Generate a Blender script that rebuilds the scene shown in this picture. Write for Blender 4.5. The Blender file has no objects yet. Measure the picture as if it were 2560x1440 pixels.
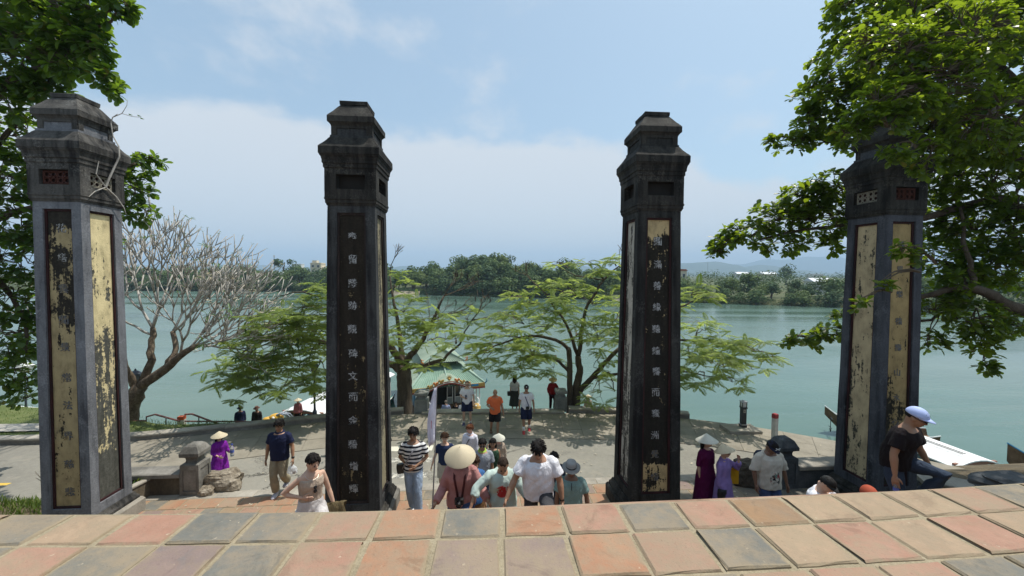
import bpy, bmesh, math, random
import numpy as np
from mathutils import Vector, Matrix, noise as mnoise

SC = bpy.context.scene
COL = SC.collection
R = math.radians
random.seed(7)

# ---------------------------------------------------------------- camera
F, CX, CY = 975.0, 1280.0, 720.0
EYE = 1.6
PLAT, TER, ROAD, WATER = 0.0, -3.62, -4.3, -8.7
cam_d = bpy.data.cameras.new('camera')
cam = bpy.data.objects.new('camera', cam_d)
COL.objects.link(cam)
cam_d.sensor_width = 36.0
cam_d.lens = 36.0 * F / 2560.0
cam_d.clip_start, cam_d.clip_end = 0.05, 30000
CROT = Matrix.Rotation(R(90 - 2.1), 3, 'X') @ Matrix.Rotation(R(0.35), 3, 'Z')
cam.matrix_world = Matrix.Translation((0, 0, EYE)) @ CROT.to_4x4()
SC.camera = cam

# ---------------------------------------------------------------- sky, sun, exposure
SUN = Vector((0.89 * math.cos(R(67)) / 0.997, 0.45 * math.cos(R(67)) / 0.997, math.sin(R(67)))).normalized()
world = bpy.data.worlds.new('World')
SC.world = world
world.use_nodes = True
wt = world.node_tree
wt.nodes.clear()

def wn(t, **kw):
    n = wt.nodes.new(t)
    for k, v in kw.items():
        setattr(n, k, v)
    return n

def wmath(op, a, b=None, clamp=False):
    n = wn('ShaderNodeMath', operation=op, use_clamp=clamp)
    for i, v in enumerate((a, b)):
        if v is None:
            continue
        if isinstance(v, (int, float)):
            n.inputs[i].default_value = v
        else:
            wt.links.new(v, n.inputs[i])
    return n.outputs[0]

def build_world():
    sky = wn('ShaderNodeTexSky', sky_type='NISHITA', sun_disc=False)
    sky.sun_elevation = R(67)
    sky.sun_rotation = math.atan2(SUN.x, SUN.y)
    sky.altitude = 0
    sky.air_density, sky.dust_density, sky.ozone_density = 1.0, 2.2, 0.6
    geo = wn('ShaderNodeTexCoord')
    sep = wn('ShaderNodeSeparateXYZ')
    wt.links.new(geo.outputs['Generated'], sep.inputs[0])
    x, y, z = sep.outputs
    # cumulus bank: its upper edge as a height over the azimuth
    edge = wn('ShaderNodeFloatCurve')
    cu = edge.mapping.curves[0]
    pts = [(0.0, .24), (.08, .25), (.165, .305), (.23, .345), (.30, .336), (.42, .335), (.5, .332), (.57, .325), (.635, .298), (.70, .27), (.735, .215), (.82, .20), (1.0, .24)]
    while len(cu.points) < len(pts):
        cu.points.new(0.5, 0.5)
    for p, (a, b) in zip(cu.points, pts):
        p.location = (a, b)
        p.handle_type = 'AUTO'
    edge.mapping.update()
    wt.links.new(wmath('MULTIPLY_ADD', x, 0.5), edge.inputs['Value'])
    ma = edge.inputs['Value'].links[0].from_node
    ma.inputs[2].default_value = 0.5
    mp = wn('ShaderNodeMapping')
    mp.inputs['Scale'].default_value = (1, 1, 1.7)
    wt.links.new(geo.outputs['Generated'], mp.inputs[0])
    n1 = wn('ShaderNodeTexNoise')
    n1.inputs['Scale'].default_value = 9
    n1.inputs['Detail'].default_value = 9
    n1.inputs['Roughness'].default_value = .58
    wt.links.new(mp.outputs[0], n1.inputs['Vector'])
    bump = wmath('MULTIPLY', wmath('SUBTRACT', n1.outputs['Fac'], 0.5), 0.10)
    d = wmath('SUBTRACT', wmath('ADD', edge.outputs[0], bump), z)
    m = wn('ShaderNodeMapRange', interpolation_type='SMOOTHSTEP')
    m.inputs['From Min'].default_value, m.inputs['From Max'].default_value = -0.010, 0.034
    wt.links.new(d, m.inputs['Value'])
    f = wn('ShaderNodeMapRange')
    f.inputs['From Min'].default_value, f.inputs['From Max'].default_value = 0.0, 0.2
    f.inputs['To Min'].default_value, f.inputs['To Max'].default_value = 0.88, 0.80
    wt.links.new(d, f.inputs['Value'])
    n2 = wn('ShaderNodeTexNoise')
    n2.inputs['Scale'].default_value = 3.2
    n2.inputs['Detail'].default_value = 6
    n2.inputs['Roughness'].default_value = .62
    mp2 = wn('ShaderNodeMapping')
    mp2.inputs['Scale'].default_value = (1.0, .7, 1.6)
    mp2.inputs['Rotation'].default_value = (0, R(24), 0)
    wt.links.new(geo.outputs['Generated'], mp2.inputs[0])
    wt.links.new(mp2.outputs[0], n2.inputs['Vector'])
    wis = wn('ShaderNodeMapRange', interpolation_type='SMOOTHSTEP')
    wis.inputs['From Min'].default_value, wis.inputs['From Max'].default_value = 0.50, 0.74
    wis.inputs['To Max'].default_value = 0.7
    wt.links.new(n2.outputs['Fac'], wis.inputs['Value'])
    fac = wmath('MAXIMUM', wmath('MULTIPLY', m.outputs[0], f.outputs[0]), wis.outputs[0])
    fac = wmath('MULTIPLY', fac, wmath('MULTIPLY', wmath('SUBTRACT', z, 0.0), 18.0, True))
    mix = wn('ShaderNodeMix', data_type='RGBA')
    wt.links.new(fac, mix.inputs['Factor'])
    tint = wn('ShaderNodeMix', data_type='RGBA', blend_type='MULTIPLY')
    tint.inputs['Factor'].default_value = 1.0
    tint.inputs['B'].default_value = (.90, .98, .89, 1)
    wt.links.new(sky.outputs[0], tint.inputs['A'])
    veil = wn('ShaderNodeMix', data_type='RGBA')
    veil.inputs['Factor'].default_value = 0.5
    veil.inputs['B'].default_value = (2.15, 2.85, 3.62, 1)
    wt.links.new(tint.outputs['Result'], veil.inputs['A'])
    wt.links.new(veil.outputs['Result'], mix.inputs['A'])
    mix.inputs['B'].default_value = (3.65, 3.84, 4.05, 1)
    bg = wn('ShaderNodeBackground')
    bg.inputs['Strength'].default_value = 0.15
    wt.links.new(mix.outputs['Result'], bg.inputs['Color'])
    out = wn('ShaderNodeOutputWorld')
    wt.links.new(bg.outputs[0], out.inputs['Surface'])
build_world()

sun_d = bpy.data.lights.new('sun', 'SUN')
sun_d.energy = 3.6
sun_d.angle = R(0.53)
sun_d.color = (1.0, 0.955, 0.88)
sun = bpy.data.objects.new('sun', sun_d)
sun.rotation_euler = SUN.to_track_quat('Z', 'Y').to_euler()
sun.location = (10, 10, 40)
COL.objects.link(sun)

SC.render.engine = 'CYCLES'
SC.view_settings.view_transform = 'Standard'
SC.view_settings.look = 'None'
SC.view_settings.exposure = 0.5
SC.view_settings.gamma = 1.0
SC.view_settings.use_curve_mapping = False
SC.cycles.use_denoising = True
SC.cycles.max_bounces = 8
SC.cycles.transparent_max_bounces = 8
SC.cycles.caustics_reflective = False
SC.cycles.caustics_refractive = False

# ---------------------------------------------------------------- placing
def ray(px, py):
    return CROT @ Vector(((px - CX) / F, -(py - CY) / F, -1))

def at(px, py, Y):
    d = ray(px, py)
    t = Y / d.y
    return Vector((0, 0, EYE)) + d * t

def on(px, py, z):
    d = ray(px, py)
    t = (z - EYE) / d.z
    return Vector((0, 0, EYE)) + d * t

TH = R(4.5)                      # the gate's row is turned a little from the view
RX, RY = math.cos(TH), math.sin(TH)

def P(a, b, z=0.0):              # along the row, into the depth
    return Vector((a * RX - b * RY, a * RY + b * RX, z))

# ---------------------------------------------------------------- objects
def thing(name, label, cat, loc=(0, 0, 0), rz=0.0, group=None):
    o = bpy.data.objects.new(name, None)
    o.empty_display_size = 0.2
    COL.objects.link(o)
    o.location = loc
    o.rotation_euler = (0, 0, rz)
    return tag(o, label, cat, group)

def tag(o, label, cat, group=None):
    o['kind'] = 'thing'
    o['label'] = label
    o['category'] = cat
    if group:
        o['group'] = group
    return o

def kind(o, k):
    o['kind'] = k
    return o

class MB:
    def __init__(s):
        s.v, s.f = [], []
    def add(s, vs, fs):
        n = len(s.v)
        s.v += [tuple(v) for v in vs]
        s.f += [tuple(i + n for i in f) for f in fs]
        return s
    def box(s, c, sz, m=None, taper=1.0):
        hx, hy, hz = sz[0] / 2, sz[1] / 2, sz[2] / 2
        vs = []
        for z, k in ((-hz, 1.0), (hz, taper)):
            for x, y in ((-hx, -hy), (hx, -hy), (hx, hy), (-hx, hy)):
                p = Vector((x * k, y * k, z))
                if m is not None:
                    p = m @ p
                vs.append(p + Vector(c))
        return s.add(vs, [(3, 2, 1, 0), (4, 5, 6, 7), (0, 1, 5, 4), (1, 2, 6, 5), (2, 3, 7, 6), (3, 0, 4, 7)])
    def loft(s, rings, cap=True):
        n = len(rings[0])
        vs = [p for r in rings for p in r]
        fs = []
        for i in range(len(rings) - 1):
            for j in range(n):
                a, b = i * n + j, i * n + (j + 1) % n
                fs.append((a, b, b + n, a + n))
        if cap:
            fs.append(tuple(reversed(range(n))))
            fs.append(tuple(range((len(rings) - 1) * n, len(rings) * n)))
        return s.add(vs, fs)
    def tube(s, pts, rad, n=8, cap=True, flat=1.0):
        pts = [Vector(p) for p in pts]
        if isinstance(rad, (int, float)):
            rad = [rad] * len(pts)
        rings = []
        up = None
        for i, p in enumerate(pts):
            t = (pts[min(i + 1, len(pts) - 1)] - pts[max(i - 1, 0)])
            if t.length < 1e-9:
                t = Vector((0, 0, 1))
            t.normalize()
            if up is None:
                up = Vector((0, 0, 1)) if abs(t.z) < .9 else Vector((0, 1, 0))
            x = up.cross(t)
            if x.length < 1e-6:
                x = Vector((1, 0, 0)).cross(t)
            x.normalize()
            y = t.cross(x)
            up = y
            rings.append([p + (x * math.cos(2 * math.pi * k / n) + y * math.sin(2 * math.pi * k / n) * flat) * rad[i] for k in range(n)])
        return s.loft(rings, cap)
    def lathe(s, prof, c=(0, 0, 0), n=16, sx=1.0, sy=1.0, m=None):
        rings = []
        for r, z in prof:
            ring = []
            for k in range(n):
                p = Vector((r * math.cos(2 * math.pi * k / n) * sx, r * math.sin(2 * math.pi * k / n) * sy, z))
                if m is not None:
                    p = m @ p
                ring.append(p + Vector(c))
            rings.append(ring)
        return s.loft(rings)
    def ball(s, c, r, n=10, m=None):
        if isinstance(r, (int, float)):
            r = (r, r, r)
        prof = [(max(math.sin(math.pi * i / n), .01), -math.cos(math.pi * i / n)) for i in range(n + 1)]
        mm = Matrix.Diagonal(r)
        if m is not None:
            mm = m @ mm
        return s.lathe(prof, c, max(8, n + 2), m=mm)
    def prism(s, poly, z0, z1):
        n = len(poly)
        vs = [(x, y, z0) for x, y in poly] + [(x, y, z1) for x, y in poly]
        fs = [tuple(reversed(range(n))), tuple(range(n, 2 * n))]
        fs += [(i, (i + 1) % n, (i + 1) % n + n, i + n) for i in range(n)]
        return s.add(vs, fs)
    def grid(s, rows):
        m, n = len(rows), len(rows[0])
        vs = [p for r in rows for p in r]
        fs = [(i * n + j, i * n + j + 1, (i + 1) * n + j + 1, (i + 1) * n + j) for i in range(m - 1) for j in range(n - 1)]
        return s.add(vs, fs)
    def mesh(s, name, mat=None, smooth=False):
        me = bpy.data.meshes.new(name)
        me.from_pydata(s.v, [], s.f)
        if mat:
            me.materials.append(mat)
        if smooth:
            me.polygons.foreach_set('use_smooth', [True] * len(me.polygons))
        me.update()
        return me
    def build(s, name, mat, parent=None, smooth=False, fix=True):
        me = s.mesh(name, mat, smooth)
        if fix and len(s.f) < 6000:
            bm = bmesh.new()
            bm.from_mesh(me)
            bmesh.ops.recalc_face_normals(bm, faces=bm.faces)
            bm.to_mesh(me)
            bm.free()
        return put(name, me, parent)

def put(name, me, parent=None, loc=None, rot=None, scale=None):
    o = bpy.data.objects.new(name, me)
    COL.objects.link(o)
    if parent is not None:
        o.parent = parent
    if loc is not None:
        o.location = loc
    if rot is not None:
        o.rotation_euler = rot
    if scale is not None:
        o.scale = (scale,) * 3 if isinstance(scale, (int, float)) else scale
    return o

# ---------------------------------------------------------------- materials
class NT:
    def __init__(s, name):
        s.m = bpy.data.materials.new(name)
        s.m.use_nodes = True
        s.t = s.m.node_tree
        s.b = s.t.nodes['Principled BSDF']
        s.out = s.t.nodes['Material Output']
        s._c = None
    def n(s, t, **kw):
        n = s.t.nodes.new(t)
        for k, v in kw.items():
            setattr(n, k, v)
        return n
    def set(s, sock, v):
        if hasattr(v, 'is_output'):
            s.t.links.new(v, sock)
        elif isinstance(v, tuple) and len(v) == 3 and sock.type == 'RGBA':
            sock.default_value = (*v, 1)
        else:
            sock.default_value = v
    def co(s, scale=(1, 1, 1), src='Object', rnd=0.0):
        if s._c is None:
            s._c = s.n('ShaderNodeTexCoord')
        v = s._c.outputs[src]
        if rnd:
            oi = s.n('ShaderNodeObjectInfo')
            v = s.vm('ADD', v, s.vm('SCALE', (1.3, 2.1, .7), None, s.ma('MULTIPLY', oi.outputs['Random'], rnd)))
        if scale != (1, 1, 1):
            mp = s.n('ShaderNodeMapping')
            mp.inputs['Scale'].default_value = scale
            s.t.links.new(v, mp.inputs[0])
            v = mp.outputs[0]
        return v
    def vm(s, op, a, b=None, sc=None):
        n = s.n('ShaderNodeVectorMath', operation=op)
        s.set(n.inputs[0], a)
        if b is not None:
            s.set(n.inputs[1], b)
        if sc is not None:
            s.set(n.inputs['Scale'], sc)
        return n.outputs[0]
    def ma(s, op, a, b=None, c=None, clamp=False):
        n = s.n('ShaderNodeMath', operation=op, use_clamp=clamp)
        for i, v in enumerate((a, b, c)):
            if v is not None:
                s.set(n.inputs[i], v)
        return n.outputs[0]
    def noise(s, scale, vec=None, detail=5.0, rough=.55, dist=0.0):
        n = s.n('ShaderNodeTexNoise')
        n.inputs['Scale'].default_value = scale
        n.inputs['Detail'].default_value = detail
        n.inputs['Roughness'].default_value = rough
        n.inputs['Distortion'].default_value = dist
        s.set(n.inputs['Vector'], vec if vec is not None else s.co())
        return n.outputs['Fac']
    def voro(s, scale, vec=None, feature='F1', out='Distance'):
        n = s.n('ShaderNodeTexVoronoi', feature=feature)
        n.inputs['Scale'].default_value = scale
        s.set(n.inputs['Vector'], vec if vec is not None else s.co())
        return n.outputs[out]
    def ramp(s, fac, stops, interp='LINEAR'):
        n = s.n('ShaderNodeValToRGB')
        n.color_ramp.interpolation = interp
        el = n.color_ramp.elements
        while len(el) < len(stops):
            el.new(0.5)
        for e, (p, c) in zip(el, stops):
            e.position = p
            e.color = (*c, 1) if isinstance(c, tuple) else (c, c, c, 1)
        s.set(n.inputs[0], fac)
        return n.outputs[0]
    def step(s, v, a, b, lo=0.0, hi=1.0):
        n = s.n('ShaderNodeMapRange', interpolation_type='SMOOTHSTEP')
        s.set(n.inputs['Value'], v)
        n.inputs['From Min'].default_value, n.inputs['From Max'].default_value = a, b
        n.inputs['To Min'].default_value, n.inputs['To Max'].default_value = lo, hi
        return n.outputs[0]
    def mix(s, fac, a, b, blend='MIX'):
        n = s.n('ShaderNodeMix', data_type='RGBA', blend_type=blend)
        s.set(n.inputs['Factor'], fac)
        s.set(n.inputs['A'], a)
        s.set(n.inputs['B'], b)
        return n.outputs['Result']
    def bump(s, h, strength=.3, dist=.02):
        n = s.n('ShaderNodeBump')
        n.inputs['Strength'].default_value = strength
        n.inputs['Distance'].default_value = dist
        s.set(n.inputs['Height'], h)
        s.t.links.new(n.outputs[0], s.b.inputs['Normal'])
    def fin(s, color, rough=.8, spec=.3, metal=0.0):
        s.set(s.b.inputs['Base Color'], color)
        s.set(s.b.inputs['Roughness'], rough)
        s.b.inputs['Specular IOR Level'].default_value = spec
        s.b.inputs['Metallic'].default_value = metal
        return s.m

def hexc(r, g, b):
    f = lambda c: ((c / 255 + .055) / 1.055) ** 2.4 if c > 10 else c / 255 / 12.92
    return (f(r), f(g), f(b))

def sc3(c, k):
    return tuple(min(1, x * k) for x in c)

_pc = {}
def plain(name, c, rough=.6, spec=.35, var=.12, scale=6, bump=0.0, metal=0.0):
    """one colour with a little unevenness"""
    key = (name, c, rough)
    if key in _pc:
        return _pc[key]
    t = NT(name)
    f = t.noise(scale, t.co(rnd=9.0), 4)
    col = t.ramp(f, [(.3, sc3(c, 1 - var)), (.7, sc3(c, 1 + var))])
    if bump:
        t.bump(t.noise(scale * 9, None, 3), bump, .01)
    _pc[key] = t.fin(col, rough, spec, metal)
    return _pc[key]

def stone(name, stops, scale=1.5, stretch=(1, 1, 1), fine=22, fmix=.25, rough=.85, bump=.35, bdist=.015, rnd=0.0, spec=.25):
    t = NT(name)
    v = t.co(stretch, rnd=rnd)
    a = t.noise(scale, v, 8, .62)
    b = t.noise(fine, t.co(rnd=rnd), 5, .6)
    col = t.ramp(t.ma('ADD', t.ma('MULTIPLY', a, 1 - fmix), t.ma('MULTIPLY', b, fmix)), stops)
    t.bump(t.ma('ADD', t.ma('MULTIPLY', a, .5), b), bump, bdist)
    return t.fin(col, rough, spec)

def cloth(name, c, rough=.85):
    key = ('cloth', name, c)
    if key in _pc:
        return _pc[key]
    t = NT(name)
    f = t.noise(7, None, 3)
    col = t.ramp(f, [(.3, sc3(c, .86)), (.7, sc3(c, 1.08))])
    t.bump(t.ma('ADD', t.noise(9, t.co((1, 1, .55)), 3, .55, 1.0), t.ma('MULTIPLY', t.noise(260, None, 1), .08)), .6, .06)
    _pc[key] = t.fin(col, rough, .12)
    return _pc[key]

# ---------------------------------------------------------------- setting
def tile_mat(name, c1, c2, stain, fleck):
    c1, c2, stain, fleck = (tuple(x * .78 for x in c) for c in (c1, c2, stain, fleck))
    t = NT(name)
    v = t.co(rnd=30.0)
    a = t.noise(3.2, v, 6, .6)
    b = t.noise(16, v, 6, .65)
    col = t.mix(t.step(a, .3, .7), c1, c2)
    col = t.mix(t.step(t.noise(5.5, v, 7, .62, .4), .56, .72, 0, .55), col, stain)
    col = t.mix(t.step(b, .35, .75, 0, .35), col, sc3(c1, .62))
    fl = t.step(t.voro(15, t.vm('ADD', v, t.vm('SCALE', (1, 1, 1), None, t.ma('MULTIPLY', b, .12)))), .16, .06)
    fl = t.ma('MULTIPLY', fl, t.step(t.noise(7, v, 2), .48, .6))
    col = t.mix(t.ma('MULTIPLY', fl, .75), col, fleck)
    gl = t.noise(1.6, t.vm('ADD', v, (4.0, 7.0, 1.0)), 6, .6, .5)
    col = t.mix(t.step(t.ma('ADD', t.ma('MULTIPLY', gl, .7), t.ma('MULTIPLY', b, .3)), .42, .64, .05, .72), col, (.30, .235, .155))
    wp = t.n('ShaderNodeNewGeometry').outputs['Position']
    wd = t.ma('ADD', t.ma('MULTIPLY', t.noise(1.4, wp, 7, .65, .5), .65), t.ma('MULTIPLY', t.noise(11, wp, 5, .7), .35))
    col = t.mix(t.step(wd, .44, .62, 0, .68), col, (.26, .205, .14))
    col = t.mix(t.step(t.noise(2.3, t.vm('ADD', wp, (5.0, 1.0, 2.0)), 7, .7, .8), .56, .66, 0, .5), col, sc3(c2, .55))
    pit = t.step(t.noise(60, v, 3, .7), .60, .72, 0, .4)
    col = t.mix(pit, col, sc3(c2, .45))
    sp = t.n('ShaderNodeSeparateXYZ')
    t.t.links.new(t.co(src='Generated'), sp.inputs[0])
    ex = t.ma('SUBTRACT', .5, t.ma('ABSOLUTE', t.ma('SUBTRACT', sp.outputs[0], .5)))
    ey = t.ma('SUBTRACT', .5, t.ma('ABSOLUTE', t.ma('SUBTRACT', sp.outputs[1], .5)))
    ed = t.ma('ADD', t.ma('MINIMUM', ex, ey), t.ma('MULTIPLY', t.ma('SUBTRACT', t.noise(9, v, 6, .7), .5), .22))
    col = t.mix(t.step(ed, .075, .0, 0, .85), col, (.27, .215, .14))
    t.bump(t.ma('ADD', t.ma('MULTIPLY', b, .8), t.ma('MULTIPLY', t.noise(70, v, 4, .6), .5)), .55, .012)
    return t.fin(col, .82, .25)

FL = (.62, .52, .38)
TILE = {
 'orange': tile_mat('tile_orange', (.42, .20, .115), (.45, .25, .15), (.34, .24, .16), FL),
 'pink': tile_mat('tile_pink', (.41, .215, .15), (.45, .265, .19), (.33, .25, .18), FL),
 'grey': tile_mat('tile_grey', (.16, .165, .15), (.215, .21, .185), (.30, .25, .19), FL),
 'purple': tile_mat('tile_purple', (.25, .19, .175), (.31, .22, .19), (.19, .19, .19), FL),
 'sand': tile_mat('tile_sand', (.42, .29, .19), (.46, .33, .22), (.36, .25, .17), (.68, .56, .40)),
 'brown': tile_mat('tile_brown', (.36, .22, .12), (.30, .21, .14), (.27, .22, .16), FL),
}
MORTAR = stone('mortar', [(.3, (.19, .155, .10)), (.55, (.31, .26, .175)), (.75, (.40, .345, .25))], 6, fine=60, fmix=.5, bump=.6)
OLD_STONE = stone('old_stone', [(.28, (.05, .05, .045)), (.5, (.17, .16, .14)), (.72, (.30, .28, .25))], 2.2, (1, 1, .6), bump=.5, rnd=20)
PALE_STONE = stone('pale_stone', [(.3, (.16, .145, .12)), (.55, (.33, .30, .25)), (.75, (.46, .42, .36))], 1.6, bump=.4, rnd=20)

def tile_slab(w, d, th=.05, nose=False, rnd=random):
    h, hw = d / 2, w / 2
    if nose:
        prof = [(-h, -th), (-h, -.012), (-h + .012, 0), (h - .075, 0), (h - .04, -.006), (h - .014, -.022), (h, -.05), (h, -th - .05)]
    else:
        prof = [(-h, -th), (-h, -.010), (-h + .010, 0), (h - .010, 0), (h, -.010), (h, -th)]
    mb = MB()
    rings = []
    for x, k in ((-hw, -.010), (-hw + .010, 0), (-hw * .33, 0), (hw * .33, 0), (hw - .010, 0), (hw, -.010)):
        rings.append([(x + rnd.uniform(-.005, .005), y + rnd.uniform(-.005, .005), min(z, k) + (rnd.uniform(-.002, .001) if z > -.01 else 0)) for y, z in prof])
    for _ in range(rnd.choice((0, 0, 1, 1, 2))):
        e, sg, c = rnd.choice((0, 5)), rnd.choice((-1, 1)), rnd.uniform(.008, .035)
        r_ = rings[e]
        rings[e] = [(x - math.copysign(c, x), y - sg * c * .7, z - (.004 if z > -.02 else 0)) if y * sg > h * .5 else (x, y, z) for x, y, z in r_]
    mb.loft(rings)
    return mb

def edge_b(a):
    return 2.645 + .0075 * (a - 1.5) ** 2

plat = thing('upper_platform', '', '', (0, 0, 0))
for _k in ('label', 'category'): del plat[_k]
kind(plat, 'structure')
ms = MB()
N = 40
aa = [-9 + 18 * i / N for i in range(N + 1)]
tops = [P(a, edge_b(a) - .03, -.014) for a in aa]
bot = [P(a, edge_b(a) - .03, -6) for a in aa]
back = [P(a, -2.5, -.014) for a in aa]
ms.grid([back, tops, bot])
ms.build('mortar_bed', MORTAR, plat)

row1 = [(-9.0, 'sand')]
seq1 = [('grey', 95), ('sand', 150), ('sand', 315), ('pink', 395), ('grey', 540), ('grey', 700), ('pink', 865), ('orange', 1018), ('grey', 1170), ('orange', 1320), ('pink', 1465), ('grey', 1612), ('pink', 1745), ('brown', 1880), ('sand', 2010), ('sand', 2130), ('sand', 2250), ('pink', 2400), ('grey', 2540)]
def lay_rows():
    rnd = random.Random(3)
    b_off = 0.0
    lookup1 = ['sand', 'pink', 'grey', 'sand', 'pink', 'grey', 'grey', 'pink', 'orange', 'grey', 'orange', 'pink', 'grey', 'pink', 'brown', 'sand', 'sand', 'sand', 'pink', 'grey', 'sand', 'pink', 'grey']
    lookup2 = ['pink', 'pink', 'grey', 'pink', 'grey', 'purple', 'grey', 'pink', 'orange', 'purple', 'purple', 'orange', 'pink', 'grey', 'sand', 'pink', 'sand', 'pink', 'sand', 'pink', 'grey']
    lookup3 = ['grey', 'pink', 'sand', 'grey', 'pink', 'orange', 'grey', 'purple', 'pink', 'grey', 'sand', 'orange', 'grey', 'pink', 'pink', 'pink', 'grey', 'grey', 'sand', 'pink']
    for r in range(9):
        depth = .335 if r == 0 else .352
        joint = .022
        off = [.0, -.02, .03, -.05, .02, 0, .04, -.03, .01][r]
        for i in range(-12, 13):
            w = .402
            a = -.06 + off + i * w
            tw = w - joint + rnd.uniform(-.012, .004)
            b = edge_b(a) - b_off - depth / 2
            if r == 0:
                kd = lookup1[max(0, min(len(lookup1) - 1, i + 9))]
            elif r == 1:
                kd = lookup2[max(0, min(len(lookup2) - 1, i + 9))]
            else:
                kd = lookup3[(i + 9 + r * 5) % len(lookup3)] if r > 2 else lookup3[max(0, min(len(lookup3) - 1, i + 9))]
            me = tile_slab(tw, depth - (joint if r else .012), nose=(r == 0), rnd=rnd).mesh('tile', TILE[kd])
            z = rnd.uniform(-.004, .005)
            slope = .015 * (a - 1.5)
            p = P(a, b, z)
            put('tile', me, plat, p, (rnd.uniform(-.006, .006), rnd.uniform(-.006, .006), TH + slope + rnd.uniform(-.012, .012)))
        b_off += depth + .004
lay_rows()

# staircase between the platform and the terrace
stairs = kind(thing('staircase', '', ''), 'structure')
for _k in ('label', 'category'): del stairs[_k]
STEP_B0, STEP_RUN, STEP_N = 2.72, 4.0, 18
def stair_z(b):
    k = int((b - STEP_B0) / (STEP_RUN / STEP_N)) + 1
    return max(TER, TER / STEP_N * k) if b > STEP_B0 else 0.0
BRICK = stone('stair_brick', [(.3, (.19, .12, .08)), (.5, (.30, .20, .14)), (.7, (.36, .27, .2))], 2.5, bump=.4, rnd=20)
for k in range(1, STEP_N):
    z = TER / STEP_N * k
    b0 = STEP_B0 + STEP_RUN / STEP_N * (k - 1) - (0.0 if k > 1 else .03)
    b1 = STEP_B0 + STEP_RUN / STEP_N * k
    m = MB()
    vs = [P(a, b, zz) for zz in (z - .35, z) for a, b in ((-5.2, b0), (5.6, b0), (5.6, b1), (-5.2, b1))]
    m.add(vs, [(3, 2, 1, 0), (4, 5, 6, 7), (0, 1, 5, 4), (1, 2, 6, 5), (2, 3, 7, 6), (3, 0, 4, 7)])
    m.build('step', BRICK, stairs)

# terrace with tiles
TB0, TB1 = STEP_B0 + STEP_RUN - .24, 9.62
ter = kind(thing('terrace', '', ''), 'structure')
for _k in ('label', 'category'): del ter[_k]
m = MB()
vs = [P(a, b, zz) for zz in (-6, TER - .012) for a, b in ((-7.9, TB0 - .4), (8.1, TB0 - .4), (8.1, TB1), (-7.9, TB1))]
m.add(vs, [(3, 2, 1, 0), (4, 5, 6, 7), (0, 1, 5, 4), (1, 2, 6, 5), (2, 3, 7, 6), (3, 0, 4, 7)])
m.build('mortar_bed', MORTAR, ter)
def lay_terrace():
    rnd = random.Random(11)
    kinds = ['orange', 'orange', 'pink', 'orange', 'grey', 'pink', 'orange', 'brown', 'pink', 'purple']
    var = {}
    for k in set(kinds) | {'grey'}:
        var[k] = [tile_slab(.395, .385, rnd=rnd).mesh('tile', TILE[k]) for _ in range(3)]
    b = TB1 - .285
    row = 0
    while b - .2 > 7.15:
        n = 0
        a = -7.7 + (.2 if row % 2 else 0)
        while a < 8.0:
            k = rnd.choice(kinds)
            if a > 4.3:  # darker tile kinds stand in for the tree's shade on this end
                k = rnd.choice(['grey', 'purple', 'grey', 'brown'])
            put('tile', rnd.choice(var[k]), ter, P(a, b - .2, TER + rnd.uniform(-.003, .004)), (0, 0, TH + rnd.uniform(-.01, .01)))
            a += .41
        b -= .405
        row += 1
    # border of long grey stones at the edge
    a = -7.8
    while a < 8.0:
        w = rnd.uniform(.7, 1.1)
        me = tile_slab(w - .012, .27, rnd=rnd).mesh('edge_stone', PALE_STONE)
        put('edge_stone', me, ter, P(a + w / 2, TB1 - .14, TER + rnd.uniform(-.002, .003)), (0, 0, TH))
        a += w
lay_terrace()
# steps from the terrace down to the road
for k in range(1, 5):
    z = TER - .17 * k
    m = MB()
    vs = [P(a, b, zz) for zz in (z - .3, z) for a, b in ((-7.8, TB1 + .02 + .3 * (k - 1)), (7.6, TB1 + .02 + .3 * (k - 1)), (7.6, TB1 + .02 + .3 * k), (-7.8, TB1 + .02 + .3 * k))]
    m.add(vs, [(3, 2, 1, 0), (4, 5, 6, 7), (0, 1, 5, 4), (1, 2, 6, 5), (2, 3, 7, 6), (3, 0, 4, 7)])
    m.build('step', PALE_STONE, ter)

# far edge of the road (top of the quay)
EDGE = [(-60, 11.3), (-30, 12.2), (-17.7, 12.9), (-13.2, 13.25), (-10.6, 14.1), (-7.5, 15.2), (-4.9, 16.0), (-3.6, 16.2), (1.8, 16.35), (4.6, 16.2), (7.25, 15.8), (9.6, 14.9), (11.8, 13.6), (14.1, 11.6), (17, 8.6), (21, 4.0), (26, -2)]
def edge_y(x):
    for (x0, y0), (x1, y1) in zip(EDGE, EDGE[1:]):
        if x0 <= x <= x1:
            return y0 + (y1 - y0) * (x - x0) / (x1 - x0)
    return 11.0
def edge_pts(x0, x1, step=.5):
    xs = [x0]
    while xs[-1] + step < x1:
        xs.append(xs[-1] + step)
    xs.append(x1)
    return [Vector((x, (edge_y(x - .6) + edge_y(x) * 2 + edge_y(x + .6)) / 4, 0)) for x in xs]
def edge_nrm(pts, i):
    t = (pts[min(i + 1, len(pts) - 1)] - pts[max(i - 1, 0)]).normalized()
    return Vector((-t.y, t.x, 0))

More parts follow.
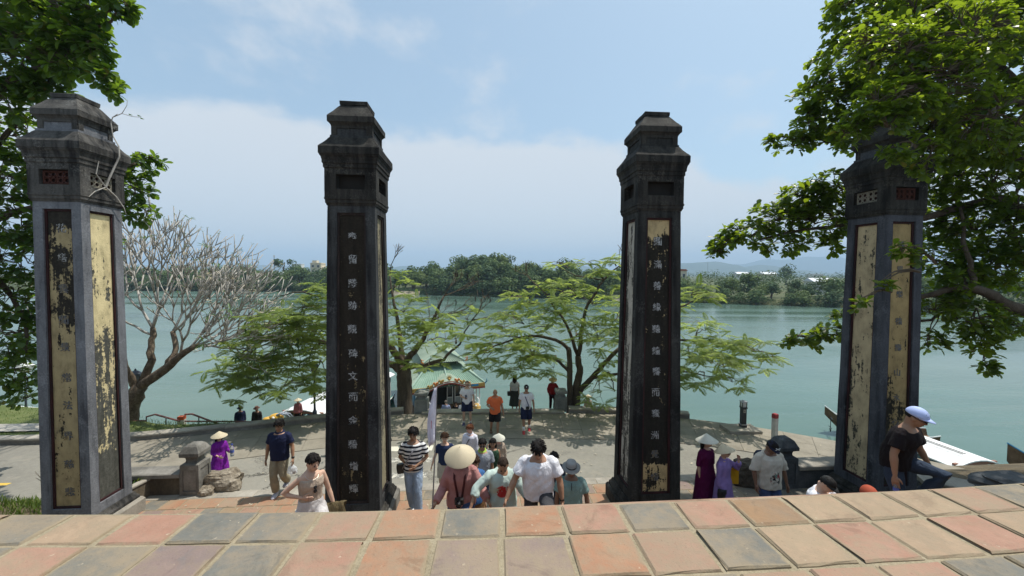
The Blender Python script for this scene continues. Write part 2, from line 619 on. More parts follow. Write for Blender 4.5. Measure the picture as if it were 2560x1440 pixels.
def road_mat():
    t = NT('asphalt')
    a = t.noise(.35, None, 5, .6)
    b = t.noise(9, None, 6, .7)
    g = t.noise(120, None, 2, .6)
    col = t.ramp(t.ma('ADD', t.ma('MULTIPLY', a, .55), t.ma('MULTIPLY', b, .45)), [(.3, (.165, .155, .130)), (.5, (.225, .212, .178)), (.7, (.27, .255, .215))])
    col = t.mix(t.step(g, .55, .75, 0, .5), col, (.30, .29, .26))
    col = t.mix(t.step(t.noise(.8, t.co((1, 3, 1)), 4, .6, 1.0), .6, .75, 0, .35), col, (.09, .088, .08))
    cr = t.voro(.45, t.vm('ADD', t.co(), t.vm('SCALE', (1, 1, 0), None, t.ma('MULTIPLY', b, .9))), 'DISTANCE_TO_EDGE')
    col = t.mix(t.ma('MULTIPLY', t.step(cr, .018, .004), t.step(a, .42, .58)), col, (.07, .066, .056))
    col = t.mix(t.step(t.noise(1.7, t.vm('ADD', t.co(), (9.0, 3.0, 0)), 6, .68), .55, .68, 0, .4), col, (.30, .27, .215))
    t.bump(g, .4, .01)
    return t.fin(col, .9, .25)
ASPH = road_mat()
xs = [-60, -40, -30, -24, -20, -17.7] + [x * .5 for x in range(-35, 52)]
pts = [Vector((x, (edge_y(x - .6) + edge_y(x) * 2 + edge_y(x + .6)) / 4, 0)) for x in xs]
m = MB()
m.grid([[(p.x, -3 if abs(p.x) > 12 else 6.3, ROAD) for p in pts], [(p.x, p.y + .02, ROAD) for p in pts]])
road = kind(m.build('road', ASPH), 'structure')

PAVE = stone('paving_stone', [(.28, (.16, .14, .11)), (.5, (.24, .215, .17)), (.72, (.31, .275, .22))], 1.3, fine=14, bump=.4, rnd=25)
pave = kind(thing('pavement', '', ''), 'structure')
for _k in ('label', 'category'): del pave[_k]
def lay_pavement():
    rnd = random.Random(5)
    pts = edge_pts(-13, 15.5, .75)
    for i in range(len(pts) - 1):
        n0, n1 = edge_nrm(pts, i), edge_nrm(pts, i + 1)
        for r in range(3):
            d0, d1 = .02 + r * .85, .02 + (r + 1) * .85 - .010
            g = (pts[i + 1] - pts[i]).normalized() * .005
            a, b = pts[i] + g, pts[i + 1] - g
            q = [a - n0 * d1, b - n1 * d1, b - n1 * d0, a - n0 * d0]
            z = ROAD + .018 + rnd.uniform(-.004, .004)
            c = sum(q, Vector()) / 4
            mb = MB()
            mb.add([(v.x - c.x, v.y - c.y, -.05) for v in q] + [(v.x - c.x, v.y - c.y, 0) for v in q], [(4, 5, 6, 7), (0, 1, 5, 4), (1, 2, 6, 5), (2, 3, 7, 6), (3, 0, 4, 7)])
            o = mb.build('paving_slab', PAVE, pave)
            o.location = (c.x, c.y, z)
lay_pavement()

# painted road marks
def paint_mat(name, c, worn):
    t = NT(name)
    f = t.ma('ADD', t.ma('MULTIPLY', t.noise(5, None, 6, .65), .6), t.ma('MULTIPLY', t.noise(30, None, 4, .7), .4))
    col = t.mix(t.step(f, worn - .05, worn + .07), (.17, .165, .15), c)
    t.bump(t.noise(120, None, 2), .3, .01)
    return t.fin(col, .8, .25)
PW, PWORN, PYEL = paint_mat('road_paint', (.60, .57, .48), .37), paint_mat('worn_road_paint', (.56, .53, .45), .52), paint_mat('yellow_road_paint', (.62, .42, .08), .35)
for (x0, y0, x1, y1, th, mt) in ((930, 1072, 1130, 1070, .36, PW), (950, 1094, 1138, 1092, .38, PW), (940, 1123, 1082, 1120, .36, PW), (1090, 1124, 1103, 1123, .25, PWORN), (935, 1152, 1085, 1148, .34, PWORN), (960, 1190, 1068, 1187, .3, PWORN), (-160, 1214, 22, 1211, .12, PYEL)):
    a, b = on(x0, y0, ROAD), on(x1, y1, ROAD)
    d = (b - a)
    L = d.length
    m = MB()
    rr = random.Random(int(x0))
    top = [(i / 8 * L, th / 2 + rr.uniform(-.02, .02)) for i in range(9)]
    bo = [(i / 8 * L, -th / 2 + rr.uniform(-.02, .02)) for i in range(9)]
    m.grid([[(x, y, 0) for x, y in bo], [(x, y, 0) for x, y in top]])
    o = m.build('road_stripe', mt, road)
    o.location = (a.x, a.y, ROAD + .005)
    o.rotation_euler = (0, 0, math.atan2(d.y, d.x))

# earth banks either side of the stairs
SOIL = stone('bank_soil', [(.3, (.05, .04, .025)), (.5, (.11, .085, .05)), (.7, (.17, .13, .08))], 2.2, fine=25, fmix=.4, bump=.8, bdist=.04)
def bank(a0, a1, name, prof=None):
    prof = prof or [(2.3, -.5), (3.6, -1.2), (5.2, -2.3), (6.8, -3.2), (8.2, -3.5), (9.2, -3.6), (10.0, -3.95), (10.6, ROAD + .02), (11.2, ROAD - .2)]
    n = 26
    rows = []
    for b, z in prof:
        row = []
        for i in range(n + 1):
            a = a0 + (a1 - a0) * i / n
            w = mnoise.noise(Vector((a * .9, b * .9, 3))) * .14
            p = P(a, b, z + (w if 2.5 < b < 10.3 else 0))
            row.append(p)
        rows.append(row)
    m = MB()
    m.grid(rows)
    o = kind(m.build(name, SOIL, smooth=True), 'structure')
    return o
bank(-34, -7.9, 'earth_bank')
bank(8.1, 24, 'earth_bank')
SIDE_P = [(2.3, -.5), (3.6, -1.2), (5.2, -2.2), (6.3, -3.1), (7.0, -3.8)]
bank(5.5, 8.15, 'earth_bank', SIDE_P)
bank(-7.95, -5.1, 'earth_bank', SIDE_P)

# the quay slope, verge and river steps beyond the road
CONC = stone('quay_concrete', [(.3, (.12, .11, .095)), (.5, (.24, .22, .19)), (.72, (.34, .31, .27))], .8, fine=10, bump=.3)
GRASSG = stone('grass_ground', [(.3, (.055, .075, .02)), (.5, (.10, .125, .035)), (.72, (.17, .17, .07))], 1.8, fine=30, fmix=.45, bump=.8)
pts = [p for p in edge_pts(-60, 26, .8)]
m = MB()
m.grid([[(p.x, p.y, ROAD - .01) for p in pts], [tuple(p + edge_nrm(pts, i) * .5 + Vector((0, 0, ROAD - .25))) for i, p in enumerate(pts)], [tuple(p + edge_nrm(pts, i) * 2.3 + Vector((0, 0, -7.4))) for i, p in enumerate(pts)], [tuple(p + edge_nrm(pts, i) * 5 + Vector((0, 0, -9.6))) for i, p in enumerate(pts)]])
kind(m.build('quay_slope', CONC), 'structure')
# grass verge at the left, between the road's low wall and the river
def verge_w(x):
    return float(np.interp(-x, [9.0, 11.0, 13.5, 17.5, 24], [.25, .7, 1.3, 3.0, 4.2]))
vp = [p for p in edge_pts(-60, -9.0, .8)]
m = MB()
rows = []
for f, dd, z in ((0, .40, ROAD + .03), (.3, .40, ROAD + .05), (.6, .40, ROAD + .04), (1, .40, ROAD - .0), (1, .7, ROAD - .25), (1, 1.6, -6.2), (1, 3.2, -9.5)):
    rows.append([tuple(p + edge_nrm(vp, i) * (dd + f * verge_w(p.x)) + Vector((0, 0, z + .04 * mnoise.noise(p * .7 + Vector((f, 0, 0)))))) for i, p in enumerate(vp)])
m.grid(rows)
kind(m.build('grass_verge', GRASSG, smooth=True), 'structure')
PATH = stone('path_concrete', [(.3, (.26, .24, .2)), (.6, (.40, .37, .32)), (.8, (.48, .45, .4))], .8, fine=16, bump=.2)
vq = [p for p in edge_pts(-60, -15.2, .8)]
m = MB()
m.grid([[tuple(p + edge_nrm(vq, i) * d + Vector((0, 0, ROAD + .10))) for i, p in enumerate(vq)] for d in (1.0, 1.75)])
m.build('path', PATH)
kind(bpy.data.objects['path'], 'structure')
# river steps in the middle and the landing
rs = kind(thing('river_steps', '', ''), 'structure')
for _k in ('label', 'category'): del rs[_k]
for k in range(22):
    z = ROAD - .17 * (k + 1)
    y0 = 16.45 + .29 * k
    m = MB()
    m.box((-.9, y0 + .145, z - .3), (5.3, .29, .6))
    m.build('step', CONC, rs)
m = MB()
m.box((-.9, 24.4, ROAD - .17 * 22 - .9), (9, 2.2, 1.6))
m.build('landing', CONC, rs)
m = MB()
m.box((-8.5, 19.5, -7.35), (7.5, 3.2, 2.0))
m.build('landing', CONC, rs)

# river
def water_mat():
    t = NT('river_water')
    co = t.co((1, 1, 1))
    w1 = t.noise(.55, t.co((.55, 1.5, 1)), 4, .55, .3)
    w2 = t.noise(2.6, t.co((.6, 1.4, 1)), 3, .55, .5)
    w3 = t.noise(.05, t.co((.5, 1.8, 1)), 3, .6, .6)
    h = t.ma('ADD', t.ma('ADD', t.ma('MULTIPLY', w1, .6), t.ma('MULTIPLY', w2, .28)), t.ma('MULTIPLY', w3, .7))
    pt = t.noise(.018, t.co((.35, 1.6, 1)), 4, .6, 1.2)
    t.bump(t.ma('MULTIPLY', h, t.step(pt, .38, .62, .45, 1.5)), .25, .26)
    col = t.ramp(w3, [(.35, (.072, .128, .100)), (.65, (.098, .158, .124))])
    m = t.fin(col, t.step(pt, .36, .64, .05, .24), .5)
    t.b.inputs['IOR'].default_value = 1.33
    return m
m = MB()
m.grid([[(x, y, WATER) for x in (-900, -200, 0, 200, 900)] for y in (6, 60, 150, 330)])
kind(m.build('river', water_mat()), 'structure')

# far bank, plain and hills
SHORE = [(-900, 250), (-202, 205), (-111, 209), (-80, 200), (-54.7, 190), (-5, 172.5), (42, 156), (67.5, 143), (104, 127), (150, 114), (230, 98), (500, 60)]
def shore_y(x):
    for (x0, y0), (x1, y1) in zip(SHORE, SHORE[1:]):
        if x0 <= x <= x1:
            return y0 + (y1 - y0) * (x - x0) / (x1 - x0)
    return 60
def far_z(x, d):
    z = WATER - .6 + min(d, 6) / 6 * 2.2 + min(max(d - 6, 0), 60) * .02
    k = math.exp(-((x + 16) / 32) ** 2) * math.exp(-((d - 45) / 30) ** 2)
    return z + 6.0 * k
FARG = stone('far_ground', [(.3, (.035, .05, .018)), (.5, (.07, .085, .03)), (.7, (.14, .12, .06))], .08, fine=.6, bump=.2)
xsf = [-900, -600, -400, -300, -250] + list(range(-220, 241, 10)) + [300, 400, 500]
ds = [-3, 0, 2, 6, 12, 25, 40, 60, 90, 150, 400, 1200, 3500]
m = MB()
m.grid([[(x * (1 + d / 300 if d > 60 else 1.0), shore_y(x) + d, far_z(x, d) if d >= 0 else WATER - 1.5) for x in xsf] for d in ds])
kind(m.build('far_bank', FARG, smooth=True), 'structure')

HILL = stone('hill_forest', [(.3, (.03, .05, .025)), (.5, (.05, .075, .035)), (.7, (.08, .10, .05))], .006, fine=.03, fmix=.4, bump=.0)
def hill(prof, Y, name, depth=900):
    """prof: (px, py) silhouette of a ridge at distance Y"""
    n = 70
    top = []
    for i in range(n + 1):
        px = prof[0][0] + (prof[-1][0] - prof[0][0]) * i / n
        for (x0, y0), (x1, y1) in zip(prof, prof[1:]):
            if x0 <= px <= x1:
                f = (px - x0) / (x1 - x0)
                f = f * f * (3 - 2 * f)
                py = y0 + (y1 - y0) * f
                break
        p = at(px, py, Y)
        p.z += mnoise.fractal(Vector((px * .013, Y * .001, 1)), 1, 2, 5) * Y * .0022
        top.append(p)
    rows = []
    for k, (dy, hz) in enumerate(((-1, 0), (-.7, .22), (-.45, .5), (-.2, .84), (0, 1), (.3, .8), (1, 0))):
        row = []
        for i, p in enumerate(top):
            z = (p.z + 8) * hz - 8
            if 0 < k < 4:
                z += mnoise.fractal(Vector((p.x * .004, dy * 5, 2)), 1, 2, 4) * (p.z + 8) * .16
            row.append((p.x, p.y + dy * depth, z))
        rows.append(row)
    m = MB()
    m.grid(rows)
    kind(m.build(name, HILL, smooth=True), 'structure')
hill([(1500, 690), (1620, 665), (1720, 658), (1790, 654), (1850, 668), (1900, 662), (1960, 672), (2040, 682), (2100, 688), (2250, 692)], 4200, 'near_hills')
hill([(1560, 690), (1720, 662), (1850, 660), (1920, 648), (1960, 650), (2020, 642), (2080, 641), (2150, 655), (2250, 650), (2400, 668), (2600, 690)], 6500, 'far_hills')
hill([(880, 684), (950, 676), (1010, 664), (1080, 670), (1180, 676), (1290, 672), (1380, 664), (1440, 662), (1500, 672), (1580, 684)], 5200, 'middle_hills')
hill([(-200, 680), (100, 668), (420, 664), (620, 662), (800, 668), (900, 680)], 5600, 'left_hills')
# ================================================================ pillars
def pil_stone(name, base, dark, dmin, dmax, light=None):
    t = NT(name)
    big = t.noise(1.1, t.co((1, 1, .45)), 7, .62)
    streak = t.noise(7, t.co((1, 1, .09)), 5, .6)
    fine = t.noise(26, None, 6, .65)
    col = t.ramp(t.ma('ADD', t.ma('MULTIPLY', fine, .45), t.ma('MULTIPLY', t.noise(3.4, t.co((1, 1, .35)), 7, .62, .6), .55)), [(.3, sc3(base, .55)), (.5, base), (.7, sc3(base, 1.45))])
    k = t.ma('ADD', t.ma('MULTIPLY', big, .55), t.ma('MULTIPLY', streak, .45))
    col = t.mix(t.step(k, dmin, dmax), dark, col)
    if light:
        col = t.mix(t.step(t.ma('ADD', t.ma('MULTIPLY', t.noise(2.6, None, 6, .6), .6), t.ma('MULTIPLY', fine, .4)), .53, .66, 0, .75), col, light)
    t.bump(t.ma('ADD', fine, t.ma('MULTIPLY', big, .6)), .55, .02)
    return t.fin(col, .88, .22)

def panel_mat(name, plaster, under, stops, lo=.46, hi=.53, sc=2.6, stretch=(1, 1, .55)):
    """weathered limewash: stops give how much plaster is left over the height (0 bottom .. 1 top)"""
    t = NT(name)
    sep = t.n('ShaderNodeSeparateXYZ')
    t.t.links.new(t.co(), sep.inputs[0])
    hgt = t.ma('DIVIDE', sep.outputs[2], 7.35)
    keep = t.ramp(hgt, stops)
    a = t.noise(sc, t.co(stretch), 9, .68, .25)
    b = t.noise(sc * 5, None, 6, .65)
    st = t.noise(13, t.co((1, 1, .07)), 4, .6)
    f = t.ma('ADD', t.ma('ADD', t.ma('ADD', t.ma('MULTIPLY', a, .95), t.ma('MULTIPLY', b, .45)), t.ma('MULTIPLY', st, .5)), t.ma('SUBTRACT', keep, .95))
    pl = t.ramp(t.noise(4.5, t.co((1, 1, .6)), 7, .65), [(.3, sc3(plaster, .62)), (.5, plaster), (.72, sc3(plaster, 1.25))])
    un = t.ramp(t.ma('ADD', t.ma('MULTIPLY', t.noise(9, t.co((1, 1, .2)), 6, .6), .5), t.ma('MULTIPLY', b, .5)), [(.3, sc3(under, .45)), (.5, under), (.75, sc3(under, 2.0))])
    mask = t.step(f, lo, hi)
    col = t.mix(mask, un, pl)
    t.bump(t.ma('ADD', t.ma('MULTIPLY', mask, .5), t.noise(30, None, 5, .6)), .5, .015)
    return t.fin(col, .88, .2)

def worn_mat(name, c, under, lo):
    t = NT(name)
    f = t.ma('ADD', t.ma('MULTIPLY', t.noise(16, None, 6, .7), .6), t.ma('MULTIPLY', t.noise(55, None, 4, .7), .4))
    col = t.mix(t.step(f, lo, lo + .09), under, t.ramp(t.noise(40, None, 3), [(.3, sc3(c, .7)), (.7, sc3(c, 1.25))]))
    t.bump(f, .5, .01)
    return t.fin(col, .7, .3)

RED_TRIM = stone('red_trim', [(.3, (.03, .012, .012)), (.5, (.075, .02, .022)), (.7, (.13, .05, .045))], 4, (1, 1, .3), fine=30)
DARK_TRIM = stone('dark_trim', [(.3, (.012, .010, .010)), (.5, (.03, .022, .02)), (.7, (.07, .05, .045))], 4, (1, 1, .3), fine=30)
DRED_TRIM = stone('dark_red_trim', [(.35, (.014, .010, .010)), (.55, (.04, .014, .014)), (.75, (.10, .03, .03))], 4, (1, 1, .3), fine=30)
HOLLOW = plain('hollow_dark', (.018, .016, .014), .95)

def glyph_mesh(ch, size, ext=.006):
    cu = bpy.data.curves.new('glyph', 'FONT')
    cu.body = ch
    cu.extrude = ext
    cu.resolution_u = 2
    cu.offset = .012
    o = bpy.data.objects.new('glyph_tmp', cu)
    COL.objects.link(o)
    dg = bpy.context.evaluated_depsgraph_get()
    me = bpy.data.meshes.new_from_object(o.evaluated_get(dg))
    bpy.data.objects.remove(o)
    bpy.data.curves.remove(cu)
    n = len(me.vertices)
    co = np.empty(n * 3)
    me.vertices.foreach_get('co', co)
    co = co.reshape(-1, 3)
    if n:
        c = (co.min(0) + co.max(0)) / 2
        c[2] = 0
        co -= c
        ext_xy = max(co[:, 0].max() - co[:, 0].min(), co[:, 1].max() - co[:, 1].min(), .01)
        co[:, :2] *= size / ext_xy
    me.vertices.foreach_set('co', co.ravel())
    me.update()
    return me

def sq_ring(h, z, w=0.0, seg=1):
    pts = []
    for a, b in (((-1, -1), (1, -1)), ((1, -1), (1, 1)), ((1, 1), (-1, 1)), ((-1, 1), (-1, -1))):
        for i in range(seg):
            t = i / seg
            pts.append(Vector((h * (a[0] + (b[0] - a[0]) * t), h * (a[1] + (b[1] - a[1]) * t), z)))
    return pts

def sq_loft(prof, name, mat, parent, seed=0, seg=8, wob=.006):
    rings = []
    for h, z in prof:
        r = sq_ring(h, z, seg=seg)
        rings.append([p + Vector((mnoise.noise(p * 5 + Vector((seed, 0, 0))), mnoise.noise(p * 5 + Vector((0, seed, 0))), mnoise.noise(p * 5 + Vector((0, 0, seed))))) * wob for p in r])
    m = MB()
    m.loft(rings)
    return m.build(name, mat, parent)

def side_m(s):
    return Matrix.Rotation(s * math.pi / 2, 4, 'Z')   # side 0 faces -Y, 1 faces +X, 2 +Y, 3 -X

def framed(parent, name, mat, h0, h1, z0, z1, u, zb, zt, inset, seed, nseg=22):
    """four faces with a sunk field: stiles and rails as real relief"""
    m = MB()
    def hw(z):
        return h0 + (h1 - h0) * (z - z0) / (z1 - z0)
    zs = [z0 + (zb - z0) * i / 2 for i in range(2)] + [zb + (zt - zb) * i / nseg for i in range(nseg + 1)] + [zt + (z1 - zt) * (i + 1) / 2 for i in range(2)]
    for s in range(4):
        M = side_m(s)
        us = [-1, -.995 + .06, -u, u, .995 - .06, 1]
        rows = []
        for z in zs:
            row = []
            for k, uu in enumerate(us):
                w = hw(z)
                p = Vector((uu * w, -w, z))
                q = M @ p
                nn = Vector((mnoise.noise(q * 4.3 + Vector((seed, 1, 0))), mnoise.noise(q * 4.3 + Vector((0, seed, 2))), 0)) * .005
                row.append(q + nn)
            rows.append(row)
        n = len(us)
        vs = [p for r in rows for p in r]
        fs = []
        for i in range(len(zs) - 1):
            for j in range(n - 1):
                if j == 2 and zb - 1e-6 <= zs[i] and zs[i + 1] <= zt + 1e-6:
                    continue
                fs.append((i * n + j, i * n + j + 1, (i + 1) * n + j + 1, (i + 1) * n + j))
        m.add(vs, fs)
        # reveals
        ib, it = zs.index(min(zs, key=lambda z: abs(z - zb))), zs.index(min(zs, key=lambda z: abs(z - zt)))
        inn = (M @ Vector((0, inset, 0)))
        for i in range(ib, it):
            for k in (2, 3):
                a, b = rows[i][k], rows[i + 1][k]
                m.add([a, b, b + inn, a + inn], [(0, 1, 2, 3)])
        for i in (ib, it):
            a, b = rows[i][2], rows[i][3]
            m.add([a, b, b + inn, a + inn], [(0, 1, 2, 3)])
    for z, h in ((z0, h0), (z1, h1)):
        r = sq_ring(h, z)
        m.add(r, [(0, 1, 2, 3)])
    return m.build(name, mat, parent)

def pillar(corner_px, side, Y, hb, ht, label, stone_m, cap_m, panels, chars, char_mats, lattice, seed, char_u=0.0, trim=None, plinth_m=None):
    """corner_px: x of the front corner next to the middle at eye height; side +1: that corner is the right one"""
    S = .857
    c = at(corner_px, 690, Y * S)
    he = hb + (ht - hb) * (EYE - (TER + .3)) / (EYE + 1.55 - (TER + .3))
    ctr = Vector((c.x, c.y, 0)) + (Vector((-RY, RX, 0)) - Vector((RX, RY, 0)) * side) * he * S
    t = thing('gate_pillar', label, 'pillar', (ctr.x, ctr.y, TER), TH, 'four tall gate pillars above the stairs')
    t.scale = (S, S, S)
    Z = lambda rel: ((rel if rel < 1.5 else 1.5 + (rel - 1.5) * .955) + (EYE - TER) / S)      # heights were measured from the eye
    k = ht / .52
    sq_loft([(hb + .17, 0), (hb + .17, .30), (hb + .15, .33), (hb + .13, .36)], 'plinth', plinth_m or cap_m, t, seed)
    sq_loft([(hb + .10, .36), (hb + .10, .42), (hb + .06, .47), (hb + .03, .54)], 'base_moulding', cap_m, t, seed + 1)
    z0, z1 = .53, Z(1.52)
    zb, zt = .74, Z(1.36)
    u = .60
    framed(t, 'shaft', stone_m, hb, ht, z0, z1, u, zb, zt, .075, seed)
    hw = lambda z: hb + (ht - hb) * (z - z0) / (z1 - z0)
    for s in range(4):
        M = side_m(s)
        # sunk panel
        rows = []
        for i in range(25):
            z = zb + (zt - zb) * i / 24
            w = hw(z)
            rows.append([M @ Vector((x * u * w, -w + .068, z)) for x in (-1, -.5, 0, .5, 1)])
        m = MB()
        m.grid(rows)
        pm = panels[s]
        m.build('panel', pm, t)
        # red moulding round it
        m = MB()
        for x0, x1 in ((-1, -.86), (.86, 1)):
            rows = []
            for dy in (.0, 1):
                pass
            for i in range(13):
                z = zb + (zt - zb) * i / 12
                w = hw(z)
                xa, xb = x0 * u * w, x1 * u * w
                rows.append([M @ Vector((xa, -w + .066, z)), M @ Vector((xa, -w + .035, z)), M @ Vector((xb, -w + .035, z)), M @ Vector((xb, -w + .066, z))])
            m.grid(rows)
        for z in (zb, zt - .05):
            w = hw(z)
            a = u * w * .86
            rows = [[M @ Vector((x, -w + .066, z)), M @ Vector((x, -w + .036, z)), M @ Vector((x, -w + .036, z + .05)), M @ Vector((x, -w + .066, z + .05))] for x in (-a, a)]
            m.grid(rows)
        m.build('panel_trim', trim or RED_TRIM, t)
    # characters down the front
    n = len(chars)
    rnd = random.Random(seed)
    for i, chs in enumerate(chars):
        z = Z(chs[1])
        w = hw(z)
        me = glyph_mesh(chs[0], .228 * k * (chs[2] if len(chs) > 2 else 1))
        me.materials.append(char_mats[chs[3] if len(chs) > 3 else 0])
        o = put('character', me, t, (char_u + rnd.uniform(-.012, .012), -w + .064, z), (R(90), 0, rnd.uniform(-.03, .03)))
    # head of the pillar
    h = ht
    sq_loft([(h + .015, Z(1.52)), (h + .02, Z(1.55)), (h + .04, Z(1.58)), (h + .04, Z(1.64)), (h + .055, Z(1.66)), (h + .055, Z(1.70))], 'collar_moulding', cap_m, t, seed + 2)
    framed(t, 'frieze', cap_m, h + .045, h + .045, Z(1.70), Z(2.38), .56, Z(1.90), Z(2.24), .12 if lattice else .17, seed + 3, 4)
    for s in range(4):
        M = side_m(s)
        m = MB()
        w = h + .045
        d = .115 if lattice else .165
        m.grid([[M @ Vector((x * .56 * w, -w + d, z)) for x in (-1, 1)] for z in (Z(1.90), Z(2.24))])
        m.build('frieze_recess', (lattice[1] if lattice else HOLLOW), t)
        if lattice:
            for sx in (-1, 1):
                mm = MB()
                cx, cz, q = sx * .26 * w, Z(2.07), .135
                for ax, az in ((-1, -1), (1, -1), (1, 1), (-1, 1)):
                    pts = []
                    for i in range(11):
                        an = math.atan2(az, ax) + math.pi + (i - 5) * .62
                        pts.append(M @ Vector((cx + ax * q * .48 + math.cos(an) * q * .40, -w + .075, cz + az * q * .48 + math.sin(an) * q * .40)))
                    mm.tube(pts, .014, 5)
                for a0, a1 in (((-q, -q), (q, -q)), ((q, -q), (q, q)), ((q, q), (-q, q)), ((-q, q), (-q, -q))):
                    mm.tube([M @ Vector((cx + a0[0], -w + .075, cz + a0[1])), M @ Vector((cx + a1[0], -w + .075, cz + a1[1]))], .017, 4)
                mm.ball(M @ Vector((cx, -w + .075, cz)), .03, 5)
                mm.build('lattice_tile', lattice[0][s], t)
    sq_loft([(h + .05, Z(2.38)), (h + .065, Z(2.40)), (h + .065, Z(2.48)), (h + .085, Z(2.50)), (h + .085, Z(2.56)), (h + .10, Z(2.63)), (h + .125, Z(2.67)), (h + .125, Z(2.69)), (h + .14, Z(2.70)), (h + .14, Z(2.86))], 'cornice', cap_m, t, seed + 4)
    sq_loft([(h + .14, Z(2.86)), (h + .115, Z(2.90)), (h + .06, Z(2.97)), (h + .005, Z(3.05)), (h - .03, Z(3.11)), (h - .045, Z(3.13))], 'lower_roof', cap_m, t, seed + 5)
    sq_loft([(h - .05, Z(3.13)), (h - .05, Z(3.18)), (h - .085, Z(3.19)), (h - .09, Z(3.40))], 'neck', stone_m, t, seed + 6)
    for s in range(4):
        M = side_m(s)
        m = MB()
        w = h - .085
        for sx in (-1, 1):
            m.box(M @ Vector((sx * (w - .055), -w - .004, Z(3.295))), (.11, .03, .20) if s % 2 == 0 else (.03, .11, .20))
        m.box(M @ Vector((0, -w - .004, Z(3.375))), (2 * w - .23, .03, .045) if s % 2 == 0 else (.03, 2 * w - .23, .045))
        m.build('neck_frame', cap_m, t)
    sq_loft([(h - .07, Z(3.40)), (h - .06, Z(3.43)), (h - .03, Z(3.47)), (h - .005, Z(3.49)), (h - .005, Z(3.62))], 'upper_cornice', cap_m, t, seed + 7)
    sq_loft([(h - .005, Z(3.62)), (h - .035, Z(3.67)), (h - .10, Z(3.76)), (h - .17, Z(3.87)), (h - .235, Z(3.965))], 'upper_roof', cap_m, t, seed + 8)
    sq_loft([(h - .215, Z(3.965)), (h - .21, Z(4.05)), (h - .22, Z(4.06))], 'finial_slab', cap_m, t, seed + 9)
    return t

CAP1 = pil_stone('weathered_cap_grey', (.085, .08, .072), (.014, .0135, .013), .38, .58, (.17, .165, .15))
CAP2 = pil_stone('weathered_cap_black', (.045, .042, .036), (.009, .0085, .008), .40, .60, (.085, .08, .068))
S1 = pil_stone('grey_render', (.155, .16, .172), (.045, .046, .052), .34, .52, (.25, .255, .27))
S2 = pil_stone('black_render', (.05, .052, .052), (.010, .010, .011), .38, .58, (.095, .097, .10))
S3 = pil_stone('black_render_moss', (.036, .036, .033), (.009, .009, .009), .40, .60, (.07, .07, .066))
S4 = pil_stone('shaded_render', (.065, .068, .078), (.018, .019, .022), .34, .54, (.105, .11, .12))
YEL, CRM = (.50, .36, .15), (.58, .46, .24)
P1F = panel_mat('ochre_panel', (.38, .30, .16), (.03, .026, .02), [(0, .66), (.45, .60), (.64, .62), (.71, .36), (.79, .52), (.86, .46), (.93, .58), (1, .25)], sc=3.4)
P1R = panel_mat('pale_yellow_panel', (.62, .52, .29), (.075, .075, .063), [(0, .34), (.18, .34), (.26, .46), (.34, .40), (.50, .47), (.60, .46), (.70, .58), (.78, .52), (.88, .64), (1, .72)], sc=2.6, stretch=(1, 1, .42))
P2F = panel_mat('black_brown_panel', (.22, .17, .09), (.022, .018, .013), [(0, .34), (.1, .40), (.2, .33), (.45, .36), (.5, .30), (1, .26)], sc=5)
P2R = panel_mat('grey_olive_panel', (.26, .23, .15), (.06, .056, .044), [(0, .55), (1, .5)], sc=3, stretch=(1, 1, .18))
P3F = panel_mat('black_panel_with_cream', (.47, .36, .19), (.02, .018, .014), [(0, .50), (.08, .54), (.14, .50), (.195, .58), (.21, .26), (.5, .28), (.8, .33), (.94, .38), (.965, .60), (1, .66)], sc=4)
P3L = panel_mat('pale_grey_panel', (.40, .37, .31), (.06, .055, .045), [(0, .46), (.4, .46), (.8, .56), (1, .6)], sc=3.2, stretch=(1, 1, .25))
P4F = panel_mat('dull_ochre_panel', (.36, .26, .12), (.03, .026, .018), [(0, .40), (.35, .44), (.45, .58), (1, .66)])
P4L = panel_mat('mottled_ochre_panel', (.44, .35, .21), (.06, .055, .04), [(0, .56), (.5, .55), (.7, .60), (1, .57)], sc=2.8)
CH_GREY = worn_mat('mosaic_grey', (.36, .37, .37), (.03, .027, .022), .43)
CH_DARK = worn_mat('mosaic_slate', (.10, .11, .125), (.20, .155, .085), .44)
CH_PALE = worn_mat('mosaic_pale', (.34, .34, .33), (.05, .045, .035), .46)
LAT_PALE = plain('lattice_pale', (.22, .20, .155), .85)
LAT_RED = plain('lattice_red', (.065, .022, .014), .85)
REC_RED = plain('recess_red_brown', (.035, .014, .011), .9)

def zrel(py, Y=8.95, h=684):
    return (h - py) / F * Y
p1 = pillar(208, 1, 8.62, .515, .485, 'grey pillar with peeling yellow panels and a bare vine climbing over its head', S1, CAP1, [P1F, P1R, P1F, P1R],
       [(c, zrel(y, 8.7, 678), .95, mi) for c, y, mi in (('花', 572, 1), ('塔', 645, 1), ('雲', 722, 0), ('聞', 800, 0), ('景', 868, 0), ('常', 945, 0), ('法', 1015, 0), ('界', 1093, 0), ('慈', 1165, 0), ('悲', 1236, 0))],
       [CH_DARK, CH_PALE], ([LAT_RED, LAT_PALE, LAT_RED, LAT_PALE], REC_RED), 3, char_u=.02, trim=DRED_TRIM, plinth_m=PALE_STONE)
p2 = pillar(940, 1, 8.92, .618, .522, 'black pillar with white characters on a wholly dark panel beside the striped shirt', S2, CAP2, [P2F, P2R, P2F, P2R],
       [(c, zrel(y, 8.95, 682), .9) for c, y in (('奉', 592), ('留', 648), ('勝', 708), ('跡', 764), ('觀', 823), ('碑', 884), ('文', 941), ('而', 994), ('金', 1053), ('碧', 1114), ('增', 1170), ('輝', 1228))],
       [CH_GREY], None, 17, char_u=.0, trim=DARK_TRIM, plinth_m=OLD_STONE)  # sunlight on this plinth is put into its paler stone
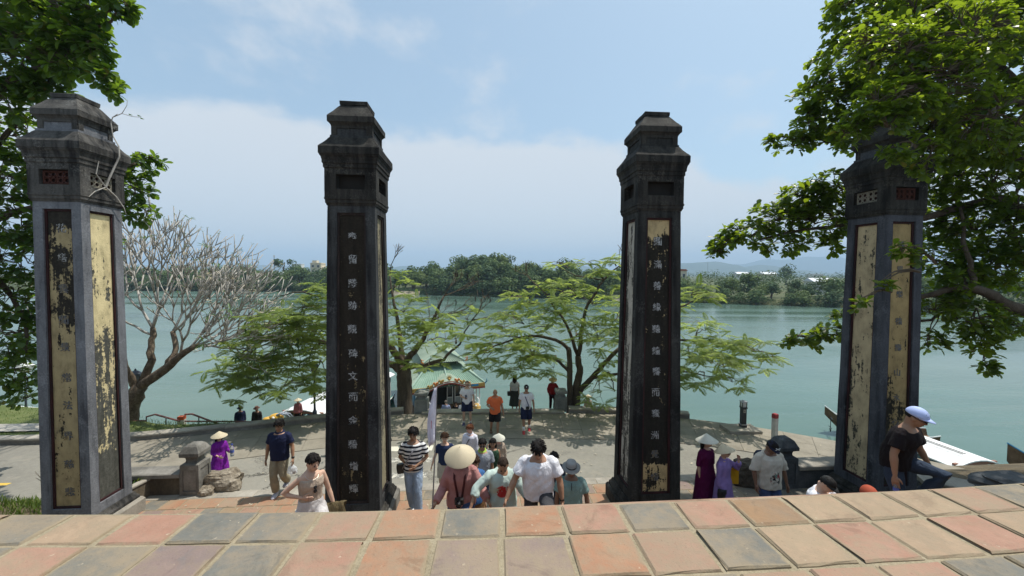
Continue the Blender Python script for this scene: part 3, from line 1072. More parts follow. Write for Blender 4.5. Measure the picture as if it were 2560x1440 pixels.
p3 = pillar(1592, -1, 9.32, .618, .522, 'black pillar with cream plaster left at the top and foot of its panel', S3, CAP2, [P3F, P3L, P3F, P3L],
       [(c, zrel(y, 9.3, 687), .88, mi) for c, y, mi in (('圓', 603, 0), ('滿', 661, 0), ('善', 715, 0), ('緣', 769, 0), ('聽', 825, 0), ('鐘', 880, 0), ('響', 933, 0), ('而', 987, 0), ('寰', 1041, 0), ('洲', 1097, 0), ('覺', 1146, 1), ('悟', 1205, 1))],
       [CH_GREY, CH_DARK], None, 29, char_u=-.01, trim=DRED_TRIM)
p4 = pillar(2209, -1, 9.72, .575, .505, 'shaded ochre panelled pillar in dark leaves behind the man in the pale blue cap', S4, CAP2, [P4F, P4L, P4F, P4L],
       [(c, zrel(y, 9.75, 691), .85) for c, y in (('福', 612), ('界', 675), ('樂', 737), ('德', 805), ('壽', 872), ('山', 935), ('水', 1000), ('心', 1062))],
       [CH_DARK], ([LAT_RED, LAT_PALE, LAT_RED, LAT_PALE], REC_RED), 41, trim=DRED_TRIM)
# ================================================================ trees
def leaf_mat(name, c1, c2, trans, tmix=.45, rough=.45, spec=.35, old=None):
    t = NT(name)
    geo = t.n('ShaderNodeNewGeometry')
    oi = t.n('ShaderNodeObjectInfo')
    r = t.ma('FRACT', t.ma('ADD', geo.outputs['Random Per Island'], t.ma('MULTIPLY', oi.outputs['Random'], 3.7)))
    col = t.ramp(r, [(.0, sc3(c1, .55)), (.4, c1), (.82, c2), (.965, sc3(c2, 1.25)), (1.0, old or c2)])
    t.set(t.b.inputs['Base Color'], col)
    t.b.inputs['Roughness'].default_value = rough
    t.b.inputs['Specular IOR Level'].default_value = spec
    tr = t.n('ShaderNodeBsdfTranslucent')
    t.set(tr.inputs[0], t.mix(r, trans, sc3(trans, .62)))
    mx = t.n('ShaderNodeMixShader')
    mx.inputs[0].default_value = tmix
    t.t.links.new(t.b.outputs[0], mx.inputs[1])
    t.t.links.new(tr.outputs[0], mx.inputs[2])
    t.t.links.new(mx.outputs[0], t.out.inputs['Surface'])
    return t.m

BARK = stone('bark_brown', [(.3, (.035, .026, .02)), (.5, (.095, .072, .052)), (.72, (.19, .155, .12))], 5, (1, 1, .35), fine=40, fmix=.4, bump=.9, bdist=.03)
BARK_PALE = stone('bark_pale', [(.3, (.20, .18, .155)), (.5, (.40, .375, .335)), (.72, (.56, .535, .49))], 5, (1, 1, .6), fine=34, fmix=.35, bump=.6, bdist=.02)
BARK_OLD = stone('bark_old', [(.32, (.03, .022, .016)), (.48, (.12, .088, .06)), (.62, (.24, .19, .13)), (.75, (.40, .35, .27))], 6, (1, 1, .6), fine=26, fmix=.45, bump=1.0, bdist=.05)
TWIG = plain('twig_brown', (.10, .075, .05), .85)

def in_frame(p, mx=40):
    q = CROT.inverted() @ (Vector(p) - Vector((0, 0, EYE)))
    if q.z > -.5:
        return None
    x, y = CX + F * q.x / -q.z, CY - F * q.y / -q.z
    return (x, y) if -mx < x < 2560 + mx and -mx < y < 1440 + mx else None

def basis(d, roll=0.0):
    """rotation whose Y runs along d and whose Z is as much upward as it can be"""
    y = Vector(d).normalized()
    z = Vector((0, 0, 1)) - y * y.z
    if z.length < 1e-3:
        z = Vector((1, 0, 0))
    z.normalize()
    x = y.cross(z)
    m = Matrix((x, y, z)).transposed()
    return m @ Matrix.Rotation(roll, 3, 'Y')

def leaf_broad(rnd):
    """an obovate leaf along +Y, length 1, folded on its midrib and drooping"""
    prof = [(0, .015), (.12, .05), (.35, .17), (.6, .27), (.82, .27), (.95, .15), (1.0, .02)]
    cup, droop = rnd.uniform(.10, .3), rnd.uniform(.05, .3)
    rows = []
    for y, w in prof:
        z = -droop * y * y
        rows.append([(-w, y, z + cup * w), (0, y, z), (w, y, z + cup * w)])
    m = MB()
    m.grid(rows)
    return m

def leaf_long(rnd):
    prof = [(0, .01), (.2, .06), (.5, .115), (.8, .085), (1.0, .01)]
    droop = rnd.uniform(.1, .45)
    m = MB()
    m.grid([[(-w, y, -droop * y * y + w * .35), (0, y, -droop * y * y), (w, y, -droop * y * y + w * .35)] for y, w in prof])
    return m

def leaf_feather(rnd, pairs=12):
    """a twice feathered frond along +Y: pairs of narrow side feathers on a stalk"""
    m = MB()
    droop = rnd.uniform(.25, .7)
    pt = lambda y: Vector((0, y, -droop * y ** 2.0 * .8))
    for i in range(pairs + 1):
        y = .16 + .80 * i / pairs
        L = .33 * math.sin(math.pi * (.22 + .70 * i / pairs)) ** .8
        for sx in ((-1, 1) if i < pairs else (0,)):
            a = R(60 - 34 * i / pairs)
            d = Vector((math.sin(a) * sx, math.cos(a), -.16 - .3 * rnd.random()))
            d.normalize()
            L2 = L * rnd.uniform(.85, 1.12)
            b = pt(y)
            e = b + d * L2
            e.z -= .10 * L2
            s = d.cross(Vector((0, 0, 1))).normalized() * .036
            mid = b + (e - b) * .5 + Vector((0, 0, .012))
            m.add([b, mid + s, e, mid - s], [(0, 1, 2), (0, 2, 3)])
    k = [pt(y) for y in (0, .33, .66, .95)]
    w = .007
    m.add([p + Vector((x, 0, 0)) for p in k for x in (-w, w)], [(0, 1, 3, 2), (2, 3, 5, 4), (4, 5, 7, 6)])
    return m

class Foliage:
    """gathers leaves: the biggest in view become single objects, the rest one mass"""
    def __init__(s, protos, mat, rnd):
        s.protos = [(np.array(p.v, dtype=float), [tuple(f) for f in p.f]) for p in protos]
        s.mesh = []
        for p in protos:
            s.mesh.append(p.mesh('leaf', mat))
        s.mat, s.items, s.rnd = mat, [], rnd
    def add(s, pos, d, size, roll=0.0):
        s.items.append((Vector(pos), basis(d, roll), size, s.rnd.randrange(len(s.protos))))
    def build(s, root, singles, name, mass_name):
        org = root.location
        scored = []
        for i, (p, m, z, k) in enumerate(s.items):
            c = p + (m @ Vector((0, .5, 0))) * z
            q = in_frame(c, -4)
            if q is not None:
                facing = abs((m @ Vector((0, 0, 1))).dot((c - Vector((0, 0, EYE))).normalized()))
                scored.append((z / max(c.y, .5) * (.35 + facing), i))
        scored.sort(reverse=True)
        pick = set(i for _, i in scored[:singles])
        vs, fs, n = [], [], 0
        for i, (p, m, z, k) in enumerate(s.items):
            if i in pick:
                o = put(name, s.mesh[k], root)
                o.matrix_local = Matrix.Translation(p - org) @ (m.to_4x4() @ Matrix.Scale(z, 4))
            else:
                pv, pf = s.protos[k]
                a = np.array(m) * z
                vs.append(pv @ a.T + np.array(p - org))
                fs += [tuple(x + n for x in f) for f in pf]
                n += len(pv)
        if vs:
            me = bpy.data.meshes.new(mass_name)
            me.from_pydata(np.concatenate(vs).tolist(), [], fs)
            me.materials.append(s.mat)
            kind(put(mass_name, me, root), 'stuff')

def bend(a, b, sag, n=6, rnd=random, wob=.0):
    a, b = Vector(a), Vector(b)
    pts = []
    for i in range(n + 1):
        t = i / n
        p = a.lerp(b, t)
        p.z += sag * 4 * t * (1 - t)
        if 0 < i < n and wob:
            p += Vector((rnd.uniform(-wob, wob), rnd.uniform(-wob, wob), rnd.uniform(-wob, wob) * .6))
        pts.append(p)
    return pts

def inball(rnd, shell=.35):
    while True:
        v = Vector((rnd.uniform(-1, 1), rnd.uniform(-1, 1), rnd.uniform(-1, 1)))
        if 1e-3 < v.length <= 1:
            return v.normalized() * (v.length ** shell)

# ---- broad leaved trees (sea almond) left and right
LEAF_R = leaf_mat('almond_leaf', (.026, .058, .011), (.050, .088, .016), (.42, .57, .03), .44, .36, .45, old=(.22, .13, .03))
LEAF_L = leaf_mat('almond_leaf_deep', (.026, .062, .013), (.050, .098, .018), (.30, .48, .03), .40, .38, .45, old=(.2, .12, .03))

def almond(name, label, base, trunk, limbs, blobs, mat, seed, size, nper=8, singles=300, dense=2.0):
    rnd = random.Random(seed)
    root = thing(name, label, 'tree', base)
    o = Vector(base)
    m = MB()
    m.tube([p - o for p in trunk[0]], trunk[1], 12)
    m.build('trunk', BARK, root, smooth=True)
    for pts, r0, r1 in limbs:
        m = MB()
        n = len(pts)
        full = []
        for i in range(n - 1):
            seg = bend(pts[i], pts[i + 1], .06, 4, rnd, .05)
            full += seg if i == 0 else seg[1:]
        m.tube([p - o for p in full], [r0 + (r1 - r0) * i / (len(full) - 1) for i in range(len(full))], 8)
        m.build('branch', BARK, root, smooth=True)
    fol = Foliage([leaf_broad(rnd) for _ in range(5)], mat, rnd)
    tw = MB()
    for c, rad, n, src in blobs:
        n = int(n * dense + .5)
        c, src = Vector(c), Vector(src)
        nodes = []
        for i in range(max(2, n // 9)):
            q = c + Vector([a * b * .55 for a, b in zip(inball(rnd), rad)])
            nodes.append(q)
            tw.tube([p - o for p in bend(src, q, .12, 5, rnd, .04)], [.022, .02, .018, .015, .012, .010], 4)
        for i in range(n):
            v = inball(rnd, .42)
            q = c + Vector([a * b for a, b in zip(v, rad)])
            nd = min(nodes, key=lambda k: (k - q).length)
            tw.tube([p - o for p in bend(nd, q, .04, 3, rnd, .02)], [.010, .008, .007, .006], 3, cap=False)
            out = (q - nd).normalized() if (q - nd).length > .02 else Vector((0, 0, 1))
            ax = (out * .6 + Vector((rnd.uniform(-.4, .4), rnd.uniform(-.4, .4), .55))).normalized()
            x = ax.orthogonal().normalized()
            y = ax.cross(x)
            ph = rnd.random() * 6.3
            for k in range(nper):
                a = ph + k * 2.4
                tilt = rnd.uniform(.15, 1.0)
                d = (x * math.cos(a) + y * math.sin(a)) * math.cos(tilt * .9) + ax * math.sin(tilt * .9) * .8
                d.z -= rnd.uniform(0, .35)
                s = size * rnd.uniform(.5, 1.2) * (.72 if c.y < 8.05 else 1)
                fol.add(q + ax * rnd.uniform(-.05, .03), d, s, rnd.uniform(-.5, .5))
    kind(tw.build('twigs', TWIG, root, fix=False), 'stuff')
    fol.build(root, singles, 'leaf', 'foliage')
    return root

def blob(px, py, Y, rx, ry, n, src, dpt=1.0):
    c = at(px, py, Y)
    k = Y / F
    return (c, (rx * k, dpt, ry * k), n, src)

# right tree: trunk beyond the frame's right edge
rb = Vector((16.2, 10.6, -3.6))
rt = [rb, rb + Vector((-.2, 0, 1.6)), rb + Vector((.1, .1, 3.4)), rb + Vector((-.3, 0, 5.6)), rb + Vector((-.2, .1, 8.2)), rb + Vector((-.7, 0, 11))]
K = lambda px, py, Y: at(px, py, Y)
limbs_r = [
  ([rt[2], K(2520, 765, 10.2), K(2430, 720, 9.8), K(2300, 742, 10.2)], .20, .06),
  ([K(2430, 720, 9.8), K(2420, 640, 9.9), K(2400, 520, 10.2)], .07, .03),
  ([rt[3], K(2500, 500, 10.2), K(2310, 545, 10.6), K(2130, 560, 11.2), K(1900, 600, 11.4)], .15, .025),
  ([rt[3], K(2480, 330, 9.8), K(2280, 250, 10), K(2120, 220, 10.4)], .15, .03),
  ([rt[4], K(2450, 120, 9.5), K(2280, 60, 9.8)], .13, .03),
  ([rt[4], K(2520, 20, 9.2), K(2400, -60, 9)], .12, .03),
  ([K(2430, 720, 9.8), K(2330, 800, 10.6), K(2120, 838, 11.2), K(2010, 848, 11.4)], .05, .015),
  ([rt[4], K(2540, 250, 8.6), K(2420, 330, 8.4)], .12, .03),
]
def rblobs():
    B = []
    def b(px, py, Y, rx, ry, n, sx, sy, dpt=.7):
        B.append(blob(px, py, Y, rx, ry, n, at(sx, sy, Y), dpt))
    b(2150, 30, 9.6, 70, 60, 24, 2280, 60); b(2260, 50, 9.4, 120, 90, 46, 2300, 70); b(2420, 60, 9.2, 130, 100, 52, 2440, 90); b(2540, 120, 9.0, 120, 130, 52, 2540, 90)
    b(2110, 4, 9.9, 36, 16, 6, 2200, 20, .3)
    b(2120, 150, 10, 80, 60, 30, 2200, 220); b(2230, 190, 9.8, 110, 80, 44, 2280, 230); b(2370, 200, 9.6, 120, 90, 46, 2400, 230)
    b(2060, 225, 10.2, 60, 50, 18, 2130, 230); b(2120, 270, 10.4, 100, 55, 34, 2180, 260); b(2030, 300, 10.4, 36, 40, 10, 2100, 290, .4)
    b(1985, 355, 10.5, 42, 26, 9, 2080, 320, .4); b(1925, 355, 10.6, 16, 10, 3, 1985, 350, .2); b(2070, 345, 10.5, 50, 26, 9, 2120, 320, .4); b(2160, 340, 10.5, 80, 45, 24, 2200, 330)
    b(2290, 330, 9.2, 110, 70, 44, 2330, 320, .5); b(2420, 330, 9.3, 120, 90, 50, 2450, 330); b(2540, 310, 9, 100, 110, 44, 2540, 330)
    b(2350, 440, 10.6, 90, 60, 30, 2400, 440, .5); b(2470, 450, 10.2, 110, 80, 46, 2480, 470); b(2560, 480, 9.8, 60, 90, 24, 2540, 480)
    b(2070, 470, 11.2, 60, 40, 22, 2130, 520, .6); b(2010, 500, 11.3, 70, 38, 26, 2080, 540, .6); b(1950, 540, 11.4, 80, 36, 28, 2040, 560, .6); b(2060, 550, 11.3, 80, 50, 34, 2120, 560, .6)
    b(1870, 580, 11.5, 62, 26, 18, 1940, 585, .5); b(1815, 605, 11.6, 42, 18, 9, 1880, 595, .4); b(1790, 630, 11.6, 22, 10, 4, 1850, 605, .3); b(1945, 610, 11.5, 70, 26, 16, 2000, 590, .5); b(2085, 610, 11.4, 34, 22, 7, 2100, 580, .3)
    b(2340, 560, 10.8, 60, 50, 22, 2360, 560, .5); b(2440, 570, 10.4, 90, 60, 36, 2440, 580); b(2540, 590, 10, 70, 70, 30, 2540, 600)
    b(2370, 650, 10.5, 70, 50, 24, 2400, 680, .6); b(2460, 665, 10.2, 80, 50, 30, 2460, 690, .6); b(2550, 670, 10, 50, 60, 18, 2540, 690)
    b(2340, 760, 10.4, 50, 50, 18, 2400, 730, .6); b(2420, 790, 10.2, 70, 45, 22, 2430, 740, .6); b(2510, 810, 10.2, 50, 34, 13, 2470, 740, .5); b(2330, 850, 10.4, 22, 30, 6, 2350, 780, .3)
    b(2440, 850, 10.2, 36, 40, 11, 2440, 770, .4); b(2470, 905, 10.2, 16, 26, 5, 2450, 820, .2); b(2535, 815, 10.2, 14, 14, 2, 2500, 800, .2); b(2390, 700, 10.0, 40, 40, 12, 2420, 720, .4)
    b(2085, 830, 11.2, 44, 18, 9, 2130, 840, .4); b(2020, 850, 11.3, 50, 16, 10, 2080, 845, .4); b(1970, 853, 11.3, 16, 8, 2, 2020, 848, .2); b(2100, 790, 11.2, 16, 16, 3, 2120, 830, .2)
    # sprigs that hang in front of the last pillar
    b(2255, 625, 7.4, 30, 14, 3, 2330, 650, .12); b(2215, 705, 7.4, 20, 14, 2, 2300, 680, .12); b(2150, 760, 7.4, 18, 14, 2, 2230, 730, .12); b(2300, 640, 7.4, 24, 20, 3, 2340, 660, .12)
    for x_, y_, z_, r_, n_ in ((11.5, 9.5, 8.6, 1.8, 46), (13.5, 9.0, 8.8, 1.9, 46), (15.5, 9.5, 9.0, 1.9, 44), (12.0, 11.0, 9.4, 1.9, 44), (14.5, 11.5, 9.6, 2.0, 44), (10.2, 10.2, 7.6, 1.2, 26), (12.8, 8.0, 8.0, 1.6, 40), (15.2, 7.6, 8.2, 1.6, 36), (17.5, 9.5, 8.0, 1.8, 36), (17, 12, 9, 1.8, 36)):  # unseen upper crown, added to shade the leaves and pillar below
        B.append((Vector((x_, y_, z_)), (r_, r_, .8), n_, Vector((15.8, 10.6, 7.0))))
    b(2230, 300, 7.3, 60, 34, 12, 2290, 280, .2); b(2170, 290, 7.5, 60, 30, 9, 2230, 270, .2); b(2310, 380, 7.6, 40, 60, 12, 2340, 360, .2); b(2250, 250, 7.4, 110, 50, 30, 2300, 230, .3); b(2350, 200, 7.6, 130, 80, 50, 2400, 200, .5); b(2220, 120, 7.8, 120, 80, 44, 2300, 140, .5); b(2420, 90, 7.6, 140, 90, 50, 2450, 120, .5); b(2480, 300, 7.8, 100, 90, 40, 2480, 300, .5); b(2130, 330, 7.6, 40, 30, 8, 2190, 310, .2); b(2240, 380, 7.4, 50, 26, 8, 2290, 370, .15)
    return B
almond('leafy_tree', 'big broad leaved tree hanging over the pillar with the dull ochre panels', rb, (rt, [.42, .36, .33, .28, .22, .12]), limbs_r, rblobs(), LEAF_R, 5, .205, dense=2.5)

# left tree
lb = Vector((-17.2, 11.4, -4.0))
lt = [lb, lb + Vector((.2, 0, 2)), lb + Vector((.1, 0, 4)), lb + Vector((.4, 0, 6.5)), lb + Vector((.3, 0, 9)), lb + Vector((.6, 0, 12))]
limbs_l = [
  ([lt[2], K(-30, 560, 11), K(80, 520, 10.8), K(240, 470, 11), K(330, 430, 11)], .14, .02),
  ([lt[3], K(-40, 260, 10), K(80, 180, 9.5), K(200, 120, 9.2), K(290, 30, 9)], .15, .02),
  ([lt[3], K(-20, 120, 10), K(100, 20, 9.8)], .13, .03),
  ([lt[2], K(0, 700, 11), K(60, 800, 11), K(70, 900, 11)], .10, .02),
  ([lt[3], K(20, 330, 10.6), K(110, 280, 10.6)], .10, .02),
]
def lblobs():
    B = []
    def b(px, py, Y, rx, ry, n, sx, sy, dpt=.7):
        B.append(blob(px, py, Y, rx, ry, n, at(sx, sy, Y), dpt))
    b(40, 40, 9.4, 110, 80, 50, 60, 60); b(150, 40, 9.2, 90, 60, 36, 160, 70); b(60, 140, 9.6, 110, 80, 48, 80, 150); b(190, 90, 9.1, 70, 36, 20, 190, 110, .5)
    b(240, 20, 9.0, 50, 30, 13, 220, 60, .4); b(295, 12, 9.0, 36, 22, 8, 270, 30, .3); b(160, 150, 9.3, 60, 40, 18, 160, 130, .5); b(235, 130, 9.0, 34, 30, 8, 220, 110, .3)
    b(262, 195, 9.0, 24, 28, 7, 240, 150, .3); b(280, 228, 9.0, 16, 14, 3, 262, 200, .2); b(30, 240, 10, 90, 60, 32, 30, 250); b(110, 215, 9.8, 60, 30, 14, 100, 220, .4)
    b(30, 340, 10.6, 80, 60, 28, 30, 340); b(40, 440, 10.8, 80, 60, 28, 40, 450); b(40, 540, 10.9, 80, 70, 32, 40, 540); b(40, 640, 11, 80, 70, 34, 40, 640); b(40, 740, 11, 80, 70, 34, 40, 740); b(40, 840, 11, 75, 60, 28, 50, 840)
    b(40, 920, 11.2, 70, 44, 18, 60, 900, .6); b(55, 985, 11.4, 40, 26, 6, 65, 930, .4)
    b(350, 410, 11.2, 36, 26, 7, 310, 440, .4); b(335, 470, 11.2, 40, 36, 10, 290, 470, .4); b(345, 530, 11.2, 40, 26, 8, 300, 500, .4); b(390, 400, 11.2, 14, 10, 2, 350, 410, .2); b(200, 480, 11.2, 130, 90, 34, 200, 480, .7); b(180, 620, 11.4, 120, 80, 24, 150, 600, .7)
    return B
almond('leafy_tree', 'broad leaved tree in the corner behind the grey pillar with the bare vine', lb, (lt, [.40, .36, .32, .28, .2, .1]), limbs_l, lblobs(), LEAF_L, 9, .22, dense=2.4)

# ---- frangipani on the verge
FR_LEAF = leaf_mat('frangipani_leaf', (.05, .115, .03), (.085, .15, .045), (.20, .32, .06), .3, .42, .45)
PETAL = plain('petal_cream', (.78, .72, .56), .6)
BUD = plain('bud_brown', (.12, .075, .05), .8)
def frangipani():
    rnd = random.Random(21)
    Y = 15.3
    base = at(322, 1062, Y)
    root = thing('frangipani_tree', 'bare pale branched frangipani leaning out over the river with few white flowers', 'tree', base)
    m = MB()
    def limb(pts, rad, name='branch', mat=BARK_OLD):
        full = []
        for i in range(len(pts) - 1):
            s = bend(pts[i], pts[i + 1], 0, 3, rnd, .05)
            full += s if i == 0 else s[1:]
        rr = [rad[0] + (rad[1] - rad[0]) * i / (len(full) - 1) for i in range(len(full))]
        rr = [r * (1 + .16 * mnoise.noise(p * 3.1)) for r, p in zip(rr, full)]
        mm = MB()
        mm.tube([p - base for p in full], rr, 9)
        mm.build(name, mat, root, smooth=True)
        return full
    trunk = limb([base, at(330, 1005, Y), at(352, 965, Y)], (.30, .25), 'trunk')
    l1 = limb([at(350, 968, Y), at(410, 925, Y), at(450, 890, Y - .1), at(498, 862, Y - .2)], (.20, .09))
    l2 = limb([at(352, 965, Y), at(380, 900, Y + .2), at(378, 850, Y + .4), at(382, 820, Y + .6)], (.15, .09))
    l3 = limb([at(345, 975, Y), at(318, 930, Y - .3), at(300, 880, Y - .6)], (.15, .09))
    l4 = limb([at(418, 920, Y), at(440, 870, Y + .5), at(432, 830, Y + .9)], (.11, .09))
    tips = []
    def grow(p, d, L, r, depth, mb, low):
        q = p + d * L
        mid = p.lerp(q, .5) + Vector((rnd.uniform(-.03, .03), rnd.uniform(-.03, .03), -L * .07))
        r2 = max(r * .78, .016)
        mb.tube([p - base, mid - base, q - base], [r, (r + r2) / 2, r2], 6 if r > .03 else 5)
        if depth == 0:
            tips.append((q, (q - mid).normalized(), low))
            return
        n = 3 if rnd.random() < .30 else 2
        x = d.orthogonal().normalized()
        y = d.cross(x)
        ph = rnd.random() * 6.28
        for k in range(n):
            a = ph + k * 6.28 / n + rnd.uniform(-.4, .4)
            sp = rnd.uniform(.26, .56)
            e = d * math.cos(sp) + (x * math.cos(a) + y * math.sin(a)) * math.sin(sp)
            e += Vector((.03, -.01, .17))
            e.normalize()
            if depth <= 1 and rnd.random() < .1:
                continue
            grow(q, e, L * rnd.uniform(.78, 1.06), r2, depth - 1, mb, low)
    seeds = [
      (l1[-1], (.9, -.1, .15), .52, .08, 5), (l1[-1], (.75, .3, .5), .55, .08, 5), (l1[-1], (.95, -.3, .0), .50, .065, 5), (l1[-3], (.6, .3, .6), .55, .075, 5), (l1[-4], (.5, -.4, .85), .58, .075, 5),
      (l1[-3], (.55, .2, .75), .60, .08, 5), (l2[-1], (.12, .2, 1), .64, .085, 5), (l2[-1], (.42, -.1, .9), .64, .08, 5), (l2[-1], (-.45, .0, .8), .60, .08, 5),
      (l2[-3], (-.6, -.3, .5), .52, .07, 4), (l3[-1], (-.3, -.2, .9), .55, .07, 5), (l3[-1], (-.7, -.2, .45), .5, .07, 4), (l4[-1], (.3, .25, .95), .62, .08, 5), (l4[-1], (.65, .1, .7), .62, .08, 5)]
    for p, d, L, r, dep in seeds:
        mb = MB()
        low = d[2] < .6
        grow(p, Vector(d).normalized(), L * 1.36, r * .72, dep, mb, low)
        mb.build('branch', BARK_PALE, root, smooth=True, fix=False)
    fol = Foliage([leaf_long(rnd) for _ in range(4)], FR_LEAF, rnd)
    nfl = 0
    for q, d, low in tips:
        leafy = rnd.random() < (.50 if q.z < -1.0 else (.14 if q.z < .4 else .02))
        x = d.orthogonal().normalized()
        y = d.cross(x)
        if leafy:
            for k in range(rnd.randint(5, 9)):
                a = k * 2.4
                e = (x * math.cos(a) + y * math.sin(a)) + d * rnd.uniform(.2, .8)
                fol.add(q, e, rnd.uniform(.2, .34), rnd.uniform(-.3, .3))
        elif rnd.random() < .45:
            for k in range(3):
                a = k * 2.1 + rnd.random()
                fol.add(q, (x * math.cos(a) + y * math.sin(a)) * .6 + d, rnd.uniform(.06, .13))
        if rnd.random() < .16 and nfl < 46 and in_frame(q):
            nfl += 1
            mb = MB()
            for f in range(rnd.randint(3, 6)):
                c = q - base + d * .04 + Vector((rnd.uniform(-.08, .08), rnd.uniform(-.08, .08), rnd.uniform(-.02, .09)))
                for k in range(5):
                    a = k * 1.257 + f
                    e = Vector((math.cos(a), math.sin(a), .35)) * .055
                    s = Vector((-math.sin(a), math.cos(a), 0)) * .026
                    mb.add([c, c + e * .7 + s, c + e, c + e * .7 - s], [(0, 1, 2, 3)])
            mb.build('flower_cluster', PETAL, root, fix=False)
    fol.build(root, 220, 'leaf', 'foliage')
frangipani()

# ---- two flame trees behind the low wall
FT_LEAF = leaf_mat('flame_tree_leaf', (.105, .160, .034), (.16, .215, .052), (.58, .70, .14), .55, .5, .25)
POD = plain('seed_pod', (.035, .022, .015), .7)
def flame_tree(label, base, trunks, limbs, blobs, seed, singles, pods=(), bare=()):
    rnd = random.Random(seed)
    root = thing('flame_tree', label, 'tree', base, group='flame trees behind the low wall')
    o = Vector(base)
    for pts, r0, r1 in trunks:
        m = MB()
        full = []
        for i in range(len(pts) - 1):
            s = bend(pts[i], pts[i + 1], 0, 4, rnd, .03)
            full += s if i == 0 else s[1:]
        rr = [(r0 + (r1 - r0) * i / (len(full) - 1)) * (1 + .10 * mnoise.noise(p * 2.4)) for i, p in enumerate(full)]
        rr[0] *= 1.25
        m.tube([p - o for p in full], rr, 11)
        m.build('trunk', BARK, root, smooth=True)
    for pts, r0, r1 in limbs:
        m = MB()
        full = []
        for i in range(len(pts) - 1):
            s = bend(pts[i], pts[i + 1], .04, 4, rnd, .05)
            full += s if i == 0 else s[1:]
        m.tube([p - o for p in full], [r0 + (r1 - r0) * i / (len(full) - 1) for i in range(len(full))], 7)
        m.build('branch', BARK, root, smooth=True)
    fol = Foliage([leaf_feather(rnd) for _ in range(5)], FT_LEAF, rnd)
    tw = MB()
    for c, rad, n, src in blobs:
        n = int(n * 1.45 + .5)
        c, src = Vector(c), Vector(src)
        nodes = []
        for i in range(max(2, n // 8)):
            q = c + Vector([a * b * .6 for a, b in zip(inball(rnd), rad)])
            q.z -= rad[2] * .25
            nodes.append(q)
            tw.tube([p - o for p in bend(src, q, .10, 6, rnd, .05)], [.030, .026, .022, .018, .015, .012, .010], 4)
        for i in range(n):
            v = inball(rnd, .5)
            q = c + Vector([a * b for a, b in zip(v, rad)])
            nd = min(nodes, key=lambda k: (k - q).length)
            tw.tube([p - o for p in bend(nd, q, .05, 3, rnd, .03)], [.009, .008, .007, .005], 3, cap=False)
            out = Vector((q.x - src.x, q.y - src.y, 0))
            out = out.normalized() if out.length > .01 else Vector((1, 0, 0))
            ph = rnd.random() * 6.3
            for k in range(rnd.randint(4, 6)):
                a = ph + k * 1.3
                d = Vector((math.cos(a), math.sin(a), rnd.uniform(-.1, .35))) * .8 + out * .75
                fol.add(q - out * rnd.uniform(0, .1), d, rnd.uniform(.36, .64), rnd.uniform(-.25, .25))
    ends = []
    for p, d, L, dep in bare:
        def grow(p, d, L, r, depth):
            q = p + d * L
            tw.tube([p - o, q - o], [r, r * .7], 4)
            if depth:
                for k in range(rnd.choice((2, 2, 3))):
                    e = (d + Vector((rnd.uniform(-.6, .6), rnd.uniform(-.6, .6), rnd.uniform(-.35, .45)))).normalized()
                    grow(q, e, L * rnd.uniform(.65, .95), r * .68, depth - 1)
            else:
                ends.append(q)
        grow(Vector(p), Vector(d).normalized(), L, .03, dep)
    kind(tw.build('twigs', TWIG, root, fix=False), 'stuff')
    for p in rnd.sample(ends, min(len(pods), len(ends))):
        m = MB()
        L = rnd.uniform(.22, .34)
        m.tube([Vector(p) - o + Vector((.03 * math.sin(t * 3), 0, -L * t)) for t in (0, .2, .5, .8, 1)], [.006, .02, .024, .02, .005], 6, flat=.4)
        m.build('seed_pod', POD, root)
    fol.build(root, singles, 'frond', 'foliage')

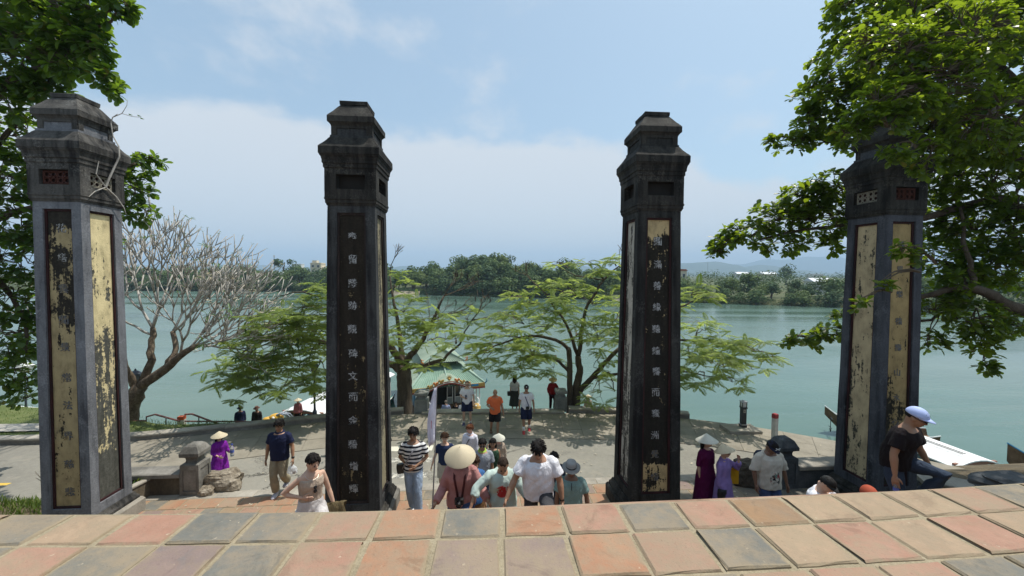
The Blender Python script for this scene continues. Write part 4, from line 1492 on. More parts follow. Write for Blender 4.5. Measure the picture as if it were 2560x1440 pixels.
FBR = random.Random(8)
def fb(L, Yd=1.3):
    out = []
    for px, py, Y, rx, ry, n, sx, sy in L:
        out.append(blob(px, py, Y + FBR.uniform(-2.4, 1.3), rx, ry, n, at(sx, sy, Y), Yd))
    return out
YA = 17.6
bA = at(1013, 1035, YA)
flame_tree('flame tree by the dragon boat roof with dark seed pods and bare top twigs', bA,
  [([bA - Vector((0, 0, .3)), at(1012, 985, YA), at(1010, 940, YA), at(1008, 912, YA)], .36, .30)],
  [([at(1008, 915, YA), at(985, 880, YA - .3), at(960, 850, YA - .6), at(900, 800, YA - 1), at(830, 760, YA - 1)], .2, .05),
   ([at(1006, 930, YA), at(960, 905, YA - .2), at(890, 880, YA - .3), at(780, 850, YA - .5), at(660, 850, YA - .8), at(600, 890, YA - 1)], .18, .03),
   ([at(1010, 912, YA), at(1035, 880, YA), at(1060, 845, YA), at(1085, 800, YA + .2), at(1110, 740, YA + .3)], .17, .04),
   ([at(1012, 920, YA), at(1060, 915, YA - .3), at(1110, 900, YA - .4), at(1150, 860, YA - .5), at(1180, 800, YA - .5)], .12, .02),
   ([at(1008, 912, YA), at(1000, 840, YA + .4), at(985, 760, YA + .6), at(975, 690, YA + .8)], .14, .03),
   ([at(900, 800, YA - 1), at(850, 760, YA - 1), at(760, 730, YA - 1), at(700, 740, YA - 1)], .06, .02)],
  fb([(700, 840, 16.9, 100, 70, 16, 760, 840), (760, 900, 16.9, 70, 60, 9, 790, 860), (780, 800, 17.1, 60, 60, 12, 800, 800), (620, 930, 16.5, 70, 40, 8, 680, 890), (850, 800, 17.2, 60, 90, 18, 860, 820), (640, 870, 16.6, 70, 50, 16, 700, 850), (590, 915, 16.4, 60, 40, 14, 640, 880), (560, 955, 16.3, 40, 28, 8, 600, 910), (660, 920, 16.4, 60, 40, 14, 680, 880), (640, 970, 16.3, 40, 22, 6, 650, 930), (720, 880, 16.6, 70, 60, 20, 740, 850),
      (740, 820, 16.8, 80, 40, 20, 790, 830), (790, 770, 17, 60, 36, 14, 830, 780), (790, 880, 16.8, 60, 70, 20, 800, 850), (740, 950, 16.6, 40, 40, 8, 760, 900), (800, 960, 16.8, 40, 30, 7, 800, 900), (690, 800, 16.8, 50, 30, 8, 740, 810),
      (860, 740, 17, 60, 40, 12, 870, 770), (790, 720, 17, 40, 20, 5, 830, 740), (900, 850, 17, 60, 50, 14, 900, 850),
      (1000, 760, 17.8, 60, 30, 11, 1000, 780), (1010, 820, 17.4, 50, 36, 12, 1010, 840), (1070, 790, 17.6, 50, 30, 9, 1070, 820), (1090, 840, 17.2, 60, 20, 7, 1080, 850), (1150, 850, 17, 40, 20, 4, 1140, 860), (990, 700, 18, 40, 24, 4, 985, 720),
      (1070, 905, 17, 50, 14, 3, 1070, 910), (1180, 790, 17.2, 40, 20, 5, 1170, 810), (1030, 880, 17.2, 36, 16, 3, 1030, 890), (1120, 810, 17.4, 36, 20, 5, 1110, 820)]),
  31, 260,
  pods=[at(x, y, 17.4) for x, y in ((1093, 735), (1120, 755), (1168, 740), (1170, 760), (1190, 735), (1150, 792), (1060, 880), (1200, 775), (1030, 690), (1050, 720), (1160, 802))],
  bare=[(at(1110, 740, YA + .3), (.5, 0, .8), .5, 4), (at(1110, 740, YA + .3), (.9, .2, .35), .55, 4), (at(1085, 800, YA + .2), (.8, -.2, .4), .6, 4), (at(1180, 800, YA - .5), (.5, 0, .6), .5, 3), (at(975, 690, YA + .8), (.1, 0, 1), .5, 4), (at(1060, 845, YA), (.3, .2, .9), .6, 4), (at(1180, 800, YA - .5), (.9, 0, .15), .5, 4)])
YB = 17.5
bB = at(1432, 1032, YB)
flame_tree('many stemmed flame tree behind the woman in red leaning on the stone post', bB,
  [([at(1424, 1040, YB), at(1424, 960, YB), at(1424, 900, YB), at(1420, 870, YB)], .14, .11), ([at(1440, 1040, YB + .1), at(1441, 970, YB + .1), at(1450, 930, YB + .1), at(1445, 890, YB + .2)], .21, .13), ([at(1450, 975, YB), at(1480, 945, YB - .2), at(1520, 900, YB - .3), at(1550, 870, YB - .4)], .13, .08)],
  [([at(1420, 872, YB), at(1390, 850, YB - .3), at(1330, 840, YB - .6), at(1250, 860, YB - .8), at(1190, 890, YB - 1)], .09, .02),
   ([at(1424, 930, YB), at(1390, 900, YB - .2), at(1340, 890, YB - .5), at(1290, 900, YB - .8)], .08, .02),
   ([at(1445, 890, YB + .2), at(1455, 820, YB + .3), at(1470, 760, YB + .4), at(1510, 700, YB + .5), at(1555, 660, YB + .5)], .11, .025),
   ([at(1445, 890, YB + .2), at(1420, 820, YB), at(1380, 760, YB - .2), at(1350, 720, YB - .3)], .09, .02),
   ([at(1550, 870, YB - .4), at(1620, 850, YB - .5), at(1700, 850, YB - .6), at(1800, 860, YB - .8), at(1900, 880, YB - .9)], .09, .015),
   ([at(1550, 870, YB - .4), at(1640, 800, YB - .3), at(1720, 760, YB - .3), at(1760, 740, YB - .3)], .07, .02),
   ([at(1480, 945, YB - .2), at(1600, 930, YB - .8), at(1720, 930, YB - 1), at(1810, 950, YB - 1)], .07, .015),
   ([at(1510, 700, YB + .5), at(1440, 690, YB + .3), at(1380, 660, YB + .2)], .035, .012)],
  fb([(1215, 870, 16.6, 40, 26, 8, 1250, 860), (1200, 900, 16.5, 36, 22, 6, 1230, 880), (1265, 850, 16.7, 46, 34, 12, 1300, 850), (1290, 910, 16.6, 50, 26, 10, 1300, 890), (1330, 870, 16.7, 50, 34, 14, 1350, 860), (1270, 800, 16.9, 50, 24, 8, 1310, 810), (1340, 810, 17, 56, 34, 14, 1370, 820),
      (1320, 750, 17.2, 50, 26, 9, 1350, 760), (1390, 770, 17.2, 60, 34, 14, 1400, 790), (1290, 740, 17.2, 30, 16, 4, 1330, 750), (1420, 720, 17.6, 60, 22, 10, 1440, 740), (1360, 710, 17.4, 36, 16, 5, 1380, 720), (1480, 740, 17.8, 60, 30, 12, 1480, 760), (1500, 680, 18, 40, 18, 6, 1510, 700), (1530, 650, 18, 24, 12, 4, 1540, 665), (1390, 655, 17.8, 24, 8, 2, 1420, 670), (1460, 655, 17.9, 30, 8, 3, 1480, 670),
      (1440, 820, 17.2, 50, 36, 12, 1440, 840), (1500, 820, 17.2, 56, 36, 14, 1500, 850), (1375, 905, 17.6, 50, 24, 7, 1390, 890), (1500, 900, 16.8, 40, 30, 7, 1500, 890), (1540, 780, 17.4, 50, 36, 12, 1540, 800), (1520, 960, 16.7, 36, 22, 4, 1520, 930), (1490, 985, 16.6, 36, 16, 3, 1500, 950),
      (1580, 730, 17.6, 50, 36, 10, 1570, 760), (1620, 830, 17.2, 60, 50, 16, 1620, 850), (1630, 930, 16.7, 60, 30, 10, 1640, 920), (1700, 760, 17.2, 50, 28, 8, 1700, 780), (1740, 730, 17.2, 40, 22, 6, 1740, 745), (1740, 810, 17, 50, 26, 9, 1740, 840), (1720, 870, 16.9, 50, 30, 10, 1720, 860), (1800, 850, 16.8, 50, 26, 10, 1800, 860), (1860, 860, 16.7, 50, 18, 8, 1860, 870), (1910, 880, 16.6, 36, 14, 5, 1900, 880), (1790, 900, 16.7, 50, 22, 8, 1790, 890), (1750, 940, 16.6, 50, 22, 8, 1760, 930), (1830, 945, 16.6, 40, 18, 5, 1810, 945), (1870, 910, 16.6, 30, 14, 4, 1850, 900)]),
  33, 260, pods=[at(x, y, 17.3) for x, y in ((1500, 760), (1450, 850))],
  bare=[(at(1555, 660, YB + .5), (.1, 0, .8), .4, 2), (at(1350, 720, YB - .3), (-.6, 0, .5), .45, 3)])

# ---- trees on the far bank
FAR_G = [leaf_mat('far_leaf_a', (.085, .135, .06), (.13, .18, .07), (.2, .27, .07), .2, .7, .1), leaf_mat('far_leaf_b', (.066, .112, .055), (.098, .145, .066), (.15, .2, .07), .2, .7, .1), leaf_mat('far_leaf_c', (.115, .165, .065), (.16, .205, .075), (.22, .29, .08), .25, .7, .1)]
def crown_mesh(rnd, kind_, n_lobes, npts):
    m = MB()
    lobes = []
    for i in range(n_lobes):
        if kind_ == 'tall':
            c = Vector((rnd.uniform(-.16, .16), rnd.uniform(-.16, .16), .25 + .65 * i / n_lobes))
            r = rnd.uniform(.13, .22)
        elif kind_ == 'umbrella':
            a = rnd.random() * 6.3
            c = Vector((math.cos(a) * .26, math.sin(a) * .26, .82 + rnd.uniform(-.06, .08)))
            r = rnd.uniform(.10, .17)
        else:
            a = rnd.random() * 6.3
            q = rnd.uniform(.05, .30)
            c = Vector((math.cos(a) * q, math.sin(a) * q, rnd.uniform(.32, .84)))
            r = rnd.uniform(.14, .24)
        lobes.append((c, r))
    for c, r in lobes:
        for k in range(npts):
            d = inball(rnd, .18)
            if d.z < -.5 and rnd.random() < .5:
                continue
            p = c + Vector((d.x * r, d.y * r, d.z * r * .8))
            nrm = (d + Vector((rnd.uniform(-.7, .7), rnd.uniform(-.7, .7), rnd.uniform(-.3, .9)))).normalized()
            x = nrm.orthogonal().normalized()
            x = Matrix.Rotation(rnd.random() * 6.3, 3, nrm) @ x
            y = nrm.cross(x)
            s = rnd.uniform(.022, .048)
            m.add([p - x * s, p - y * s * .7, p + x * s, p + y * s * .8], [(0, 1, 2, 3)])
    return m
def trunk_mesh(rnd, top):
    m = MB()
    pts = [Vector((rnd.uniform(-.02, .02) * i, rnd.uniform(-.02, .02) * i, top * i / 4)) for i in range(5)]
    m.tube(pts, [.035, .03, .025, .02, .012], 6)
    for k in range(4):
        a = rnd.random() * 6.3
        b = pts[2].lerp(pts[3], rnd.random())
        m.tube([b, b + Vector((math.cos(a) * .2, math.sin(a) * .2, .22))], [.014, .006], 4)
    return m
def far_trees():
    rnd = random.Random(77)
    crowns, trunks = {}, {}
    for k, nl, npn, c in (('round', 11, 75, 3), ('tall', 9, 70, 2), ('umbrella', 8, 70, 1), ('bush', 8, 60, 2)):
        crowns[k] = []
        for v in range(c):
            mb = crown_mesh(rnd, k, nl, npn)
            for g in range(3):
                crowns[k].append((mb.mesh('crown', FAR_G[g]), g))
        trunks[k] = trunk_mesh(rnd, .6 if k != 'umbrella' else .85).mesh('trunk', BARK)
    def tree(x, d, h, w, k, g=None, label=None, group=None):
        pick = [c for c in crowns[k] if g is None or c[1] == g]
        me, gi = rnd.choice(pick)
        r = thing('far_tree', label, 'tree', (x, shore_y(x) + d, far_z(x, d) - .3), rnd.random() * 6.3, group)
        put('crown', me, r, scale=(h * w, h * w, h))
        put('trunk', trunks[k], r, scale=h)
    def flabel(x, row, g):
        tone = ('mid green', 'dark green', 'pale yellow green')[g]
        where = ('at the water\'s edge', 'in the second row', 'behind the front rows')[row]
        part = 'left of the two black pillars' if x < -72 else ('between the two black pillars' if x < 52 else ('left of the ochre panelled pillar' if x < 103 else 'right of the ochre panelled pillar'))
        return '%s far bank tree %s, %s' % (tone, where, part), 'trees of the far bank, ' + part
    x = -215.0
    while x < 175:
        for row, (d0, h0) in enumerate(((2.0, 8.5), (8, 11), (18, 12.5))):
            xx = x + rnd.uniform(-2.5, 2.5)
            h = h0 * rnd.uniform(.75, 1.2)
            if -60 < x < -40 and row == 0:
                h *= .4
            if x < -60:
                h *= 1.0
            if x > 50:
                h *= .70
            g = 1 if rnd.random() < .45 else rnd.choice((0, 0, 2))
            Lr, A = flabel(xx, row, g)
            tree(xx, d0 + rnd.uniform(-1.5, 1.5), h, rnd.uniform(1.0, 1.4) if row else rnd.uniform(1.2, 1.7), 'round', g, Lr, A)
        x += 5.4
    # the tall wood in the middle
    for i in range(64):
        x = -44 + 62 * rnd.random()
        d = rnd.uniform(14, 62)
        hh = 14.6 * (1 - ((x + 15) / 46) ** 2 * .6) * rnd.uniform(.72, 1.06)
        g, kk = rnd.choice((0, 1, 2)), rnd.choice(('round', 'round', 'tall'))
        lw = '%s %s tree of the high wood on the far bank, %s' % (('mid green', 'dark green', 'pale green')[g], 'slender' if kk == 'tall' else 'broad', 'at its left end' if x < -30 else ('in its middle' if x < 0 else 'at its right end'))
        tree(x, d, hh, rnd.uniform(.7, 1.1), kk, g, lw, 'trees of the high wood on the far bank')
    for i in range(12):
        x = 22 + 22 * rnd.random()
        g = rnd.choice((0, 1))
        tree(x, rnd.uniform(10, 40), rnd.uniform(9, 13), 1.0, 'round', g, *flabel(x, 2, g))
    s = at(1418, 700, 178)
    tree(s.x, 20, 16, .95, 'round', 0, 'round crowned tree standing alone above the far bank beside the high wood')
    s = at(711, 690, 260)
    tree(s.x, s.y - shore_y(s.x), 17, 1.0, 'umbrella', 1, 'flat topped tree on the far skyline near the thin mast')
    s = at(1966, 690, 300)
    tree(s.x, s.y - shore_y(s.x), 19.5, .9, 'round', 1, 'dark round tree rising alone above the far plain before the blue hills')
    s = at(2105, 690, 150)
    tree(s.x, 6, 20, .6, 'tall', 1, 'tall dark conifer at the edge of the ochre panelled pillar on the far bank')
    # the plain behind reads as one mass
    m = MB()
    src = [crown_mesh(rnd, 'round', 6, 16) for _ in range(4)]
    for i in range(900):
        d = 26 + 700 * rnd.random() ** 2.0
        x = rnd.uniform(-260, 230) * (1 + d / 220)
        h = rnd.uniform(5, 11) * (1 + d / 1400)
        p = Vector((x, shore_y(max(-800, min(400, x))) + d, WATER + 1.5 + min(d, 66) * .02))
        sp = rnd.choice(src)
        m.add([(v[0] * h * 1.5 + p.x, v[1] * h * 1.5 + p.y, v[2] * h + p.z) for v in sp.v], sp.f)
    kind(m.build('distant_woodland', FAR_G[1], fix=False), 'stuff')
    # low scrub right at the water
    m = MB()
    src = [crown_mesh(rnd, 'bush', 5, 26) for _ in range(4)]
    x = -215
    while x < 175:
        h = rnd.uniform(2.6, 5.5)
        p = Vector((x, shore_y(x) + rnd.uniform(.0, 3.5), WATER - 1.2))
        sp = rnd.choice(src)
        m.add([(v[0] * h * 2.2 + p.x, v[1] * h * 1.2 + p.y, v[2] * h + p.z) for v in sp.v], sp.f)
        x += rnd.uniform(.7, 1.6)
    kind(m.build('bank_scrub', FAR_G[1], fix=False), 'stuff')
far_trees()

# air
hz = NT('haze')
hz.t.nodes.remove(hz.b)
pv = hz.n('ShaderNodeVolumePrincipled')
pv.inputs['Color'].default_value = (.55, .77, 1.0, 1)
pv.inputs['Density'].default_value = 2.3e-4
pv.inputs['Anisotropy'].default_value = .0
hz.t.links.new(pv.outputs[0], hz.out.inputs['Volume'])
m = MB()
m.box((0, 3900, 175), (16000, 8400, 400))
# bottom a metre below the water's lowest ground
zb = min(v[2] for v in m.v)
m.v = [(x, y, (WATER - 3.2 if z == zb else 420)) for x, y, z in m.v]
haze = kind(m.build('haze', hz.m), 'stuff')
# ================================================================ people
SKIN = {
 'light': plain('skin_light', (.56, .36, .26), .55, .35, .06), 'mid': plain('skin_mid', (.44, .26, .17), .55, .35, .06),
 'tan': plain('skin_tan', (.32, .175, .105), .5, .4, .06), 'dark': plain('skin_dark', (.20, .105, .065), .5, .4, .06), 'pink': plain('skin_pink', (.60, .36, .28), .55, .35, .06)}
HAIR_B, HAIR_BR, HAIR_R, HAIR_G, HAIR_D = plain('hair_black', (.012, .010, .009), .75, .18), plain('hair_brown', (.06, .032, .018), .75, .18), plain('hair_red_brown', (.13, .05, .022), .75, .18), plain('hair_grey', (.16, .14, .12), .75, .18), plain('hair_dark_brown', (.028, .017, .011), .75, .18)
EYE_M, LIP_M, BROW_M = plain('eye_dark', (.015, .01, .008), .3, .5), plain('lip', (.30, .11, .09), .5), HAIR_B
BLK = plain('black_plastic', (.014, .014, .015), .4, .5)
PENDING = []          # meshes waiting to be fused into one skin

def fuse(mb, name, mat, parent, voxel, wrinkle=0.0, extra=None, smooth=3):
    me = mb.mesh(name)
    o = bpy.data.objects.new(name, me)
    COL.objects.link(o)
    o.parent = parent
    r = o.modifiers.new('r', 'REMESH')
    r.mode = 'VOXEL'
    r.voxel_size = voxel
    s = o.modifiers.new('s', 'SMOOTH')
    s.iterations = smooth
    s.factor = .5
    PENDING.append((o, mat, wrinkle, extra))
    return o

def settle():
    bpy.context.view_layer.update()
    dg = bpy.context.evaluated_depsgraph_get()
    for o, mat, wr, extra in PENDING:
        me = bpy.data.meshes.new_from_object(o.evaluated_get(dg))
        me.name = o.name
        n = len(me.vertices)
        if wr and n:
            co = np.empty(n * 3)
            no = np.empty(n * 3)
            me.vertices.foreach_get('co', co)
            me.vertices.foreach_get('normal', no)
            co, no = co.reshape(-1, 3), no.reshape(-1, 3)
            sd = hash(o.name) % 97
            for i in range(n):
                x, y, z = co[i]
                w = mnoise.noise((x * 11 + sd, y * 11, z * 5 + x * 6)) * .6 + mnoise.noise((x * 5, y * 5 + sd, z * 13 - x * 9)) * .7
                co[i] += no[i] * w * wr * 1.9
            me.vertices.foreach_set('co', co.ravel())
        if extra is not None and extra.v:
            bm = bmesh.new()
            bm.from_mesh(me)
            tmp = extra.mesh('hand_tmp')
            bm.from_mesh(tmp)
            bm.to_mesh(me)
            bm.free()
            bpy.data.meshes.remove(tmp)
        me.polygons.foreach_set('use_smooth', [True] * len(me.polygons))
        me.materials.clear()
        me.materials.append(mat)
        old = o.data
        o.modifiers.clear()
        o.data = me
        bpy.data.meshes.remove(old)
    PENDING.clear()

def ell(c, rx, ry, M=None, n=16, sq=2.3, tilt=0.0):
    pts = []
    for k in range(n):
        a = 2 * math.pi * k / n
        ca, sa = math.cos(a), math.sin(a)
        x = math.copysign(abs(ca) ** (2 / sq), ca) * rx
        y = math.copysign(abs(sa) ** (2 / sq), sa) * ry
        p = Vector((c[0] + x, c[1] + y, c[2] + y * tilt))
        pts.append(M(p) if M else p)
    return pts

def two_bone(a, b, l1, l2, hint):
    a, b = Vector(a), Vector(b)
    d = b - a
    L = min(d.length, (l1 + l2) * .999)
    u = d.normalized()
    x = (l1 * l1 - l2 * l2 + L * L) / (2 * L)
    h = math.sqrt(max(l1 * l1 - x * x, 0))
    w = Vector(hint) - u * Vector(hint).dot(u)
    w.normalize()
    return a + u * x + w * h, a + u * L

HANG = lambda s, sp=.16, f=.0, bend_=.16: ((sp * s, -f, -1), (sp * .35 * s, -f - bend_, -1))

FIT = [None]
def stand(px, py, Y, zf, hat=0.0):
    """base point and body height from where the top of the head shows"""
    p = at(px, py, Y)
    FIT[0] = (p, zf, hat)
    return p.x, Y, zf, p.z - zf - hat

class Person:
    """stands at the origin facing -Y; +X is the figure's own left hand"""
    def __init__(s, label, x, y, z, H=1.7, rz=0.0, skin='tan', fem=False, fat=1.0, lean=0.0, nod=0.0, look=0.0, turn=0.0,
                 arms=None, feet=None, crouch=0.0, voxel=.0135, group=None, lift=0.0):
        s.k = H / 1.70
        s.root = thing('person', label, 'person', (x, y, z), rz, group)
        s.fem, s.fat, s.lean, s.nod, s.look, s.skin, s.vox = fem, fat, lean, nod, look, skin, voxel
        k = s.k
        s.pz = .90 - crouch                      # height of the hips
        s.sh = (.150 if fem else .172) * (1 + (fat - 1) * .30)
        s.sleeves, s.arms = [], []
        ar = arms or {}
        for sd in (-1, 1):
            d1, d2 = ar.get(sd, HANG(sd))
            S = s.M(Vector((sd * s.sh, 0.0, 1.362 - .9 + s.pz + (0 if fem else .008))))
            e = S + Vector(d1).normalized() * .285
            w = e + Vector(d2).normalized() * .245
            s.arms.append((sd, S, e, w, Vector(d2).normalized()))
        s.legs = []
        ft = feet or {-1: (-.10, .03, 0), 1: (.10, -.02, 0)}
        for sd in (-1, 1):
            h = Vector((sd * .088, 0, s.pz))
            f = Vector(ft[sd])
            a = Vector((f.x, f.y, f.z + .085))
            kn, an = two_bone(h, a, .43, .41, (sd * .12, -1, .05))
            s.legs.append((sd, h, kn, an))
        s.head_c = Vector((0, -.012, 1.585 - .9 + s.pz))
        s.neck = Vector((0, .012, 1.455 - .9 + s.pz))
        if FIT[0]:
            tgt, zf, hat = FIT[0]
            FIT[0] = None
            top = max((s.HM(s.head_c + Vector(v)) for v in ((0, 0, .128), (0, .09, .07), (0, -.09, .07))), key=lambda q: q.z)
            s.k = max(.86, min(1.09, (tgt.z - hat - zf) / top.z))
            if abs((tgt.z - hat - zf) / top.z - s.k) > .002:
                print('FIT', label[:40], round((tgt.z - hat - zf) / top.z, 3), round(tgt.z - hat - zf - top.z * s.k, 3))
                if abs(lift) > 0:
                    s.root.location.z += max(-lift, min(lift, tgt.z - hat - zf - top.z * s.k))
            hd = Matrix.Rotation(rz, 3, 'Z') @ s.HM(s.head_c) * s.k
            s.root.location.x = tgt.x - hd.x
            s.root.location.y -= hd.y * .5
    def sc(s, p):
        return Vector(p) * s.k
    def M(s, p):
        """bend of the back"""
        p = Vector(p)
        t = max(0, min(1, (p.z - (s.pz + .02)) / .34))
        a = s.lean * t
        piv = Vector((0, 0, s.pz + .04))
        return Matrix.Rotation(a, 3, 'X') @ (p - piv) + piv if a else p
    def HM(s, p):
        p = Vector(p)
        m = Matrix.Rotation(s.look, 3, 'Z') @ Matrix.Rotation(s.nod, 3, 'X')
        return s.M(s.neck) + Matrix.Rotation(s.lean * .85, 3, 'X') @ (m @ (p - s.neck))
    def scaled(s, mb):
        mb.v = [tuple(Vector(v) * s.k) for v in mb.v]
        return mb
    def put(s, mb, name, mat, smooth=True, parent=None):
        return s.scaled(mb).build(name, mat, parent or s.root, smooth)
    # --- body
    def body(s, shoes_bare=False):
        fm, ft, dz = s.fem, s.fat, s.pz - .9
        mb = MB()
        if fm:
            prof = [(.84, .150, .105), (.92, .168, .115), (1.0, .145, .10), (1.09, .122, .09), (1.18, .135, .10), (1.27, .150, .122), (1.34, .150, .10), (1.395, .125, .082), (1.43, .075, .06), (1.455, .047, .047), (1.50, .044, .046), (1.545, .046, .05)]
        else:
            prof = [(.84, .150, .108), (.92, .160, .115), (1.0, .152, .11), (1.09, .150, .11), (1.18, .162, .115), (1.27, .178, .122), (1.34, .178, .112), (1.40, .145, .09), (1.435, .085, .068), (1.46, .058, .056), (1.50, .054, .056), (1.545, .054, .06)]
        rings = []
        for z, rx, ry in prof:
            f = 1 + (ft - 1) * max(0, 1 - abs(z - 1.08) / .34)
            rings.append(ell((0, .012 if z > 1.42 else 0 - (ry * (f - 1) * .6), z + dz), rx * (1 + (f - 1) * .75), ry * f, s.M))
        mb.loft(rings)
        # head: skull, face, jaw, nose, ears
        hc = s.head_c
        def hball(c, r, n=12):
            t = MB()
            t.ball((0, 0, 0), 1, n)
            mb.add([s.HM(hc + Vector(c) + Vector((v[0] * r[0], v[1] * r[1], v[2] * r[2]))) for v in t.v], t.f)
        hball((0, .012, .025), (.077, .096, .092))
        hball((0, -.022, -.02), (.066, .074, .085))
        hball((0, -.040, -.068), (.044, .048, .040), 10)
        hball((0, -.104, -.020), (.014, .018, .024), 8)
        hball((0, -.094, .0), (.010, .016, .03), 8)
        for sd in (-1, 1):
            hball((sd * .078, .012, -.012), (.012, .02, .032), 8)
        # arms and legs
        a0 = (.047 if fm else .056) * (1 + (ft - 1) * .5)
        for sd, S, e, w, d in s.arms:
            mb.ball(S, (a0 * .86,) * 3, 8)
            mid = e + (w - e) * .3
            mb.tube([S, S.lerp(e, .45), e, mid, w], [a0 * .86, a0 * .90, a0 * .70, a0 * .76, a0 * .48], 10)
            mb.tube([w - d * .02, w + d * .05], [a0 * .5, a0 * .52], 8, flat=.8)
        for sd, h, kn, an in s.legs:
            mb.tube([h + Vector((0, 0, .02)), h.lerp(kn, .5), kn, kn.lerp(an, .3), an], [.082, .072, .052, .054, .034], 10)
            mb.ball(kn, .05, 8)
            mb.loft([ell((an.x, an.y + .035 - .13 * t, an.z - .085 + .02 + .055 * (1 - t) * .6), 0, 0) if False else [Vector((an.x + math.cos(q) * rx, an.y + y, an.z - .085 + hz / 2 + math.sin(q) * hz / 2)) for q in [2 * math.pi * j / 10 for j in range(10)]] for t, y, rx, hz in ((0, .055, .028, .05), (.2, .02, .034, .085), (.5, -.06, .04, .06), (.8, -.13, .042, .04), (1, -.165, .028, .028))])
        s.scaled(mb)
        hands = MB()
        for sd, S, e, w, d in s.arms:
            s.hand(hands, sd, w, d, e)
        s.scaled(hands)
        s.body_o = fuse(mb, 'body', SKIN[s.skin], s.root, s.vox, 0, hands, 2)
        # face marks
        m = MB()
        for sd in (-1, 1):
            c = hc + Vector((sd * .030, -.088, .004))
            t = MB()
            t.ball((0, 0, 0), 1, 6)
            m = MB().add([s.HM(c + Vector((v[0] * .011, v[1] * .007, v[2] * .005))) for v in t.v], t.f)
            s.put(m, 'eye', EYE_M)
            m = MB().add([s.HM(hc + Vector((sd * .031, -.091, .026)) + Vector((v[0] * .017, v[1] * .007, v[2] * .0035))) for v in t.v], t.f)
            s.put(m, 'eyebrow', BROW_M)
        m = MB().add([s.HM(hc + Vector((0, -.087, -.058)) + Vector((v[0] * .022, v[1] * .009, v[2] * .007))) for v in t.v], t.f)
        s.put(m, 'mouth', LIP_M)
        return s
    def hand(s, mb, sd, w, d, e, curl=.75):
        d = Vector(d).normalized()
        f = (w - e).normalized()
        n = Vector((-sd, 0, 0)) - d * Vector((-sd, 0, 0)).dot(d)     # the palm looks to the body
        if n.length < .2:
            n = Vector((0, 0, -1)) - d * Vector((0, 0, -1)).dot(d)
        n.normalize()
        u = d.cross(n).normalized()
        if u.y > 0:
            u = -u                                                   # thumb side to the front
        q = .9 if s.fem else 1.0
        o = w + d * .03
        rings = []
        for t, wd, th in ((0, .026, .020), (.03, .036, .018), (.06, .041, .016), (.088, .040, .013)):
            c = o + d * t * q
            rings.append([c + (u * math.cos(a) * wd + n * math.sin(a) * th) * q for a in [2 * math.pi * j / 10 for j in range(10)]])
        mb.loft(rings)
        for i, (off, L) in enumerate(((.030, .070), (.010, .080), (-.011, .074), (-.030, .058))):
            b = o + (d * .082 + u * off) * q
            p = [b]
            dd = d.copy()
            for j in range(3):
                ang = curl * (.35 + .3 * j)
                dd = (d * math.cos(ang) + n * math.sin(ang))
                p.append(p[-1] + dd * L * q * (.42, .33, .25)[j])
            mb.tube(p, [.0095 * q, .009 * q, .008 * q, .006 * q], 6)
        b = o + (d * .02 + u * .03) * q
        mb.tube([b, b + (d * .03 + u * .022 + n * .012) * q, b + (d * .06 + u * .026 + n * .03) * q], [.013 * q, .011 * q, .008 * q], 6)
        s.hands = getattr(s, 'hands', {})
        s.hands[sd] = s.sc(o + d * .09 + n * .02)
    # --- clothes
    def shirt(s, mat, sleeve=.55, hem=.86, loose=.018, neck=1.425, name='shirt', flare=0.0, wr=.006, open_v=0.0, waist=None, shoulder=True):
        fm, ft, dz = s.fem, s.fat, s.pz - .9
        mb = MB()
        if fm:
            prof = [(.78, .175, .12), (.86, .172, .118), (.94, .168, .115), (1.02, .148, .104), (1.10, .138, .10), (1.18, .145, .11), (1.27, .154, .124), (1.34, .152, .104), (1.395, .128, .086), (1.425, .085, .066), (1.45, .058, .056)]
        else:
            prof = [(.78, .17, .12), (.86, .168, .12), (.94, .166, .118), (1.02, .164, .116), (1.10, .164, .116), (1.18, .170, .12), (1.27, .180, .124), (1.34, .178, .114), (1.395, .148, .092), (1.425, .098, .074), (1.45, .066, .062)]
        prof = [(hem, *[prof[0][i] if hem <= prof[0][0] else np.interp(hem, [p[0] for p in prof], [p[i] for p in prof]) for i in (1, 2)])] + [p for p in prof if hem + .02 < p[0] < neck] + [(neck, *[float(np.interp(neck, [p[0] for p in prof], [p[i] for p in prof])) for i in (1, 2)])]
        rings = []
        for z, rx, ry in prof:
            f = 1 + (ft - 1) * max(0, 1 - abs(z - 1.06) / .36)
            lo = loose * (1 if z < 1.36 else .55) + flare * max(0, 1.1 - z)
            rings.append(ell((0, .008 if z > 1.4 else -(ry * (f - 1) * .6), z + dz), rx * (1 + (f - 1) * .75) + lo, ry * f + lo, s.M, tilt=(.28 if z > 1.40 else 0)))
        mb.loft(rings)
        a0 = (.047 if fm else .056) * (1 + (ft - 1) * .5)
        if sleeve:
            for sd, S, e, w, d in s.arms:
                mb.ball(S + Vector((-sd * .014, 0, -.008)), (a0 * 1.0 + loose * .6,) * 3, 8)
                if sleeve <= .6:
                    t = sleeve / .6
                    end = S.lerp(e, min(.98, t * .72))
                    mb.tube([S, S.lerp(end, .5), end], [a0 * 1.0 + loose * .6, a0 * .94 + loose * 1.0, a0 * .90 + loose * 1.35], 10)
                else:
                    end = e.lerp(w, min(.97, (sleeve - .6) / .4))
                    mb.tube([S, S.lerp(e, .5), e, e.lerp(end, .5), end], [a0 * 1.0 + loose * .6, a0 * .94 + loose * .9, a0 * .78 + loose, a0 * .74 + loose, a0 * .6 + loose * (1.0 + flare * 5)], 10)
        s.scaled(mb)
        return fuse(mb, name, mat, s.root, s.vox, wr)
